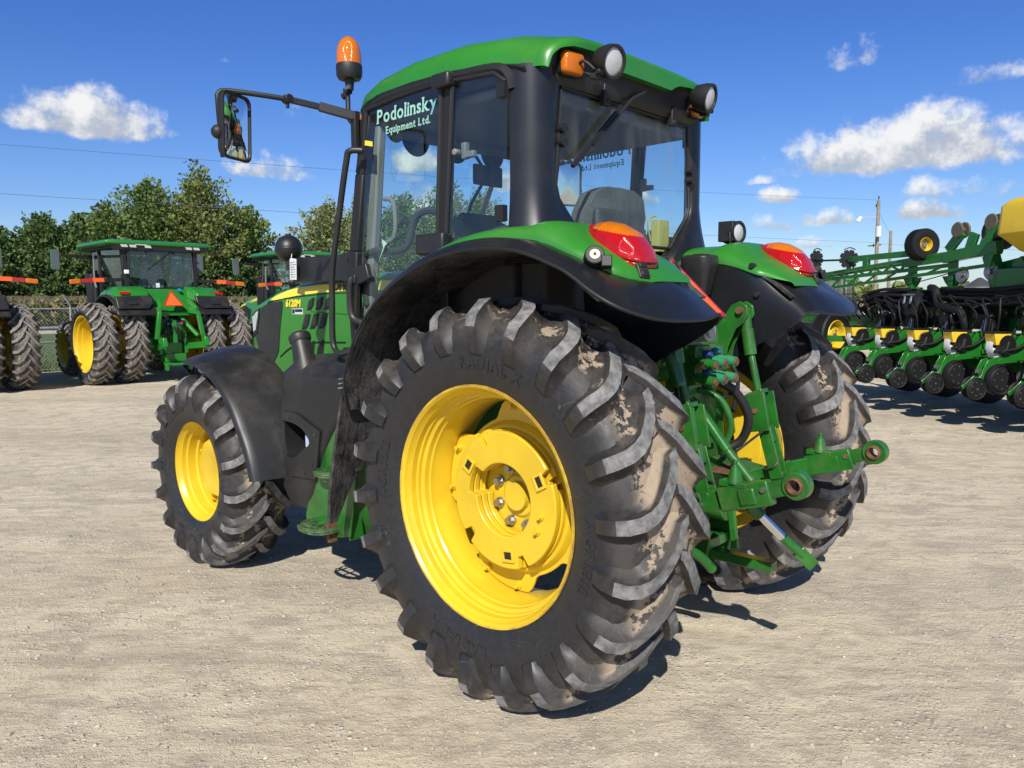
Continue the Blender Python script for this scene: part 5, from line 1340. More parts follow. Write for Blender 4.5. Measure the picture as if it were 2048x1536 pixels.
# ---------------------------------------------------------------- row of big dual-wheeled tractors behind
FT_R, FT_W = .885, .46
TYRE_D = rubber("dual_tyre_rubber", FT_R, .045, mud=.5, dusty=(.17, .15, .125))
LUGD = mat("dual_lug_rubber", (.20, .185, .165), .85, var=.3, vscale=12, dust=.5, dustcol=(.27, .22, .17))
me_dual = tyre_mesh("tyre", FT_R, FT_W, .60, .045, 24, [TYRE_D, LUGD], nu=64, hi=False, sweep=.30)
me_ffront = tyre_mesh("tyre", .66, .40, .42, .04, 22, [TYRE_D, LUGD], nu=56, hi=False, sweep=.26)
def far_wheel(parent, name, y, me, R, rim, x=0.0, outer=True, side=1):
    w = empty(name, (x, side * y, R - .012), 0.0, parent)
    if side < 0: w.rotation_euler = (0, 0, PI)
    t = new_obj("tyre", me, w)
    if side < 0: t.rotation_euler = (0, 0, PI)
    k = rim / .60
    m = MB()
    if outer: pr = [(.20, .60 * k), (.212, .612 * k), (.205, .585 * k), (.15, .565 * k), (.13, .54 * k), (.06, .53 * k), (.05, .515 * k), (-.05, .50 * k), (-.12, .49 * k), (-.13, .40 * k), (-.10, .30 * k), (-.10, .16 * k), (-.08, .14 * k), (-.08, .0001)]
    else: pr = [(.19, .60 * k), (.205, .612 * k), (.195, .58 * k), (.10, .55 * k), (.02, .54 * k), (.02, .20 * k), (.10, .19 * k), (.10, .0001)]
    m.lathe(pr, n=48); m.lathe([(-.21, .61 * k), (-.2, .57 * k), (-.05, .53 * k), (.10, .555 * k), (.19, .602 * k)], n=48)
    r = m.build("rim", YELLOW, w, angle=28)
    m = MB()
    for q in range(10):
        a = 2 * PI * q / 10; hexbolt(m, (.21 * k * math.cos(a), -.10 if outer else .02, .21 * k * math.sin(a)), .014, .03)
    if outer:
        for q in range(3): a = 2 * PI * q / 3 + .2; m.cyl((.42 * k * math.cos(a), -.128, .42 * k * math.sin(a)), (.42 * k * math.cos(a), -.120, .42 * k * math.sin(a)), .045, 14, mat=1)
    else:
        for q in range(8): a = 2 * PI * q / 8; m.cyl((.40 * k * math.cos(a), .018, .40 * k * math.sin(a)), (.40 * k * math.cos(a), .027, .40 * k * math.sin(a)), .05, 14, mat=1)
    m.build("wheel_nuts", [DARK, TRIM], r)
    return w
def far_tractor():
    T = empty("tractor")
    def B(mb, name, mt, par=None, **kw): return mb.build(name, mt, T if par is None else par, **kw)
    for s in (1, -1):
        far_wheel(T, "rear_wheel", 1.50, me_dual, FT_R, .60, 0, True, s); far_wheel(T, "rear_wheel", .86, me_dual, FT_R, .60, 0, False, s)
        far_wheel(T, "front_wheel", 1.02, me_ffront, .66, .42, 2.95, True, s)
    m = MB(); m.tube([(0, -.8, FT_R), (0, -.3, FT_R), (0, .3, FT_R), (0, .8, FT_R)], [.12, .24, .24, .12], 16); B(m, "rear_axle", GREEN_FAR)
    m = MB(); m.cyl((2.95, -1, .66), (2.95, 1, .66), .11, 12); B(m, "front_axle", GREEN_FAR)
    m = MB(); m.box((.2, 0, .98), (1.2, .56, .80)); m.box((1.9, 0, .98), (2.4, .6, .5)); m.box((-.42, 0, .72), (.12, .42, .34)); B(m, "transmission_case", GREEN_FAR, bevel=.03)
    # bonnet
    m = MB(); secs = []
    for x, w, zb, zt in ((1.75, .50, 1.2, 2.10), (2.6, .48, 1.15, 2.04), (3.5, .44, 1.1, 1.90), (4.0, .38, 1.1, 1.74), (4.2, .28, 1.15, 1.55)):
        secs.append([(x, w, zb), (x, w, zt - .16), (x, w - .05, zt - .05), (x, w - .2, zt), (x, -w + .2, zt), (x, -w + .05, zt - .05), (x, -w, zt - .16), (x, -w, zb)])
    m.loft(secs); hd = B(m, "hood", GREEN_FAR, angle=45)
    for s in (1, -1):
        m = MB(); m.prism([(3.9, s * .405, 1.64), (2.6, s * .488, 1.84), (1.8, s * .505, 1.88), (1.8, s * .505, 1.96), (2.6, s * .488, 1.93), (3.9, s * .405, 1.68)], (0, s * .004, 0)); B(m, "yellow_hood_stripe", YELLOW_DECAL, hd)
        m = MB(); m.prism([(4.05, s * .36, 1.25), (3.3, s * .456, 1.2), (3.2, s * .46, 1.55), (3.6, s * .44, 1.68), (4.05, s * .36, 1.62)], (0, s * .006, 0)); B(m, "grille_panel", TRIM, hd)
    # cab
    m = MB(); lp = lambda x0, x1, w, z: [(x0 + .06, -w, z), (x0, -w + .25, z), (x0, w - .25, z), (x0 + .06, w, z), (x1 - .3, w, z), (x1, w - .3, z), (x1, -w + .3, z), (x1 - .3, -w, z)]
    m.loft([lp(-.10, 1.95, 1.13, 2.985), lp(-.16, 2.02, 1.18, 3.03), lp(-.16, 2.02, 1.17, 3.09), lp(-.05, 1.9, 1.05, 3.125)]); rf = B(m, "roof", GREEN_FAR, bevel=.02)
    m = MB(); m.prism([(-.11, -1.02, 2.90), (-.11, 1.02, 2.90), (-.13, 1.10, 3.015), (-.13, -1.10, 3.015)], (.12, 0, 0)); m.box((.9, 0, 2.96), (1.9, 2.1, .06)); B(m, "roof_underside", TRIM, rf)
    for y in (.80, .62, -.62, -.80, .30):
        m = MB(); m.prism([(-.150, y - .07, 2.955), (-.150, y + .06, 2.955), (-.150, y + .09, 3.01), (-.150, y - .05, 3.01)], (.02, 0, 0)); B(m, "roof_lamp", CLEAR_LENS, rf)
    m = MB(); m.box((-.14, .45, 3.018), (.03, .26, .016)); B(m, "roof_lamp_bar", SILVER, rf)
    for s in (1, -1):
        for pa, pb, pw in (((.02, s * .80, 2.95), (-.02, s * .76, 2.10), .10), ((.95, s * .96, 2.95), (.95, s * .94, 1.9), .06), ((1.75, s * .80, 2.95), (1.9, s * .72, 1.8), .08)):
            m = MB(); m.bar(pa, pb, pw, pw); B(m, "cab_pillar", TRIM, bevel=.01)
        m = MB(); m.add([(.05, s * .85, 2.92), (.93, s * .975, 2.92), (1.74, s * .84, 2.92), (1.88, s * .75, 1.85), (.9, s * .955, 1.75), (.05, s * .80, 2.05)], [(0, 1, 2, 3, 4, 5)]); B(m, "side_window", GLASS_FAR)
        m = MB(); m.tube(smooth_path([(1.2, s * .99, 2.75), (1.2, s * 1.0, 2.3), (1.1, s * 1.0, 2.1)], 4), .02, 6); B(m, "hand_rail", GREY_TRIM)
    m = MB(); wl_ = [(-.03, .70, 2.90), (-.05, -.70, 2.90), (-.05, -.72, 2.25), (-.03, -.56, 2.10), (-.02, -.2, 2.06), (-.02, .2, 2.06), (-.03, .56, 2.10), (-.05, .72, 2.25)]
    wl_ = [(-.05, y, z) for x, y, z in wl_]; m.add(wl_, [tuple(range(8))]); rw_ = B(m, "rear_window", GLASS_FAR)
    m = MB(); m.tube(wl_ + [wl_[0]], .022, 6); B(m, "window_frame", TRIM, rw_)
    m = MB(); m.bar((-.08, -.25, 2.90), (-.08, .30, 2.48), .015, .02); B(m, "rear_wiper", TRIM, rw_)
    for y in (.3, -.3):
        m = MB(); m.box((-.08, y, 2.88), (.04, .05, .08)); B(m, "window_hinge", TRIM, rw_)
    m = MB(); m.box((-.058, .10, 2.14), (.004, .08, .10)); B(m, "window_sticker", WHITE, rw_)
    m = MB(); m.prism([(1.9, .7, 2.9), (1.9, -.7, 2.9), (2.0, -.7, 1.9), (2.0, .7, 1.9)], (.01, 0, 0)); B(m, "windscreen", GLASS_FAR)
    m = MB(); m.box((.95, 0, 1.75), (1.8, 1.6, .16)); m.box((.1, 0, 1.9), (.25, 1.5, .30)); B(m, "cab_floor", INTERIOR, bevel=.03)
    m = MB(); m.box((.7, 0, 2.0), (.5, .5, .3)); m.loft([[(x, y * w, z) for x, y in ((.42, -.28), (.56, -.28), (.56, .28), (.42, .28))] for z, w in ((2.05, 1), (2.4, .95), (2.60, .75), (2.66, .5))]); B(m, "seat", mat("plastic_covered_seat", (.24, .26, .25), .25, var=.3, vscale=20), bevel=.05)
    m = MB(); m.bar((1.5, .1, 1.9), (1.35, .1, 2.3), .1, .1); m.lathe([(.0, .17), (.015, .19), (.0, .21), (-.015, .19), (.0, .17)], c=(1.33, .1, 2.32), axis='Z', n=20); B(m, "steering_column", INTERIOR)
    # fenders: green shoulders over black skirts
    for s in (1, -1):
        f = empty("rear_fender", (0, s * .9, 1.9), 0.0, T)
        q = lambda x, y, z: (x, s * y - s * .9, z - 1.9)
        m = MB(); secs = []
        for x, z0, z1, y0, y1 in ((-.62, 1.76, 1.93, .50, 1.20), (-.50, 1.80, 2.02, .46, 1.20), (-.25, 1.86, 2.10, .44, 1.18), (.1, 1.92, 2.12, .44, 1.15), (.5, 1.90, 2.06, .5, 1.12), (.75, 1.80, 1.95, .6, 1.10)):
            secs.append([q(x, y0, z0), q(x, y1, z0), q(x, y1, (z0 + z1) / 2), q(x, y1 - .10, z1 - .02), q(x, (y0 + y1) / 2 - .1, z1), q(x, y0 + .05, z1)])
        m.loft(secs, flip=(s < 0)); m.build("fender_shell", GREEN_FAR, f, bevel=.02)
        m = MB(); secs = []
        for a in range(8, 146, 8):
            r0, r1 = .985, 1.04
            secs.append([(r0 * math.cos(R_(a)), s * .45 - s * .9, FT_R + r0 * math.sin(R_(a)) - 1.9), (r0 * math.cos(R_(a)), s * 1.26 - s * .9, FT_R + r0 * math.sin(R_(a)) - 1.9), (r1 * math.cos(R_(a)), s * 1.26 - s * .9, FT_R + r1 * math.sin(R_(a)) - 1.9), (r1 * math.cos(R_(a)), s * .45 - s * .9, FT_R + r1 * math.sin(R_(a)) - 1.9)])
        m.loft(secs); m.prism([q(-.66, .48, 1.90), q(-.66, 1.24, 1.88), q(-.80, 1.24, 1.62), q(-.80, .60, 1.62), q(-.72, .48, 1.74)], (.10, 0, 0)); m.build("fender_skirt", PLASTIC, f, bevel=.02)
        m = MB(); m.prism([q(-.60, .92, 1.985), q(-.60, 1.16, 1.975), q(-.63, 1.12, 1.925), q(-.63, .95, 1.93)], (-.015, 0, 0)); m.build("tail_light", RED_LENS, f)
        m = MB(); m.prism([q(-.74, .82, 1.775), q(-.74, 1.02, 1.775), q(-.77, 1.02, 1.71), q(-.77, .82, 1.71)], (-.004, 0, 0)); m.build("step_pad", TRIM, f, bevel=.004)
        e = empty("marker_arm", (.05, s * .9, 2.25), 0.0, T)
        m = MB(); m.bar((-.10, -s * .05, .0), (-.15, s * .35, -.01), .05, .07); m.bar((-.05, -s * .08, -.15), (-.08, -s * .06, .12), .05, .05); m.build("arm_tube", TRIM, e)
        m = MB(); m.bar((-.15, s * .30, -.01), (-.17, s * .58, -.02), .03, .085); m.build("orange_reflector", ORANGE, e)
        m = MB(); m.bar((-.17, s * .58, -.02), (-.18, s * .82, -.04), .03, .080); m.build("red_reflector", RED_REFLECT, e)
        m = MB(); m.bar((-.18, s * .82, -.045), (-.19, s * 1.03, -.065), .06, .10); m.build("amber_lamp", AMBER_LENS, e, bevel=.015)
        mr = empty("side_mirror", (1.6, s * 1.0, 2.8), 0.0, T)
        m = MB(); m.bar((.0, -s * .1, .0), (-.05, s * .55, .03), .06, .10, h2=.04); m.build("mirror_arm", TRIM, mr)
        m = MB(); m.loft([[(dx, s * .66 + u * k, -.07 + v * k) for u, v in rrect(.17, .46, .04)] for dx, k in ((.08, .7), (.03, 1), (-.01, 1))]); m.build("mirror_housing", GREEN_FAR, mr)
        m = MB(); m.loft([[(dx, s * .66 + u, -.07 + v) for u, v in rrect(.16, .44, .035)] for dx in (-.011, -.018)]); m.build("mirror_glass", mat("mirror_dark_glass", (.10, .12, .13), .05), mr)
    m = MB(); m.box((1.55, .92, 2.05), (.35, .20, .75)); m.cyl((1.3, .95, 1.6), (1.3, .95, 2.5), .06, 12); m.cyl((1.75, .78, 1.6), (1.75, .78, 2.45), .05, 12); B(m, "exhaust_stack", TRIM, bevel=.02)
    # centre body with warning triangle and hitch
    m = MB(); m.prism([(-.45, -.55, 1.55), (-.45, .55, 1.55), (-.22, .60, 2.05), (-.22, -.60, 2.05)], (.2, 0, 0)); B(m, "rear_cowl", GREEN_FAR, bevel=.02)
    m = MB(); m.prism([(-.50, 0.02 + .0, 2.02), (-.66, -.21, 1.67), (-.66, .25, 1.67)], (-.008, 0, .0)); tr = B(m, "slow_vehicle_triangle", RED_REFLECT)
    m = MB(); m.prism([(-.525, 0.02, 1.975), (-.662, -.165, 1.683), (-.662, .205, 1.683)], (-.010, 0, .002)); B(m, "orange_centre", ORANGE, tr)
    h = empty("rear_hitch", (-.6, 0, 1.0), 0.0, T)
    q = lambda x, y, z: (x + .6, y, z - 1.0)
    m = MB()
    for s in (1, -1):
        m.bar(q(-.30, s * .30, 1.62), q(-.85, s * .42, 1.55), .09, .14); m.bar(q(-.85, s * .42, 1.55), q(-.88, s * .52, .95), .08, .09); m.bar(q(-.3, s * .30, .75), q(-1.15, s * .46, .82), .07, .14); m.bar(q(-1.0, s * .46, .85), q(-1.18, s * .46, .90), .09, .20); m.bar(q(-.32, s * .28, 1.5), q(-.45, s * .28, .6), .08, .14)
        m.cyl(q(-.40, s * .20, 1.45), q(-.75, s * .45, 1.0), .05, 10); m.bar(q(-.85, s * .40, 1.6), q(-.6, s * .34, 1.80), .07, .10)
    m.box(q(-.50, 0, 1.50), (.10, .9, .09)); m.box(q(-.45, 0, .52), (.30, .46, .18)); m.box(q(-.75, 0, .40), (.5, .5, .05)); m.bar(q(-.60, .02, 1.35), q(-.62, .02, .85), .10, .08); m.box(q(-.70, .26, .33), (.12, .06, .16)); m.box(q(-.70, -.26, .33), (.12, .06, .16))
    m.build("hitch_arms", GREEN_FAR, h, bevel=.01)
    m = MB(); rnd = random.Random(3)
    for k in range(12): m.box(q(-.50 + rnd.uniform(-.06, .06), rnd.uniform(-.22, .22), rnd.uniform(.85, 1.42)), (.10, rnd.uniform(.04, .09), rnd.uniform(.04, .10)))
    m.build("valve_bank", DARK, h)
    for k in range(5):
        m = MB(); y = -.16 + .08 * k; m.tube(smooth_path([q(-.50, y, 1.32 - .05 * (k % 2)), q(-.66, y + .03, 1.20), q(-.60, y - .04, .95), q(-.50, y, .85)], 5), .016, 6); m.build("hydraulic_hose", TRIM, h)
    for k, c_ in enumerate(((.5, .03, .02), (.03, .08, .5), (.6, .35, .02), (.03, .08, .5))):
        m = MB(); m.cyl(q(-.56, -.15 + .1 * k, 1.28), q(-.62, -.15 + .1 * k, 1.28), .03, 10); m.build("dust_cap", mat("coloured_coupler_cap", c_, .4), h)
    m = MB(); m.cyl((-.30, -.26, 2.03), (-.34, -.26, 2.04), .035, 12); B(m, "blue_cap", mat("blue_cap_plastic", (.02, .20, .55), .4))
    m = MB(); m.box((-.12, .78, 2.42), (.05, .10, .09)); B(m, "white_lamp", WHITE, bevel=.015)
    return T
FT = far_tractor()
GRP = "big dual-wheeled tractors parked in a row behind"
FT.location = (15.6, -4.1, 0)
tag(FT, "green tractor on dual yellow-rimmed wheels with orange triangle, parked behind the front wheel", "tractor", GRP)
for (x, y, rz, lb) in ((15.75, .30, 0.0, "green dual-wheeled tractor cut off by the photo's left edge, one tyre showing"),
                       (16.3, -8.75, R_(-1), "green dual-wheeled tractor half hidden behind the nearest tractor's hood and ball cap")):
    c = copy_tree(FT); c.location = (x, y, 0); c.rotation_euler = (0, 0, rz); tag(c, lb, "tractor", GRP)
# far small tractors beyond the planter
def small_tractor():
    T = empty("tractor")
    def B(mb, name, mt, **kw): return mb.build(name, mt, T, **kw)
    for s in (1, -1):
        for (x, r) in ((0, .95), (2.7, .7)):
            m = MB(); m.lathe([(-.24, r * .62), (-.25, r * .85), (-.18, r), (.18, r), (.25, r * .85), (.24, r * .62)], c=(x, s * .95, r), n=28); o = B(m, "wheel", TYRE_D)
            m = MB(); m.lathe([(s * .22, r * .62), (s * .05, r * .5), (s * .08, .0001)], c=(x, s * .95, r), n=24); m.build("rim", YELLOW, o)
    m = MB(); m.box((1.2, 0, 1.1), (2.6, .7, .8)); m.box((2.4, 0, 1.75), (1.8, .9, .6)); B(m, "hood", GREEN_FAR, bevel=.08)
    m = MB(); m.box((.6, 0, 3.02), (1.9, 2.0, .18)); B(m, "roof", GREEN_FAR, bevel=.06)
    m = MB(); m.box((.6, 0, 1.75), (1.5, 1.5, .25))
    for a in ((-.2, .75), (-.2, -.75), (1.4, .7), (1.4, -.7), (.6, .85), (.6, -.85)): m.bar((a[0], a[1], 2.95), (a[0], a[1], 1.8), .08, .08)
    B(m, "cab_frame", TRIM)
    m = MB(); m.box((.6, 0, 2.4), (1.5, 1.5, 1.1)); B(m, "cab_glass", GLASS_FAR)
    m = MB(); m.prism([(-.45, 0, 2.1), (-.6, -.24, 1.65), (-.6, .24, 1.65)], (-.01, 0, 0)); B(m, "slow_vehicle_triangle", ORANGE)
    m = MB(); m.box((.5, .95, 3.0), (.1, .1, .14)); B(m, "roof_lamp", AMBER_LENS)
    return T
ST_ = small_tractor()
G2 = "tractors standing far beyond the planter"
for k, (x, y, rz, lb) in enumerate(((14.6, -41.0, -60, "small distant green tractor with an orange triangle seen under the planter's truss"), (16.2, -47.0, -60, "second small distant green tractor right of the one with the triangle"), (19.5, -54.0, -62, "distant green tractor roof furthest behind the planter hoses"))):
    c = ST_ if k == 0 else copy_tree(ST_); c.location = (x, y, 0); c.rotation_euler = (0, 0, R_(rz)); tag(c, lb, "tractor", G2)
# ---------------------------------------------------------------- folding planter on the right (local x along the row towards the viewer's right, y towards its front)
PL = empty("planter", (1.97, -9.30, 0), R_(144.2))
tag(PL, "wide green folding planter with yellow seed meters, black hoses and raised marker arms", "planter")
def Q(mb, name, mt, par=None, **kw): return mb.build(name, mt, PL if par is None else par, **kw)
BLK = mat("planter_black_parts", (.010, .010, .011), .38, coat=.2)
BLKR = mat("planter_black_rubber", (.009, .009, .010), .6, spec=.3)
SP = .733
def disc_wheel(mb, c, r, w, mat=0, bolts=6, ax=1):
    mb.lathe([(-w / 2, .0001), (-w / 2, r * .72), (-w * .30, r * .80), (-w / 2, r * .92), (-w * .2, r), (w * .2, r), (w / 2, r * .92), (w * .30, r * .80), (w / 2, r * .72), (w / 2, .0001)], c=c, axis='X', n=36, mat=mat)
def row_unit(x0):
    U = empty("row_unit", (x0, 0, 0), 0.0, PL)
    # closing wheel arm
    m = MB()
    arm = [(.60, .86), (.56, .93), (.30, .935), (.16, .90), (.10, .80), (.07, .70), (-.05, .60), (-.12, .555), (-.10, .515), (.02, .535), (.13, .61), (.20, .70), (.24, .80), (.32, .84)]
    for sx in (.05, -.06): m.prism([(sx, y, z) for y, z in arm], (.012, 0, 0))
    m.box((0, .46, .90), (.11, .34, .06)); m.box((0, .0, .56), (.09, .14, .05)); m.bar((0, .24, .80), (0, .05, .62), .09, .06); m.build("closing_arm", GREEN_PLANTER, U, bevel=.004)
    for sx, dy in ((.085, -.015), (-.085, .045)):
        m = MB(); c = (sx, dy, .53); disc_wheel(m, c, .148, .036); w = m.build("closing_wheel", BLKR, U, angle=30)
        m = MB()
        for k in range(7):
            a = 2 * PI * k / 7; rr = .085 if k else 0
            for s2 in (1, -1): m.cyl((sx + s2 * .017, dy + rr * math.cos(a), .53 + rr * math.sin(a)), (sx + s2 * .022, dy + rr * math.cos(a), .53 + rr * math.sin(a)), .009 if k else .014, 8)
        m.build("wheel_bolts", STEEL, w)
    m = MB(); m.bar((.02, .10, .66), (.02, .06, .76), .012, .03); m.bar((.02, .02, .765), (.02, .10, .765), .02, .02); m.build("adjuster_handle", STEEL, U)
    for sx in (.10, -.11):
        m = MB(); c = (sx, .30, .645); disc_wheel(m, c, .205, .10); w = m.build("gauge_wheel", BLKR, U, angle=30)
        m = MB()
        for k in range(8):
            a = 2 * PI * k / 8; rr = .115 if k else 0
            m.cyl((sx + math.copysign(.05, sx), .30 + rr * math.cos(a), .645 + rr * math.sin(a)), (sx + math.copysign(.056, sx), .30 + rr * math.cos(a), .645 + rr * math.sin(a)), .010, 8)
        m.build("wheel_bolts", STEEL, w)
    m = MB(); m.cyl((.012, .36, .62), (.0, .36, .62), .19, 32); m.build("opener_disc", STEEL, U)
    m = MB(); m.prism([(.05, .30, .88), (.05, .85, .88), (.05, 1.0, 1.10), (.05, .95, 1.28), (.05, .62, 1.20), (.05, .45, .98)], (.014, 0, 0)); m.prism([(-.06, .30, .88), (-.06, .85, .88), (-.06, 1.0, 1.10), (-.06, .95, 1.28), (-.06, .62, 1.20), (-.06, .45, .98)], (-.014, 0, 0))
    m.bar((.09, .70, 1.12), (.09, 1.12, 1.20), .02, .06); m.bar((-.09, .70, 1.12), (-.09, 1.12, 1.20), .02, .06); m.bar((.09, .70, .95), (.09, 1.12, 1.0), .02, .06); m.bar((-.09, .70, .95), (-.09, 1.12, 1.0), .02, .06); m.box((0, .68, 1.02), (.10, .03, .34)); m.build("shank", GREEN_PLANTER, U, bevel=.003)
    m = MB(); m.prism([(.10, .20, 1.235), (.10, .45, 1.230), (.10, .44, 1.205), (.10, .32, 1.165), (.10, .30, 1.09), (.10, .23, 1.09)], (-.17, 0, 0)); m.build("meter_bracket", YELLOW_PLASTIC, U, bevel=.006)
    m = MB(); m.box((-.01, .33, 1.252), (.24, .29, .020)); m.build("bracket_cap", BLK, U, bevel=.005)
    m = MB(); m.lathe([(.10, .0001), (.10, .13), (.085, .142), (.06, .145)], c=(0, .40, 1.085), axis='X', n=30); m.tube([(.11, .40, 1.13), (.12, .36, 1.03), (.12, .30, 1.0)], .022, 8); m.lathe([(.125, .0001), (.12, .05), (.10, .055)], c=(0, .36, 1.02), axis='X', n=18); m.build("seed_meter", BLK, U, angle=30)
    m = MB(); m.lathe([(.06, .158), (.02, .168), (-.05, .165), (-.06, .0001)], c=(0, .37, 1.06), axis='X', n=30); m.prism([(.05, .26, .92), (.05, .42, .90), (.05, .46, .98), (.05, .22, 1.06)], (-.1, 0, 0)); m.build("meter_housing", SILVER, U, bevel=.003)
    m = MB(); m.tube(smooth_path([(.09, .22, 1.01), (.12, .52, 1.04), (.14, .70, 1.18), (.16, .72, 1.36), (.06, .70, 1.60)], 6), .021, 8); m.build("vacuum_hose", BLKR, U)
    m = MB(); m.tube(smooth_path([(-.05, .56, 1.15), (-.08, .70, 1.35), (-.02, .62, 1.55), (.08, .80, 1.62)], 6), .014, 8); m.tube(smooth_path([(.03, .60, 1.10), (.10, .82, 1.22), (.05, .86, 1.50), (-.10, .9, 1.6)], 6), .012, 8); m.build("seed_hose", BLKR, U)
    m = MB(); m.tube([(.05, .76, 1.22), (.06, .78, 1.42)], .018, 8); m.tube([(.0, .74, 1.22), (.0, .80, 1.38)], .016, 8); m.box((.03, .80, 1.30), (.08, .04, .05)); m.build("downforce_fitting", STEEL, U)
    # front half of the unit: fertiliser opener, chain drive, down-pressure bag
    m = MB(); m.bar((.06, 1.05, 1.12), (.06, 1.75, 1.02), .05, .14); m.bar((-.08, 1.05, 1.05), (-.08, 1.7, .72), .04, .12); m.bar((.0, 1.5, 1.25), (.0, 1.62, .62), .07, .12); m.prism([(.12, .86, .62), (.12, 1.3, .66), (.12, 1.42, 1.10), (.12, .95, 1.14)], (-.04, 0, 0)); m.build("opener_frame", GREEN_PLANTER, U, bevel=.004)
    m = MB(); disc_wheel(m, (-.04, 1.62, .58), .20, .03); m.build("coulter_disc", STEEL, U, angle=30)
    m = MB(); m.box((-.02, .95, 1.36), (.24, .30, .20)); m.lathe([(-.09, .0001), (-.09, .07), (-.03, .09), (.03, .09), (.09, .07), (.09, .0001)], c=(.0, 1.0, 1.18), axis='X', n=18); m.build("drive_box", BLK, U, bevel=.015)
    m = MB(); m.prism([(.0, .95, 1.22), (.0, 1.30, 1.28), (.0, 1.32, 1.62), (.0, 1.12, 1.64), (.0, .98, 1.45)], (.02, 0, 0)); m.cyl((.02, 1.10, 1.48), (.05, 1.10, 1.48), .03, 10); m.build("row_plate", GREEN_PLANTER, U, bevel=.004)
    return U
U0 = row_unit(0.0)
units = [U0]
for k in (-1, 1, 2, 3, 4, 5, 6):
    c = copy_tree(U0, PL); c.location = (SP * k, 0, 0)
# toolbars
m = MB(); m.bar((-3.6, 1.22, 1.33), (5.2, 1.22, 1.33), .18, .18); m.bar((-1.2, 1.22, 1.58), (5.2, 1.22, 1.66), .10, .08); m.bar((.3, 1.75, 1.62), (5.2, 1.75, 1.62), .20, .24); m.bar((1.0, 1.5, 1.70), (5.2, 1.5, 1.75), .12, .10); m.box((2.9, 1.30, 1.55), (1.2, .06, .36)); m.box((1.2, 1.28, 1.55), (.8, .06, .30)); Q(m, "toolbar", GREEN_PLANTER, bevel=.008)
for k in range(8):
    x = -1.6 + .9 * k
    m = MB(); m.lathe([(-.12, .0001), (-.13, .30), (-.10, .40), (.10, .40), (.13, .30), (.12, .0001)], c=(x, 2.05, .42), axis='X', n=30); Q(m, "drive_tyre", BLKR, angle=30)
    m = MB(); m.box((x + .3, 1.95, 1.10), (.62, .05, .48)); m.bar((x + .1, 1.9, 1.5), (x + .15, 2.0, .5), .08, .10); Q(m, "frame_panel", GREEN_PLANTER, bevel=.01)
    m = MB(); m.box((x + .25, 1.35, .98), (.40, .30, .42)); m.box((x + .1, 1.7, .8), (.3, .2, .3)); m.box((x + .28, 1.60, 1.0), (.1, .4, .1)); Q(m, "pump_block", BLK, bevel=.02)
# raised marker arm, truss and wing frame
m = MB()
m.bar((-1.95, .9, 2.41), (.05, .9, 2.415), .05, .10); m.bar((-1.30, .9, 2.42), (-1.30, .9, 2.22), .07, .13); m.bar((.02, .9, 2.43), (.02, .9, 2.28), .14, .16); m.bar((-.35, .9, 2.26), (1.55, .9, 2.36), .10, .13); m.bar((.55, .9, 2.30), (1.55, .9, 2.40), .12, .16); m.bar((1.40, .9, 2.15), (1.50, .9, 2.46), .10, .10)
m.bar((.60, .9, 2.40), (.86, .9, 2.66), .05, .16); m.bar((1.0, .9, 2.36), (1.1, .9, 2.62), .05, .16); m.bar((1.28, .9, 2.40), (1.42, .9, 2.72), .06, .16); mk = Q(m, "marker_arm", GREEN_PLANTER, bevel=.006)
m = MB()
m.bar((-3.4, .9, 2.12), (.55, .9, 2.36), .05, .06); m.bar((-3.4, .9, 2.04), (.75, .9, 2.19), .05, .06); m.bar((-2.5, .9, 1.90), (1.5, .9, 2.16), .05, .05); m.bar((-3.3, 1.05, 2.10), (.5, 1.05, 2.33), .04, .05)
for k in range(7):
    x = -3.2 + .42 * k; z = 2.10 + .061 * (x + 3.2) - .01; m.bar((x, .9, z), (x + .24, .9, z - .065 - .02), .03, .03); m.bar((x + .24, .9, z - .085), (x + .42, .9, z + .02), .03, .03)
for k in range(6):
    x = -2.3 + .5 * k; m.bar((x, .9, 1.92 + .065 * (x + 2.4)), (x + .25, .9, 2.06 + .04 * (x + 2.3)), .03, .03)
Q(m, "truss", GREEN_PLANTER, bevel=.004)
for x in (-.20, .66): 
    m = MB(); m.bar((x, .95, 1.62), (x, .95, 2.28), .10, .10); m.prism([(x - .20, .93, 2.03), (x + .20, .93, 2.03), (x + .14, .93, 1.94), (x + .06, .93, 1.86), (x - .06, .93, 1.86), (x - .14, .93, 1.94)], (0, .04, 0)); m.box((x, .95, 1.86), (.34, .12, .03)); m.box((x, .95, 1.66), (.44, .16, .03)); Q(m, "wing_support", GREEN_PLANTER, bevel=.006)
m = MB()
m.bar((1.62, .95, 1.6), (1.35, .95, 2.30), .14, .18); m.bar((2.2, 1.0, 1.6), (1.8, 1.0, 2.20), .14, .18); m.bar((1.3, 1.1, 2.1), (2.6, 1.1, 2.3), .12, .14); m.bar((1.9, 1.4, 1.7), (1.75, 1.4, 2.9), .12, .14)
Q(m, "centre_support", GREEN_PLANTER, bevel=.006)
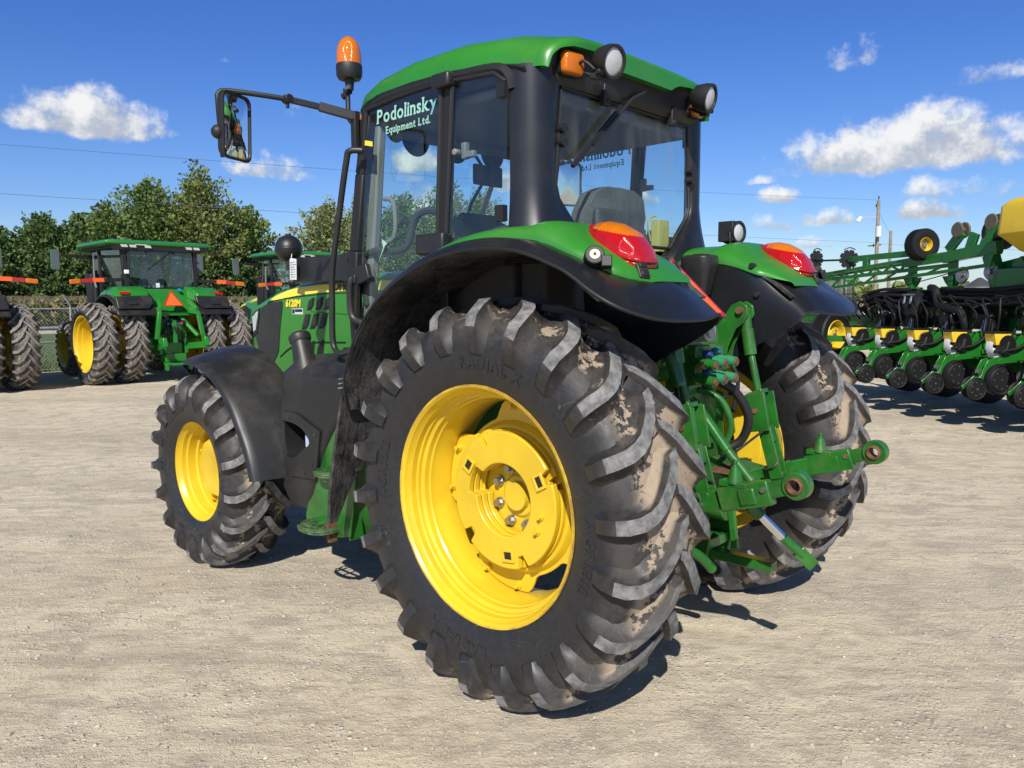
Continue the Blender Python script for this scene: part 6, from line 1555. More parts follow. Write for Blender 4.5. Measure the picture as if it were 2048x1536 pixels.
# notched marker discs
def notched(c, tilt):
    m = MB(); n = 90; lp = []
    for k in range(n):
        a = 2 * PI * k / n; q = (math.degrees(a) % 40) / 40; r = .172 - .035 * max(0, 1 - abs(q - .5) / .17) ** .6
        lp.append(Vector((r * math.cos(a), r * math.sin(a), 0)))
    rot = Matrix.Rotation(R_(tilt), 3, 'Z') @ Matrix.Rotation(R_(90), 3, 'Y')
    m.prism([Vector(c) + rot @ p for p in lp], rot @ Vector((0, 0, .012)))
    m.cyl(Vector(c) + rot @ Vector((0, 0, -.04)), Vector(c) + rot @ Vector((0, 0, .05)), .05, 14)
    m.tube(smooth_path([Vector(c) + rot @ Vector((-.12 * 0 - .17, -.10, .03)), Vector(c) + rot @ Vector((-.205, .0, .03)), Vector(c) + rot @ Vector((-.17, .10, .03))], 5), .010, 6)
    return Q(m, "marker_disc", BLK, mk)
notched((-2.82, .9, 2.475), 12); notched((-1.80, .9, 2.415), -14)
m = MB(); m.bar((-2.82, .9, 2.445), (-1.9, .9, 2.41), .03, .035); Q(m, "marker_tube", BLK, mk)
def small_tyre(c, r, w, rim, name, rz, par):
    e = empty(name, c, rz, par)
    m = MB(); m.lathe([(-w * .42, rim), (-w / 2, rim + (r - rim) * .45), (-w * .46, r * .94), (-w * .36, r), (w * .36, r), (w * .46, r * .94), (w / 2, rim + (r - rim) * .45), (w * .42, rim)], n=48)
    nb = 56
    for k in range(nb):
        a = 2 * PI * k / nb; t = Vector((-math.sin(a), 0, math.cos(a))); ra = Vector((math.cos(a), 0, math.sin(a)))
        for j in range(3):
            y0 = -w * .36 + w * .72 * j / 3; m.bar(ra * (r + .004) + Vector((0, y0 + .004, 0)), ra * (r + .004) + Vector((0, y0 + w * .22, 0)) + t * .012 * (1 if j % 2 else -1), .020, .012, up=ra)
    m.build("tyre", BLKR, e, angle=30)
    m = MB(); m.lathe([(w * .42, rim * 1.02), (w * .46, rim * .98), (w * .36, rim * .86), (w * .10, rim * .78), (w * .05, rim * .40), (w * .20, rim * .32), (w * .22, .0001)], n=36); m.build("rim", YELLOW, e, angle=30)
    m = MB()
    for k in range(5): a = 2 * PI * k / 5; m.cyl((rim * .5 * math.cos(a), w * .05, rim * .5 * math.sin(a)), (rim * .5 * math.cos(a), w * .16, rim * .5 * math.sin(a)), .016, 8)
    m.cyl((0, w * .2, 0), (0, w * .34, 0), .035, 12); m.build("wheel_nuts", STEEL, e)
    return e
small_tyre((.10, .85, 2.53), .235, .24, .105, "gauge_wheel", R_(-92), PL)
small_tyre((1.32, 1.1, 2.60), .22, .26, .10, "gauge_wheel", R_(-80), PL)
small_tyre((-1.42, .34, 1.08), .41, .28, .255, "transport_wheel", R_(-68), PL)
m = MB(); m.bar((-1.30, .12, 1.03), (-.98, .30, 1.03), .10, .10); m.cyl((-1.40, .20, 1.07), (-1.24, .08, 1.05), .05, 14); m.prism([(-1.45, .9, 1.2), (-.95, .9, 1.2), (-.95, .9, 1.62), (-1.1, .9, 1.62)], (0, .02, 0)); Q(m, "wheel_arm", GREEN_PLANTER, bevel=.006)
for c in ((.84, .9, 2.685), (1.40, .95, 2.745), (1.75, 1.3, 2.70)):
    m = MB()
    for dy in (-.07, .05): m.lathe([(-.016, .0001), (-.016, .105), (0, .118), (.016, .105), (.016, .0001)], c=(c[0], c[1] + dy, c[2]), axis='Y', n=28)
    m.cyl((c[0], c[1] - .07, c[2]), (c[0], c[1] + .05, c[2]), .04, 12); rl = Q(m, "row_cleaner_wheel", mat("dusty_cast_wheel", (.10, .085, .065), .8, var=.3, vscale=25), angle=30)
for c in ((.90, .9, 2.03), (1.42, .9, 2.06)):
    m = MB(); m.lathe([(-.02, .0001), (-.02, .11), (.0, .125), (.02, .11), (.02, .0001)], c=c, axis='Y', n=28); m.cyl((c[0], c[1] - .03, c[2]), (c[0], c[1] - .05, c[2]), .04, 10); Q(m, "row_cleaner_disc", STEEL, angle=30)
# vacuum fan
m = MB(); m.lathe([(-.16, .0001), (-.16, .16), (-.13, .20), (-.02, .215), (.02, .20), (.02, .0001)], c=(.12, .80, 1.60), axis='Y', n=36); m.cyl((.12, .60, 1.60), (.12, .64, 1.60), .05, 14); Q(m, "vacuum_fan", BLK, angle=30)
m = MB()
for x in (.06, .20): m.tube([(x, .63, 1.74), (x, .61, 1.62)], .018, 8); m.tube([(x - .04, .62, 1.76), (x + .08, .62, 1.76)], .012, 8)
Q(m, "fan_fitting", STEEL)
# main hoses
rnd = random.Random(8)
def hose(name, pts, r, mt=BLKR, n=10): m = MB(); m.tube(smooth_path(pts, 6), r, n); return Q(m, name, mt)
hose("air_hose", [(.45, .75, 1.86), (.62, .7, 1.82), (.75, .65, 1.62), (1.0, .62, 1.55), (1.22, .62, 1.50), (1.28, .66, 1.30), (1.2, .75, 1.15)], .055)
hose("air_hose", [(-.6, .95, 1.62), (-.4, .8, 1.55), (-.30, .75, 1.38), (-.38, .8, 1.2)], .06)
for k in range(7):
    z0 = 1.62 + .035 * k; y0 = .78 + .05 * (k % 3)
    hose("hose_bundle", [(-1.2, y0, z0 - .06 + rnd.uniform(-.03, .03)), (-.6, y0 - .02, z0 + rnd.uniform(-.02, .05)), (.1, y0 + .18, z0 - .02), (.7, y0, z0 + rnd.uniform(-.02, .04)), (1.5, y0 + .05, z0 - .03 + rnd.uniform(-.03, .03)), (2.4, y0, z0 + .02), (3.4, y0, z0 - .03)], .028 + .010 * (k % 3))
for k in range(16):
    x = -1.5 + .28 * k; hose("hydraulic_hose", [(x, .85, 1.62), (x + rnd.uniform(-.12, .12), .66, 1.66 + rnd.uniform(0, .12)), (x + rnd.uniform(.05, .3), .60, 1.46), (x + rnd.uniform(-.05, .25), .66, 1.25 + rnd.uniform(-.1, .1))], .013, n=7)
for k in range(9):
    x = -2.2 + .3 * k; hose("loop_hose", [(x, .9, 1.40), (x + .05, .74, 1.58), (x + .22, .70, 1.66), (x + .40, .74, 1.55), (x + .5, .9, 1.35)], .016, n=7)
for k in range(14):
    x = -1.9 + .42 * k; z0 = 1.42 + .10 * (k % 3)
    hose("hose_bundle", [(x, 1.05, z0), (x + .3, .98, z0 + .12), (x + .65, 1.05, z0 - .02), (x + .9, 1.12, z0 - .16)], .030, n=8)
hose("cable", [(-2.8, .95, 1.75), (-1.6, .9, 1.80), (-.2, .85, 1.92), (1.0, .85, 2.12)], .008, n=6)
# seed tank
m = MB(); secs = []
for z, w, d in ((2.18, .35, .3), (2.30, .55, .5), (2.48, .72, .62), (2.52, .76, .66), (2.88, .74, .64), (2.96, .66, .58), (2.99, .5, .5)): secs.append([(2.62 + u, 1.15 + v, z) for u, v in rrect(w * 2, d * 2, .12, 5)])
m.loft(secs); Q(m, "seed_tank", YELLOW_PLASTIC, bevel=.01)
m = MB(); m.box((2.7, 1.15, 2.2), (1.2, .8, .12)); Q(m, "tank_frame", BLK, bevel=.01)
m = MB(); m.box((2.2, 1.3, 1.85), (1.3, .9, .5)); m.box((3.5, 1.6, 1.5), (2.0, .8, .6)); Q(m, "centre_frame", GREEN_PLANTER, bevel=.02)
# yellow machine far behind the planter's right end
e = empty("sprayer", (11.0, -26.0, 0), R_(150))
tag(e, "pale yellow machine tank glimpsed behind the planter's right-hand frame", "machine")
m = MB(); m.loft([[(u, v, z) for u, v in rrect(1.3 * s, 2.6 * s, .3, 5)] for z, s in ((1.6, .8), (1.8, 1.0), (2.35, 1.0), (2.55, .8))]); m.build("tank", YELLOW_PLASTIC, e)
m = MB(); m.box((0, 0, 1.35), (1.2, 4.0, .3)); m.build("chassis", GREEN_PLANTER, e)
for x in (-.7, .7):
    for y in (-1.2, 1.2):
        m = MB(); m.lathe([(-.15, .4), (-.17, .55), (-.1, .65), (.1, .65), (.17, .55), (.15, .4), (.05, .3), (.05, .0001)], c=(x, y, .65), axis='X', n=24); m.build("wheel", BLKR, e)
# ---------------------------------------------------------------- grass, road, corn, fence, poles, bins
def flat_mat(name, a, b, sc_, bump=.3):
    m = bpy.data.materials.new(name); m.use_nodes = True; t = NT(m.node_tree); p = t.n['Principled BSDF']; P_ = t.geo()
    n = t.noise(P_, sc_, 6.0, .7); t.put(p.inputs['Base Color'], t.mix(t.ss(n, .3, .7), a, b)); p.inputs['Roughness'].default_value = .95
    t.l.new(t.bump(n, bump, .05), p.inputs['Normal']); return m
def sheet(name, pts, mt, z): 
    m = MB(); m.add([(x, y, z) for x, y in pts], [tuple(range(len(pts)))]); return m.build(name, mt)
GX = 20.2
g1 = sheet("grass_verge", [(GX, -60), (52, -95), (52, 40), (GX, 30)], flat_mat("mown_grass", (.045, .085, .018), (.085, .125, .03), 1.3), .004); tag(g1, "mown green grass strip behind the fence", kind="structure")
g2 = sheet("road", [(52, -95), (58, -98), (58, 42), (52, 40)], flat_mat("road_gravel", (.36, .34, .30), (.46, .44, .40), .8), .006); tag(g2, "pale road beyond the grass", kind="structure")
rnd = random.Random(21)
def blades(n, fn, wid, mats, name):
    mb = MB()
    for k in range(n):
        x, y, h, mi = fn(rnd)
        a = rnd.uniform(0, PI); c, s = math.cos(a), math.sin(a); lx, ly = rnd.uniform(-.35, .35) * h, rnd.uniform(-.35, .35) * h
        w = wid * rnd.uniform(.6, 1.3)
        b = len(mb.v); mb.v += [(x - c * w, y - s * w, 0), (x + c * w, y + s * w, 0), (x + lx * .45 + c * w * .7, y + ly * .45 + s * w * .7, h * .6), (x + lx, y + ly, h)]
        mb.f += [(b, b + 1, b + 2), (b, b + 2, b + 3)]; mb.m += [mi, mi]
    return mb.build(name, mats, angle=180, weld=False)
gm = [mat("grass_blade_green", (.055, .105, .022), .8), mat("grass_blade_pale", (.12, .15, .05), .8)]
go = blades(26000, lambda r: (GX - .15 + abs(r.gauss(0, 2.2)) if r.random() < .8 else r.uniform(GX, 34), r.uniform(-16, 4), r.uniform(.03, .13), 0 if r.random() < .75 else 1), .014, gm, "grass")
tag(go, "green grass growing along the foot of the fence", "grass", kind="stuff")
cm = [mat("corn_leaf", (.075, .10, .025), .8, var=.3), mat("dry_corn_leaf", (.25, .20, .085), .85, var=.3), mat("corn_tassel", (.22, .155, .075), .9)]
def corn():
    mb = MB()
    for k in range(9000):
        row = rnd.randint(0, 11); x = 60 + row * .8 + rnd.uniform(-.1, .1) if rnd.random() < .85 else rnd.uniform(66, 76); y = rnd.uniform(-78, 14) if rnd.random() < .35 else rnd.uniform(-40, 2)
        h = rnd.uniform(1.85, 2.4)
        mb.v += [(x - .02, y, 0), (x + .02, y, 0), (x, y, h)]; b = len(mb.v) - 3; mb.f.append((b, b + 1, b + 2)); mb.m.append(1)
        for q in range(6):
            z = rnd.uniform(.5, h * .92); a = rnd.uniform(0, 2 * PI); L = rnd.uniform(.35, .7); c, s = math.cos(a), math.sin(a); w = .045
            b = len(mb.v); mb.v += [(x - s * w, y + c * w, z), (x + s * w, y - c * w, z), (x + c * L * .55, y + s * L * .55, z + .22), (x + c * L, y + s * L, z - .12)]
            mb.f += [(b, b + 1, b + 2), (b, b + 2, b + 3)]; mi = 0 if rnd.random() < .62 - .35 * (z / h) + .2 else 1; mb.m += [mi, mi]
        for q in range(3):
            a = rnd.uniform(0, 2 * PI); b = len(mb.v); mb.v += [(x - .03, y, h - .05), (x + .03, y, h - .05), (x + math.cos(a) * .16, y + math.sin(a) * .16, h + .22)]; mb.f.append((b, b + 1, b + 2)); mb.m.append(2)
    o = mb.build("corn_field", cm, angle=180, weld=False); tag(o, "tall drying corn field between the road and the trees", "corn field", kind="stuff")
corn()
# chain-link fence
F = empty("chain_link_fence", (GX, 0, 0)); tag(F, "grey chain-link fence with barbed wire arms along the edge of the yard", "fence")
GALV = mat("galvanised_steel", (.45, .46, .47), .45, metal=.6, var=.1)
YF0, YF1 = 6.0, -30.0
def fbuild(m, name): return m.build(name, GALV, F)
for z, r in ((1.62, .024), (.76, .022), (1.12, .045), (.05, .008)):
    m = MB(); m.cyl((0, YF0, z), (0, YF1, z), r, 8); fbuild(m, "rail")
y = YF0 - .45
while y > YF1:
    p_ = MB(); p_.cyl((0, y, 0), (0, y, 1.66), .032, 10); p_.tube([(0, y, 1.64), (.0, y, 1.70), (-.02, y + .16, 1.98)], .022, 8); fbuild(p_, "post"); y -= 3.05
for k in range(3):
    m = MB(); m.cyl((0, YF0 + .06 * k, 1.76 + .09 * k), (0, YF1, 1.76 + .09 * k), .004, 4); fbuild(m, "barbed_wire")
m = MB(); sp_ = .085; h_ = 1.56; n_ = int((YF0 - YF1) / sp_)
for k in range(-int(h_ / sp_), n_):
    for d in (1, -1):
        y0 = YF0 - k * sp_; z0, z1 = .05, .05 + h_
        ya, yb = (y0, y0 - h_) if d > 0 else (y0 - h_, y0)
        # clip to the run
        pts = [(ya, z0), (yb, z1)]
        if max(ya, yb) > YF0 or min(ya, yb) < YF1: continue
        m.tube([(.004 * d, ya, z0), (.004 * d, yb, z1)], .0022, 3, caps=False)
fbuild(m, "wire_mesh")
# utility poles
WOOD = mat("weathered_pole_wood", (.24, .20, .15), .9, var=.25, vscale=3)
def pole(x, y, h, label, gear):
    e = empty("utility_pole", (x, y, 0)); tag(e, label, "utility pole", "wooden utility poles behind the planter")
    m = MB(); m.tube([(0, 0, 0), (0, 0, h)], [.20, .14], 12); m.build("pole", WOOD, e)
    if gear:
        m = MB(); m.cyl((-.2, .35, h - 3.3), (-.2, .35, h - 2.35), .26, 14); m.box((0, .2, h - 2.6), (.2, .3, .06)); m.build("transformer", SILVER, e)
        m = MB(); m.bar((0, 0, h - 1.45), (1.2, .85, h - 1.5), .06, .06); m.tube(smooth_path([(0, 0, h - 1.9), (.6, .45, h - 1.6), (1.2, .85, h - 1.55)], 4), .02, 6); m.build("lamp_bracket", GALV, e)
        m = MB(); m.tube([(1.2, .85, h - 1.45), (1.45, 1.0, h - 1.85)], [.14, .2], 10); m.build("street_lamp_head", WHITE, e)
        m = MB()
        for a in ((0, 0, h + .1), (.15, .12, h - .6), (.0, .2, h - 3.9), (.2, .3, h - 4.2)): m.cyl((a[0], a[1], a[2]), (a[0], a[1], a[2] + .28), .06, 8)
        m.bar((-.3, -.2, h - 4.0), (.6, .5, h - 4.1), .1, .1); m.build("insulator", DARK, e)
    return e
pole(22.1, -71.7, 10.8, "taller wooden utility pole with transformer and street lamp rising behind the planter", True)
pole(23.2, -79.0, 8.6, "shorter bare wooden pole just right of the taller one", False)
WIRE = mat("power_line_wire", (.12, .13, .15), .6)
def wire(a, b, sag, lb, r=.011):
    m = MB(); A_, B_ = Vector(a), Vector(b); pts = []
    for k in range(41): t = k / 40; p = A_.lerp(B_, t); p.z -= sag * 4 * t * (1 - t); pts.append(p)
    m.tube(pts, r, 5); o = m.build("power_line", WIRE); tag(o, lb, "power line", "power lines crossing the sky")
wire((22.1, -71.7, 10.85), (46.5, 14.0, 9.3), .55, "upper thin power line crossing the sky to the pole top")
wire((22.1, -71.7, 7.0), (46.5, 14.0, 7.35), .35, "lower thin power line crossing in front of the trees")
wire((22.1, -71.7, 6.9), (-2.0, -118.0, 7.4), .5, "thin power line leaving the pole away to the right")
wire((22.1, -71.6, 10.0), (23.2, -79.0, 8.4), .2, "short power line joining the two wooden poles")
# grain bins
for k, (x, y, r) in enumerate(((21.8, -110.0, 1.7), (19.0, -111.5, 1.7), (15.9, -112.5, 1.5))):
    e = empty("grain_bin", (x, y, 0)); tag(e, ["corrugated steel grain bin, left one of the three far behind the planter", "corrugated steel grain bin, middle one of the three far behind the planter", "corrugated steel grain bin, right one of the three far behind the planter"][k], "grain bin", "steel grain bins on the horizon")
    m = MB(); m.lathe([(z, r + (.03 if q % 2 else 0)) for q, z in enumerate([.2 * j for j in range(18)])], axis='Z', n=28); m.build("wall", STEEL, e)
    m = MB(); m.lathe([(3.4, r + .12), (4.5, .3), (4.6, .0001)], axis='Z', n=28); m.build("roof", STEEL, e)

# ---------------------------------------------------------------- trees: trunk, limbs, crowns of small leaf faces
def leaf_mat(name, c1, c2, c3):
    m = bpy.data.materials.new(name); m.use_nodes = True; t = NT(m.node_tree); p = t.n['Principled BSDF']
    P_ = t.geo(); r = t.n.new('ShaderNodeNewGeometry').outputs['Random Per Island']
    n = t.noise(P_, .35, 3.0, .6)
    c = t.mix(r, c1, c2); c = t.mix(t.math('MULTIPLY', t.ss(n, .50, .68), .6), c, c3)
    t.put(p.inputs['Base Color'], c); p.inputs['Roughness'].default_value = .62; p.inputs['Specular IOR Level'].default_value = .25
    p.inputs['Transmission Weight'].default_value = 0.0
    tr = t.new('ShaderNodeBsdfTranslucent'); t.put(tr.inputs[0], c); mx = t.new('ShaderNodeMixShader'); mx.inputs[0].default_value = .30
    out = t.n['Material Output']; t.l.new(p.outputs[0], mx.inputs[1]); t.l.new(tr.outputs[0], mx.inputs[2]); t.l.new(mx.outputs[0], out.inputs[0])
    return m
LEAF_A = leaf_mat("maple_leaves", (0.112, 0.181, 0.046), (0.202, 0.281, 0.081), (0.206, 0.263, 0.086))
LEAF_B = leaf_mat("dark_leaves", (0.084, 0.144, 0.046), (0.151, 0.225, 0.069), (0.124, 0.188, 0.069))
LEAF_C = leaf_mat("pale_leaves", (0.224, 0.275, 0.109), (0.336, 0.375, 0.161), (0.330, 0.350, 0.172))
LEAF_D = leaf_mat("turning_leaves", (0.140, 0.194, 0.052), (0.241, 0.288, 0.081), (0.278, 0.300, 0.098))
BARK = mat("tree_bark", (.10, .085, .065), .95, var=.3, vscale=2)
def tree(x, y, h, w, lm, seed, label, low=.08, dens=1.0, leaf=.42):
    rnd = random.Random(seed)
    T = empty("tree", (x, y, 0), rnd.uniform(0, 6)); tag(T, label, "tree", "trees along the far field edge")
    tk = MB(); tk.tube([(0, 0, 0), (rnd.uniform(-.2, .2), rnd.uniform(-.2, .2), h * .35), (rnd.uniform(-.3, .3), rnd.uniform(-.3, .3), h * .75)], [.035 * h, .022 * h, .008 * h], 8)
    cr = MB()
    nb = int(46 * dens)
    for b in range(nb):
        t = low + (1 - low) * (b + rnd.random()) / nb
        a = b * 2.39996 + rnd.uniform(-.4, .4)
        z0 = h * max(.06, t * .72 - .10)
        env = w * (math.sin(PI * min(1, (t * .86 + .12))) ** .62) * rnd.uniform(.62, 1.12)
        if t > .93: env *= .5
        tip = Vector((math.cos(a) * env, math.sin(a) * env, h * (t * .93 + .05) + rnd.uniform(-.03, .07) * h))
        base = Vector((0, 0, z0)); mid = base.lerp(tip, .5) + Vector((0, 0, .06 * h))
        if b % 2 == 0: tk.tube([base, mid, tip], [.010 * h, .006 * h, .002 * h], 5)
        # plume of leaves along the outer part of the limb
        npl = int(rnd.uniform(75, 120))
        rad = rnd.uniform(.085, .14) * h * .62
        for k in range(npl):
            s = rnd.uniform(.22, 1.06); c = (base.lerp(mid, s * 2) if s < .5 else mid.lerp(tip, (s - .5) * 2))
            rr = rad * (1.15 - .55 * max(0, s - .55) / .5)
            # sprigs: clusters pointing up and out
            d = Vector((rnd.gauss(0, 1), rnd.gauss(0, 1), rnd.gauss(.15, .8))); d.normalize(); p = c + d * rr * rnd.random() ** .45
            o = (Vector((math.cos(a), math.sin(a), .8)) + Vector((rnd.gauss(0, .7), rnd.gauss(0, .7), rnd.gauss(0, .7)))).normalized()
            sd = o.cross(Vector((rnd.gauss(0, 1), rnd.gauss(0, 1), rnd.gauss(0, 1)))).normalized()
            L = leaf * rnd.uniform(.55, 1.3); W_ = L * rnd.uniform(.32, .55)
            i = len(cr.v); n_ = o.cross(sd) * W_ * .35
            cr.v += [p, p + o * L * .45 + sd * W_ - n_, p + o * L, p + o * L * .45 - sd * W_ - n_]
            cr.f += [(i, i + 1, i + 2), (i, i + 2, i + 3)]; cr.m += [0, 0]
    tk.build("trunk", BARK, T); cr.v = [tuple(v) for v in cr.v]; cr.build("crown", lm, T, angle=180, weld=False)
    return T
TX = 80.0
def tpos(azd, x=TX): return x, 3.26 + (x + 2.22) * math.tan(R_(azd))
TREES = [ # azimuth, height, half width, leaves, label, x
    (-13.2, 9.0, 4.2, LEAF_B, "dark green tree at the photo's left edge behind the corn", 80), (-15.9, 10.6, 3.8, LEAF_B, "dark green tree second from the left edge, slightly taller", 82), (-17.8, 10.6, 3.6, LEAF_B, "dark tree just left of the parked dual-wheeled tractor's mirror", 81),
    (-19.3, 11.7, 3.8, LEAF_A, "pointed green tree rising above the dual-wheeled tractor's cab, left side", 80), (-21.9, 15.0, 4.6, LEAF_A, "tall green tree directly above the dual-wheeled tractor's roof", 82), (-25.0, 16.4, 5.6, LEAF_D, "tallest yellowish green tree just left of the gap in the tree line", 80), (-27.9, 13.2, 4.3, LEAF_A, "green tree forming the right end of the left-hand row, beside the gap", 81),
    (-33.5, 15.0, 4.9, LEAF_C, "pale yellowish tree right of the gap, behind the hand rail", 82), (-36.0, 16.4, 3.4, LEAF_D, "olive tree partly hidden by the nearest tractor's front cab pillar", 84),
    (-38.9, 16.7, 5.0, LEAF_A, "green tree seen through the cab's front door glass", 82), (-42.0, 19.8, 5.6, LEAF_A, "green tree seen through the cab's door glass near its hinge pillar", 84), (-44.6, 19.2, 5.6, LEAF_A, "green tree seen through the cab's rear quarter window", 84)]
for k, (a, h, w, lm, lb, x) in enumerate(TREES):
    px, py = tpos(a, x); tree(px, py, h * .97, w, lm, 100 + k, lb, dens=2.9, leaf=.36)
# bushy understorey that closes the foot of the row
UND = [(-12.5, 5.5), (-14.5, 6.2), (-16.5, 6.5), (-18.6, 7.4), (-20.5, 7.2), (-22.8, 7.0), (-24.6, 7.5), (-26.6, 7.0), (-28.3, 5.4), (-32.4, 5.2), (-34.6, 6.4), (-37.0, 6.4), (-40.2, 7.0), (-43.4, 7.0)]
ULB = ["low bushy tree at the foot of the tree row, by the photo's left edge", "low bush in the tree row above the left-hand dual tyre", "low bush in the tree row right of the leaning fence arm", "low bush behind the parked tractor's left mirror", "low bush behind the parked tractor's cab, left half", "low bush behind the parked tractor's cab, right half", "low bush right of the parked tractor's cab", "low bush above the parked tractor's right marker arm", "small bush at the gap's left side", "small bush at the gap's right side below the pale tree", "low bush behind the black side bracket", "low bush seen through the cab door's lower glass", "low bush seen through the cab behind the door pulls", "low bush seen through the rear quarter window's foot"]
for k, (a, h) in enumerate(UND):
    px, py = tpos(a, 77.5); tree(px, py, h, 3.2, LEAF_B if k < 9 else LEAF_A, 300 + k, ULB[k], low=.0, dens=1.1, leaf=.36)
# far wood line on the right horizon
def far_wood():
    rnd = random.Random(5); mb = MB()
    for k in range(5200):
        az_ = rnd.uniform(-84, -52); d = rnd.uniform(230, 260); h = 5.5 + 2.0 * math.sin(az_ * 2.1) + 1.2 * math.sin(az_ * 5.3)
        p = Vector((-2 + d * math.cos(R_(az_)), 3 + d * math.sin(R_(az_)), rnd.uniform(0, h))); r = rnd.uniform(.6, 1.3)
        o = Vector((rnd.gauss(0, 1), rnd.gauss(0, 1), rnd.gauss(0, 1))).normalized(); s = o.orthogonal().normalized(); t = o.cross(s); i = len(mb.v)
        mb.v += [tuple(p + s * r), tuple(p + t * r), tuple(p - s * r), tuple(p - t * r)]; mb.f.append((i, i + 1, i + 2, i + 3)); mb.m.append(0)
    o = mb.build("far_wood", LEAF_D, angle=180, weld=False); tag(o, "low distant wood along the horizon at the right", "wood", kind="stuff")
far_wood()
# ---------------------------------------------------------------- ground
def gravel_mat():
    m = bpy.data.materials.new("gravel"); m.use_nodes = True
    t = NT(m.node_tree); p = t.n['Principled BSDF']
    P_ = t.geo()
    big = t.noise(P_, .55, 5.0, .6); med = t.noise(P_, 5.0, 6.0, .65); fine = t.noise(P_, 55.0, 6.0, .75); vf = t.noise(P_, 190.0, 3.0, .7)
    mp = t.new('ShaderNodeMapping', vector_type='TEXTURE'); mp.inputs['Rotation'].default_value = (0, 0, R_(40)); mp.inputs['Scale'].default_value = (6.0, 1.0, 1.0); t.l.new(P_, mp.inputs['Vector'])
    st = mp.outputs[0]; rut = t.noise(st, 3.2, 7.0, .66); rut2 = t.noise(st, .8, 4.0, .6)
    mp2 = t.new('ShaderNodeMapping', vector_type='TEXTURE'); mp2.inputs['Rotation'].default_value = (0, 0, R_(46)); mp2.inputs['Scale'].default_value = (2.3, 1.0, 1.0); t.l.new(P_, mp2.inputs['Vector']); rip = t.noise(mp2.outputs[0], 9.0, 6.0, .68, dist=.6); mot = t.noise(P_, 2.6, 6.0, .70)
    v1 = t.new('ShaderNodeTexVoronoi'); v1.inputs['Scale'].default_value = 42.0; t.l.new(P_, v1.inputs['Vector'])
    v2 = t.new('ShaderNodeTexVoronoi'); v2.inputs['Scale'].default_value = 110.0; t.l.new(P_, v2.inputs['Vector'])
    v3 = t.new('ShaderNodeTexVoronoi'); v3.inputs['Scale'].default_value = 17.0; t.l.new(P_, v3.inputs['Vector'])
    c = t.mix(t.ss(big, .35, .65), (.61, .525, .375), (.71, .62, .455))
    c = t.mix(t.math('MULTIPLY', t.ss(rut2, .49, .60), .62), c, (.44, .38, .29))
    c = t.mix(t.math('MULTIPLY', t.ss(rut2, .47, .38), .50), c, (.70, .62, .48))
    c = t.mix(t.math('MULTIPLY', t.ss(rut, .52, .70), .60), c, (.72, .64, .50))
    c = t.mix(t.math('MULTIPLY', t.ss(rut, .50, .36), .55), c, (.38, .325, .25))
    c = t.mix(t.math('MULTIPLY', t.ss(med, .50, .72), .30), c, (.42, .355, .265))
    c = t.mix(t.math('MULTIPLY', t.ss(rip, .53, .38), .55), c, (.36, .31, .24))
    c = t.mix(t.math('MULTIPLY', t.ss(rip, .54, .72), .40), c, (.72, .645, .51))
    c = t.mix(t.math('MULTIPLY', t.ss(mot, .51, .62), .62), c, (.40, .345, .265))
    # individual stones: each cell its own tone, mostly close to the ground they lie in
    g1 = t.sep(v1.outputs['Color'])[0]; g2 = t.sep(v2.outputs['Color'])[1]; g3 = t.sep(v3.outputs['Color'])[0]
    band = t.ss(rut2, .50, .66); clump = t.math('MAXIMUM', t.ss(t.noise(P_, 1.7, 4.0, .6), .42, .64), band)
    grain = t.noise(P_, 330.0, 3.0, .8); c = t.mix(t.math('MULTIPLY', t.ss(grain, .50, .30), .55), c, (.27, .23, .175)); c = t.mix(t.math('MULTIPLY', t.ss(grain, .52, .72), .40), c, (.80, .73, .60))
    k1 = t.math('MULTIPLY', t.math('MULTIPLY', t.ss(v1.outputs['Distance'], .44, .22), t.math('GREATER_THAN', g1, .58)), t.math('ADD', .25, clump))
    k2 = t.math('MULTIPLY', t.ss(v2.outputs['Distance'], .48, .22), t.math('GREATER_THAN', g2, .45))
    k3 = t.math('MULTIPLY', t.math('MULTIPLY', t.ss(v3.outputs['Distance'], .27, .15), t.math('GREATER_THAN', g3, .86)), clump)
    stone = t.mix(t.sep(v2.outputs['Color'])[2], (.28, .245, .19), (.78, .71, .59)); c = t.mix(t.math('MULTIPLY', k2, .75), c, stone)
    stone1 = t.mix(t.sep(v1.outputs['Color'])[2], (.27, .245, .205), (.76, .70, .60)); c = t.mix(t.math('MULTIPLY', k1, .75, clamp=True), c, stone1)
    stone3 = t.mix(t.sep(v3.outputs['Color'])[2], (.38, .34, .29), (.76, .71, .62)); c = t.mix(t.math('MULTIPLY', k3, .6), c, stone3)
    c = t.mix(t.math('MULTIPLY', t.ss(fine, .54, .74), .40), c, (.36, .295, .21))
    t.put(p.inputs['Base Color'], c); p.inputs['Roughness'].default_value = .95; p.inputs['Specular IOR Level'].default_value = .2
    h = t.math('ADD', t.math('MULTIPLY', k1, .7), t.math('MULTIPLY', k2, .35))
    h = t.math('ADD', h, t.math('MULTIPLY', k3, 1.2))
    h = t.math('ADD', h, t.math('MULTIPLY', fine, .9)); h = t.math('ADD', h, t.math('MULTIPLY', vf, .6))
    b1 = t.bump(t.math('ADD', t.math('MULTIPLY', med, .6), t.math('ADD', t.math('MULTIPLY', rut, .7), t.math('MULTIPLY', rip, .3))),   .6, .05)
    t.l.new(t.bump(h, .7, .010, b1), p.inputs['Normal'])
    return m
GRAVEL = gravel_mat()
def ground_h(x, y):
    f = 1.0
    v = Vector((x * .6, y * .6, 0)); w = Vector((x * 2.3, y * 1.1, 3))
    h = (mnoise.noise(v) * .010 + mnoise.noise(w) * .007 + mnoise.noise(Vector((x * 6, y * 3.5, 9))) * .004)
    return h - .006
m = MB()
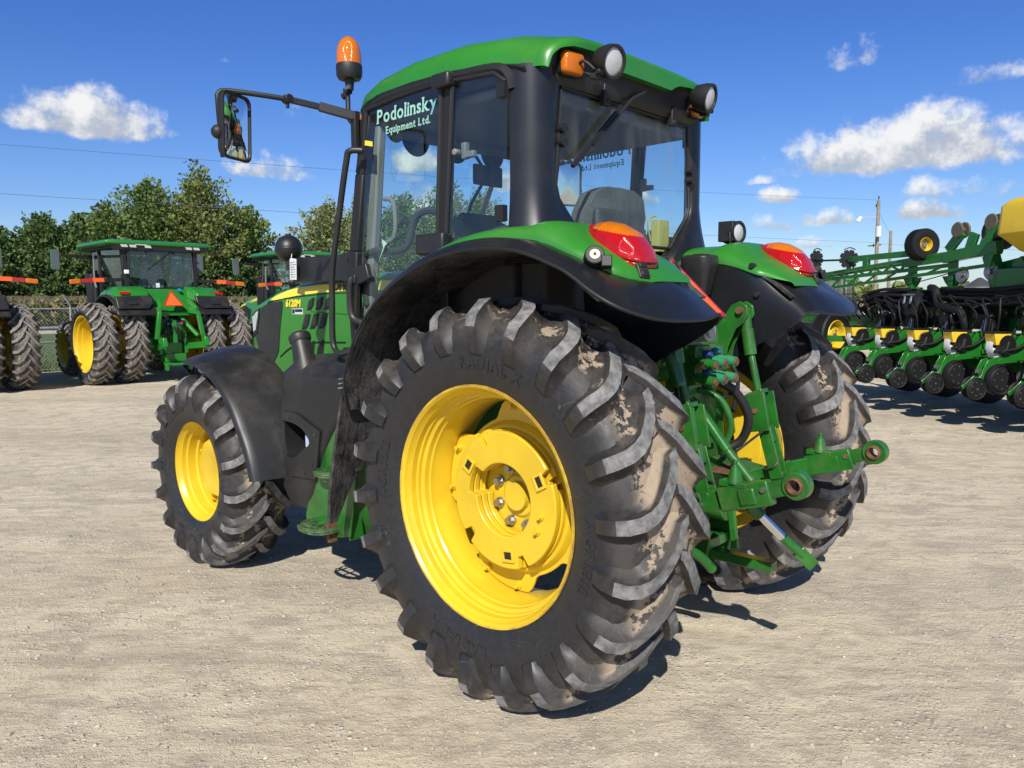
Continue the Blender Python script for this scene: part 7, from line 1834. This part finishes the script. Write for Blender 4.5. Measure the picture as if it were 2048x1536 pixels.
N = 220; X0, X1, Y0, Y1 = -6.0, 24.0, -20.0, 10.0
rows = []
for i in range(N + 1):
    rows.append([(X0 + (X1 - X0) * i / N, Y0 + (Y1 - Y0) * j / N, ground_h(X0 + (X1 - X0) * i / N, Y0 + (Y1 - Y0) * j / N) if 0 < i < N and 0 < j < N else 0.0) for j in range(N + 1)])
m.grid(rows)
B = 1500.0
ring_in = [(X0, Y0, 0), (X1, Y0, 0), (X1, Y1, 0), (X0, Y1, 0)]; ring_out = [(-B, -B, 0), (B, -B, 0), (B, B, 0), (-B, B, 0)]
m.add(ring_in + ring_out, [(k, 4 + k, 4 + (k + 1) % 4, (k + 1) % 4) for k in range(4)])
g = m.build("ground", GRAVEL, angle=180)
for pl in g.data.polygons:
    pass
tag(g, "pale gravel yard", kind="structure")
# loose stones lying on the yard near the camera
def stones():
    rnd = random.Random(11); mb = MB()
    n = 0
    while n < 9500:
        d = 1.2 + 11.0 * rnd.random() ** 1.5; a = CAM_YAW + R_(rnd.uniform(-40, 40))
        x = -2.22 + d * math.cos(a); y = 3.26 + d * math.sin(a)
        u = x * math.cos(R_(40)) + y * math.sin(R_(40)); v = -x * math.sin(R_(40)) + y * math.cos(R_(40))
        dens = .25 + 1.3 * max(0.0, mnoise.noise(Vector((u * .25, v * 1.1, 5))) + .10) + .5 * max(0.0, mnoise.noise(Vector((x * 1.9, y * 1.9, 2))))
        if y < -8 or rnd.random() > dens: continue
        n += 1
        r = .003 + .010 * rnd.random() ** 3
        if rnd.random() < .012: r *= 1.7
        z = ground_h(x, y) + r * .15
        ax = [rnd.uniform(.7, 1.3), rnd.uniform(.7, 1.3), rnd.uniform(.45, .8)]
        pts = []
        b = [(1, 0, 0), (.3, .95, 0), (-.8, .55, 0), (-.8, -.55, 0), (.3, -.95, 0), (.25, .2, 1), (-.4, -.1, .9)]
        rot = rnd.uniform(0, 6.28); c_, s_ = math.cos(rot), math.sin(rot)
        for (u, v, w) in b:
            u *= r * ax[0] * rnd.uniform(.8, 1.2); v *= r * ax[1] * rnd.uniform(.8, 1.2); w *= r * ax[2]
            pts.append((x + u * c_ - v * s_, y + u * s_ + v * c_, z + w))
        mb.add(pts, [(0, 1, 5), (1, 2, 6, 5), (2, 3, 6), (3, 4, 5, 6), (4, 0, 5)], 0 if rnd.random() < .35 else 1)
    return mb
st1 = mat("pale_stone", (.43, .385, .31), .95, var=.35, vscale=25); st2 = mat("grey_stone", (.33, .31, .275), .95, var=.35, vscale=25)
o = stones().build("loose_stones", [st1, st2], angle=20, weld=False)
tag(o, "loose small stones scattered over the gravel yard", "stones", kind="stuff")
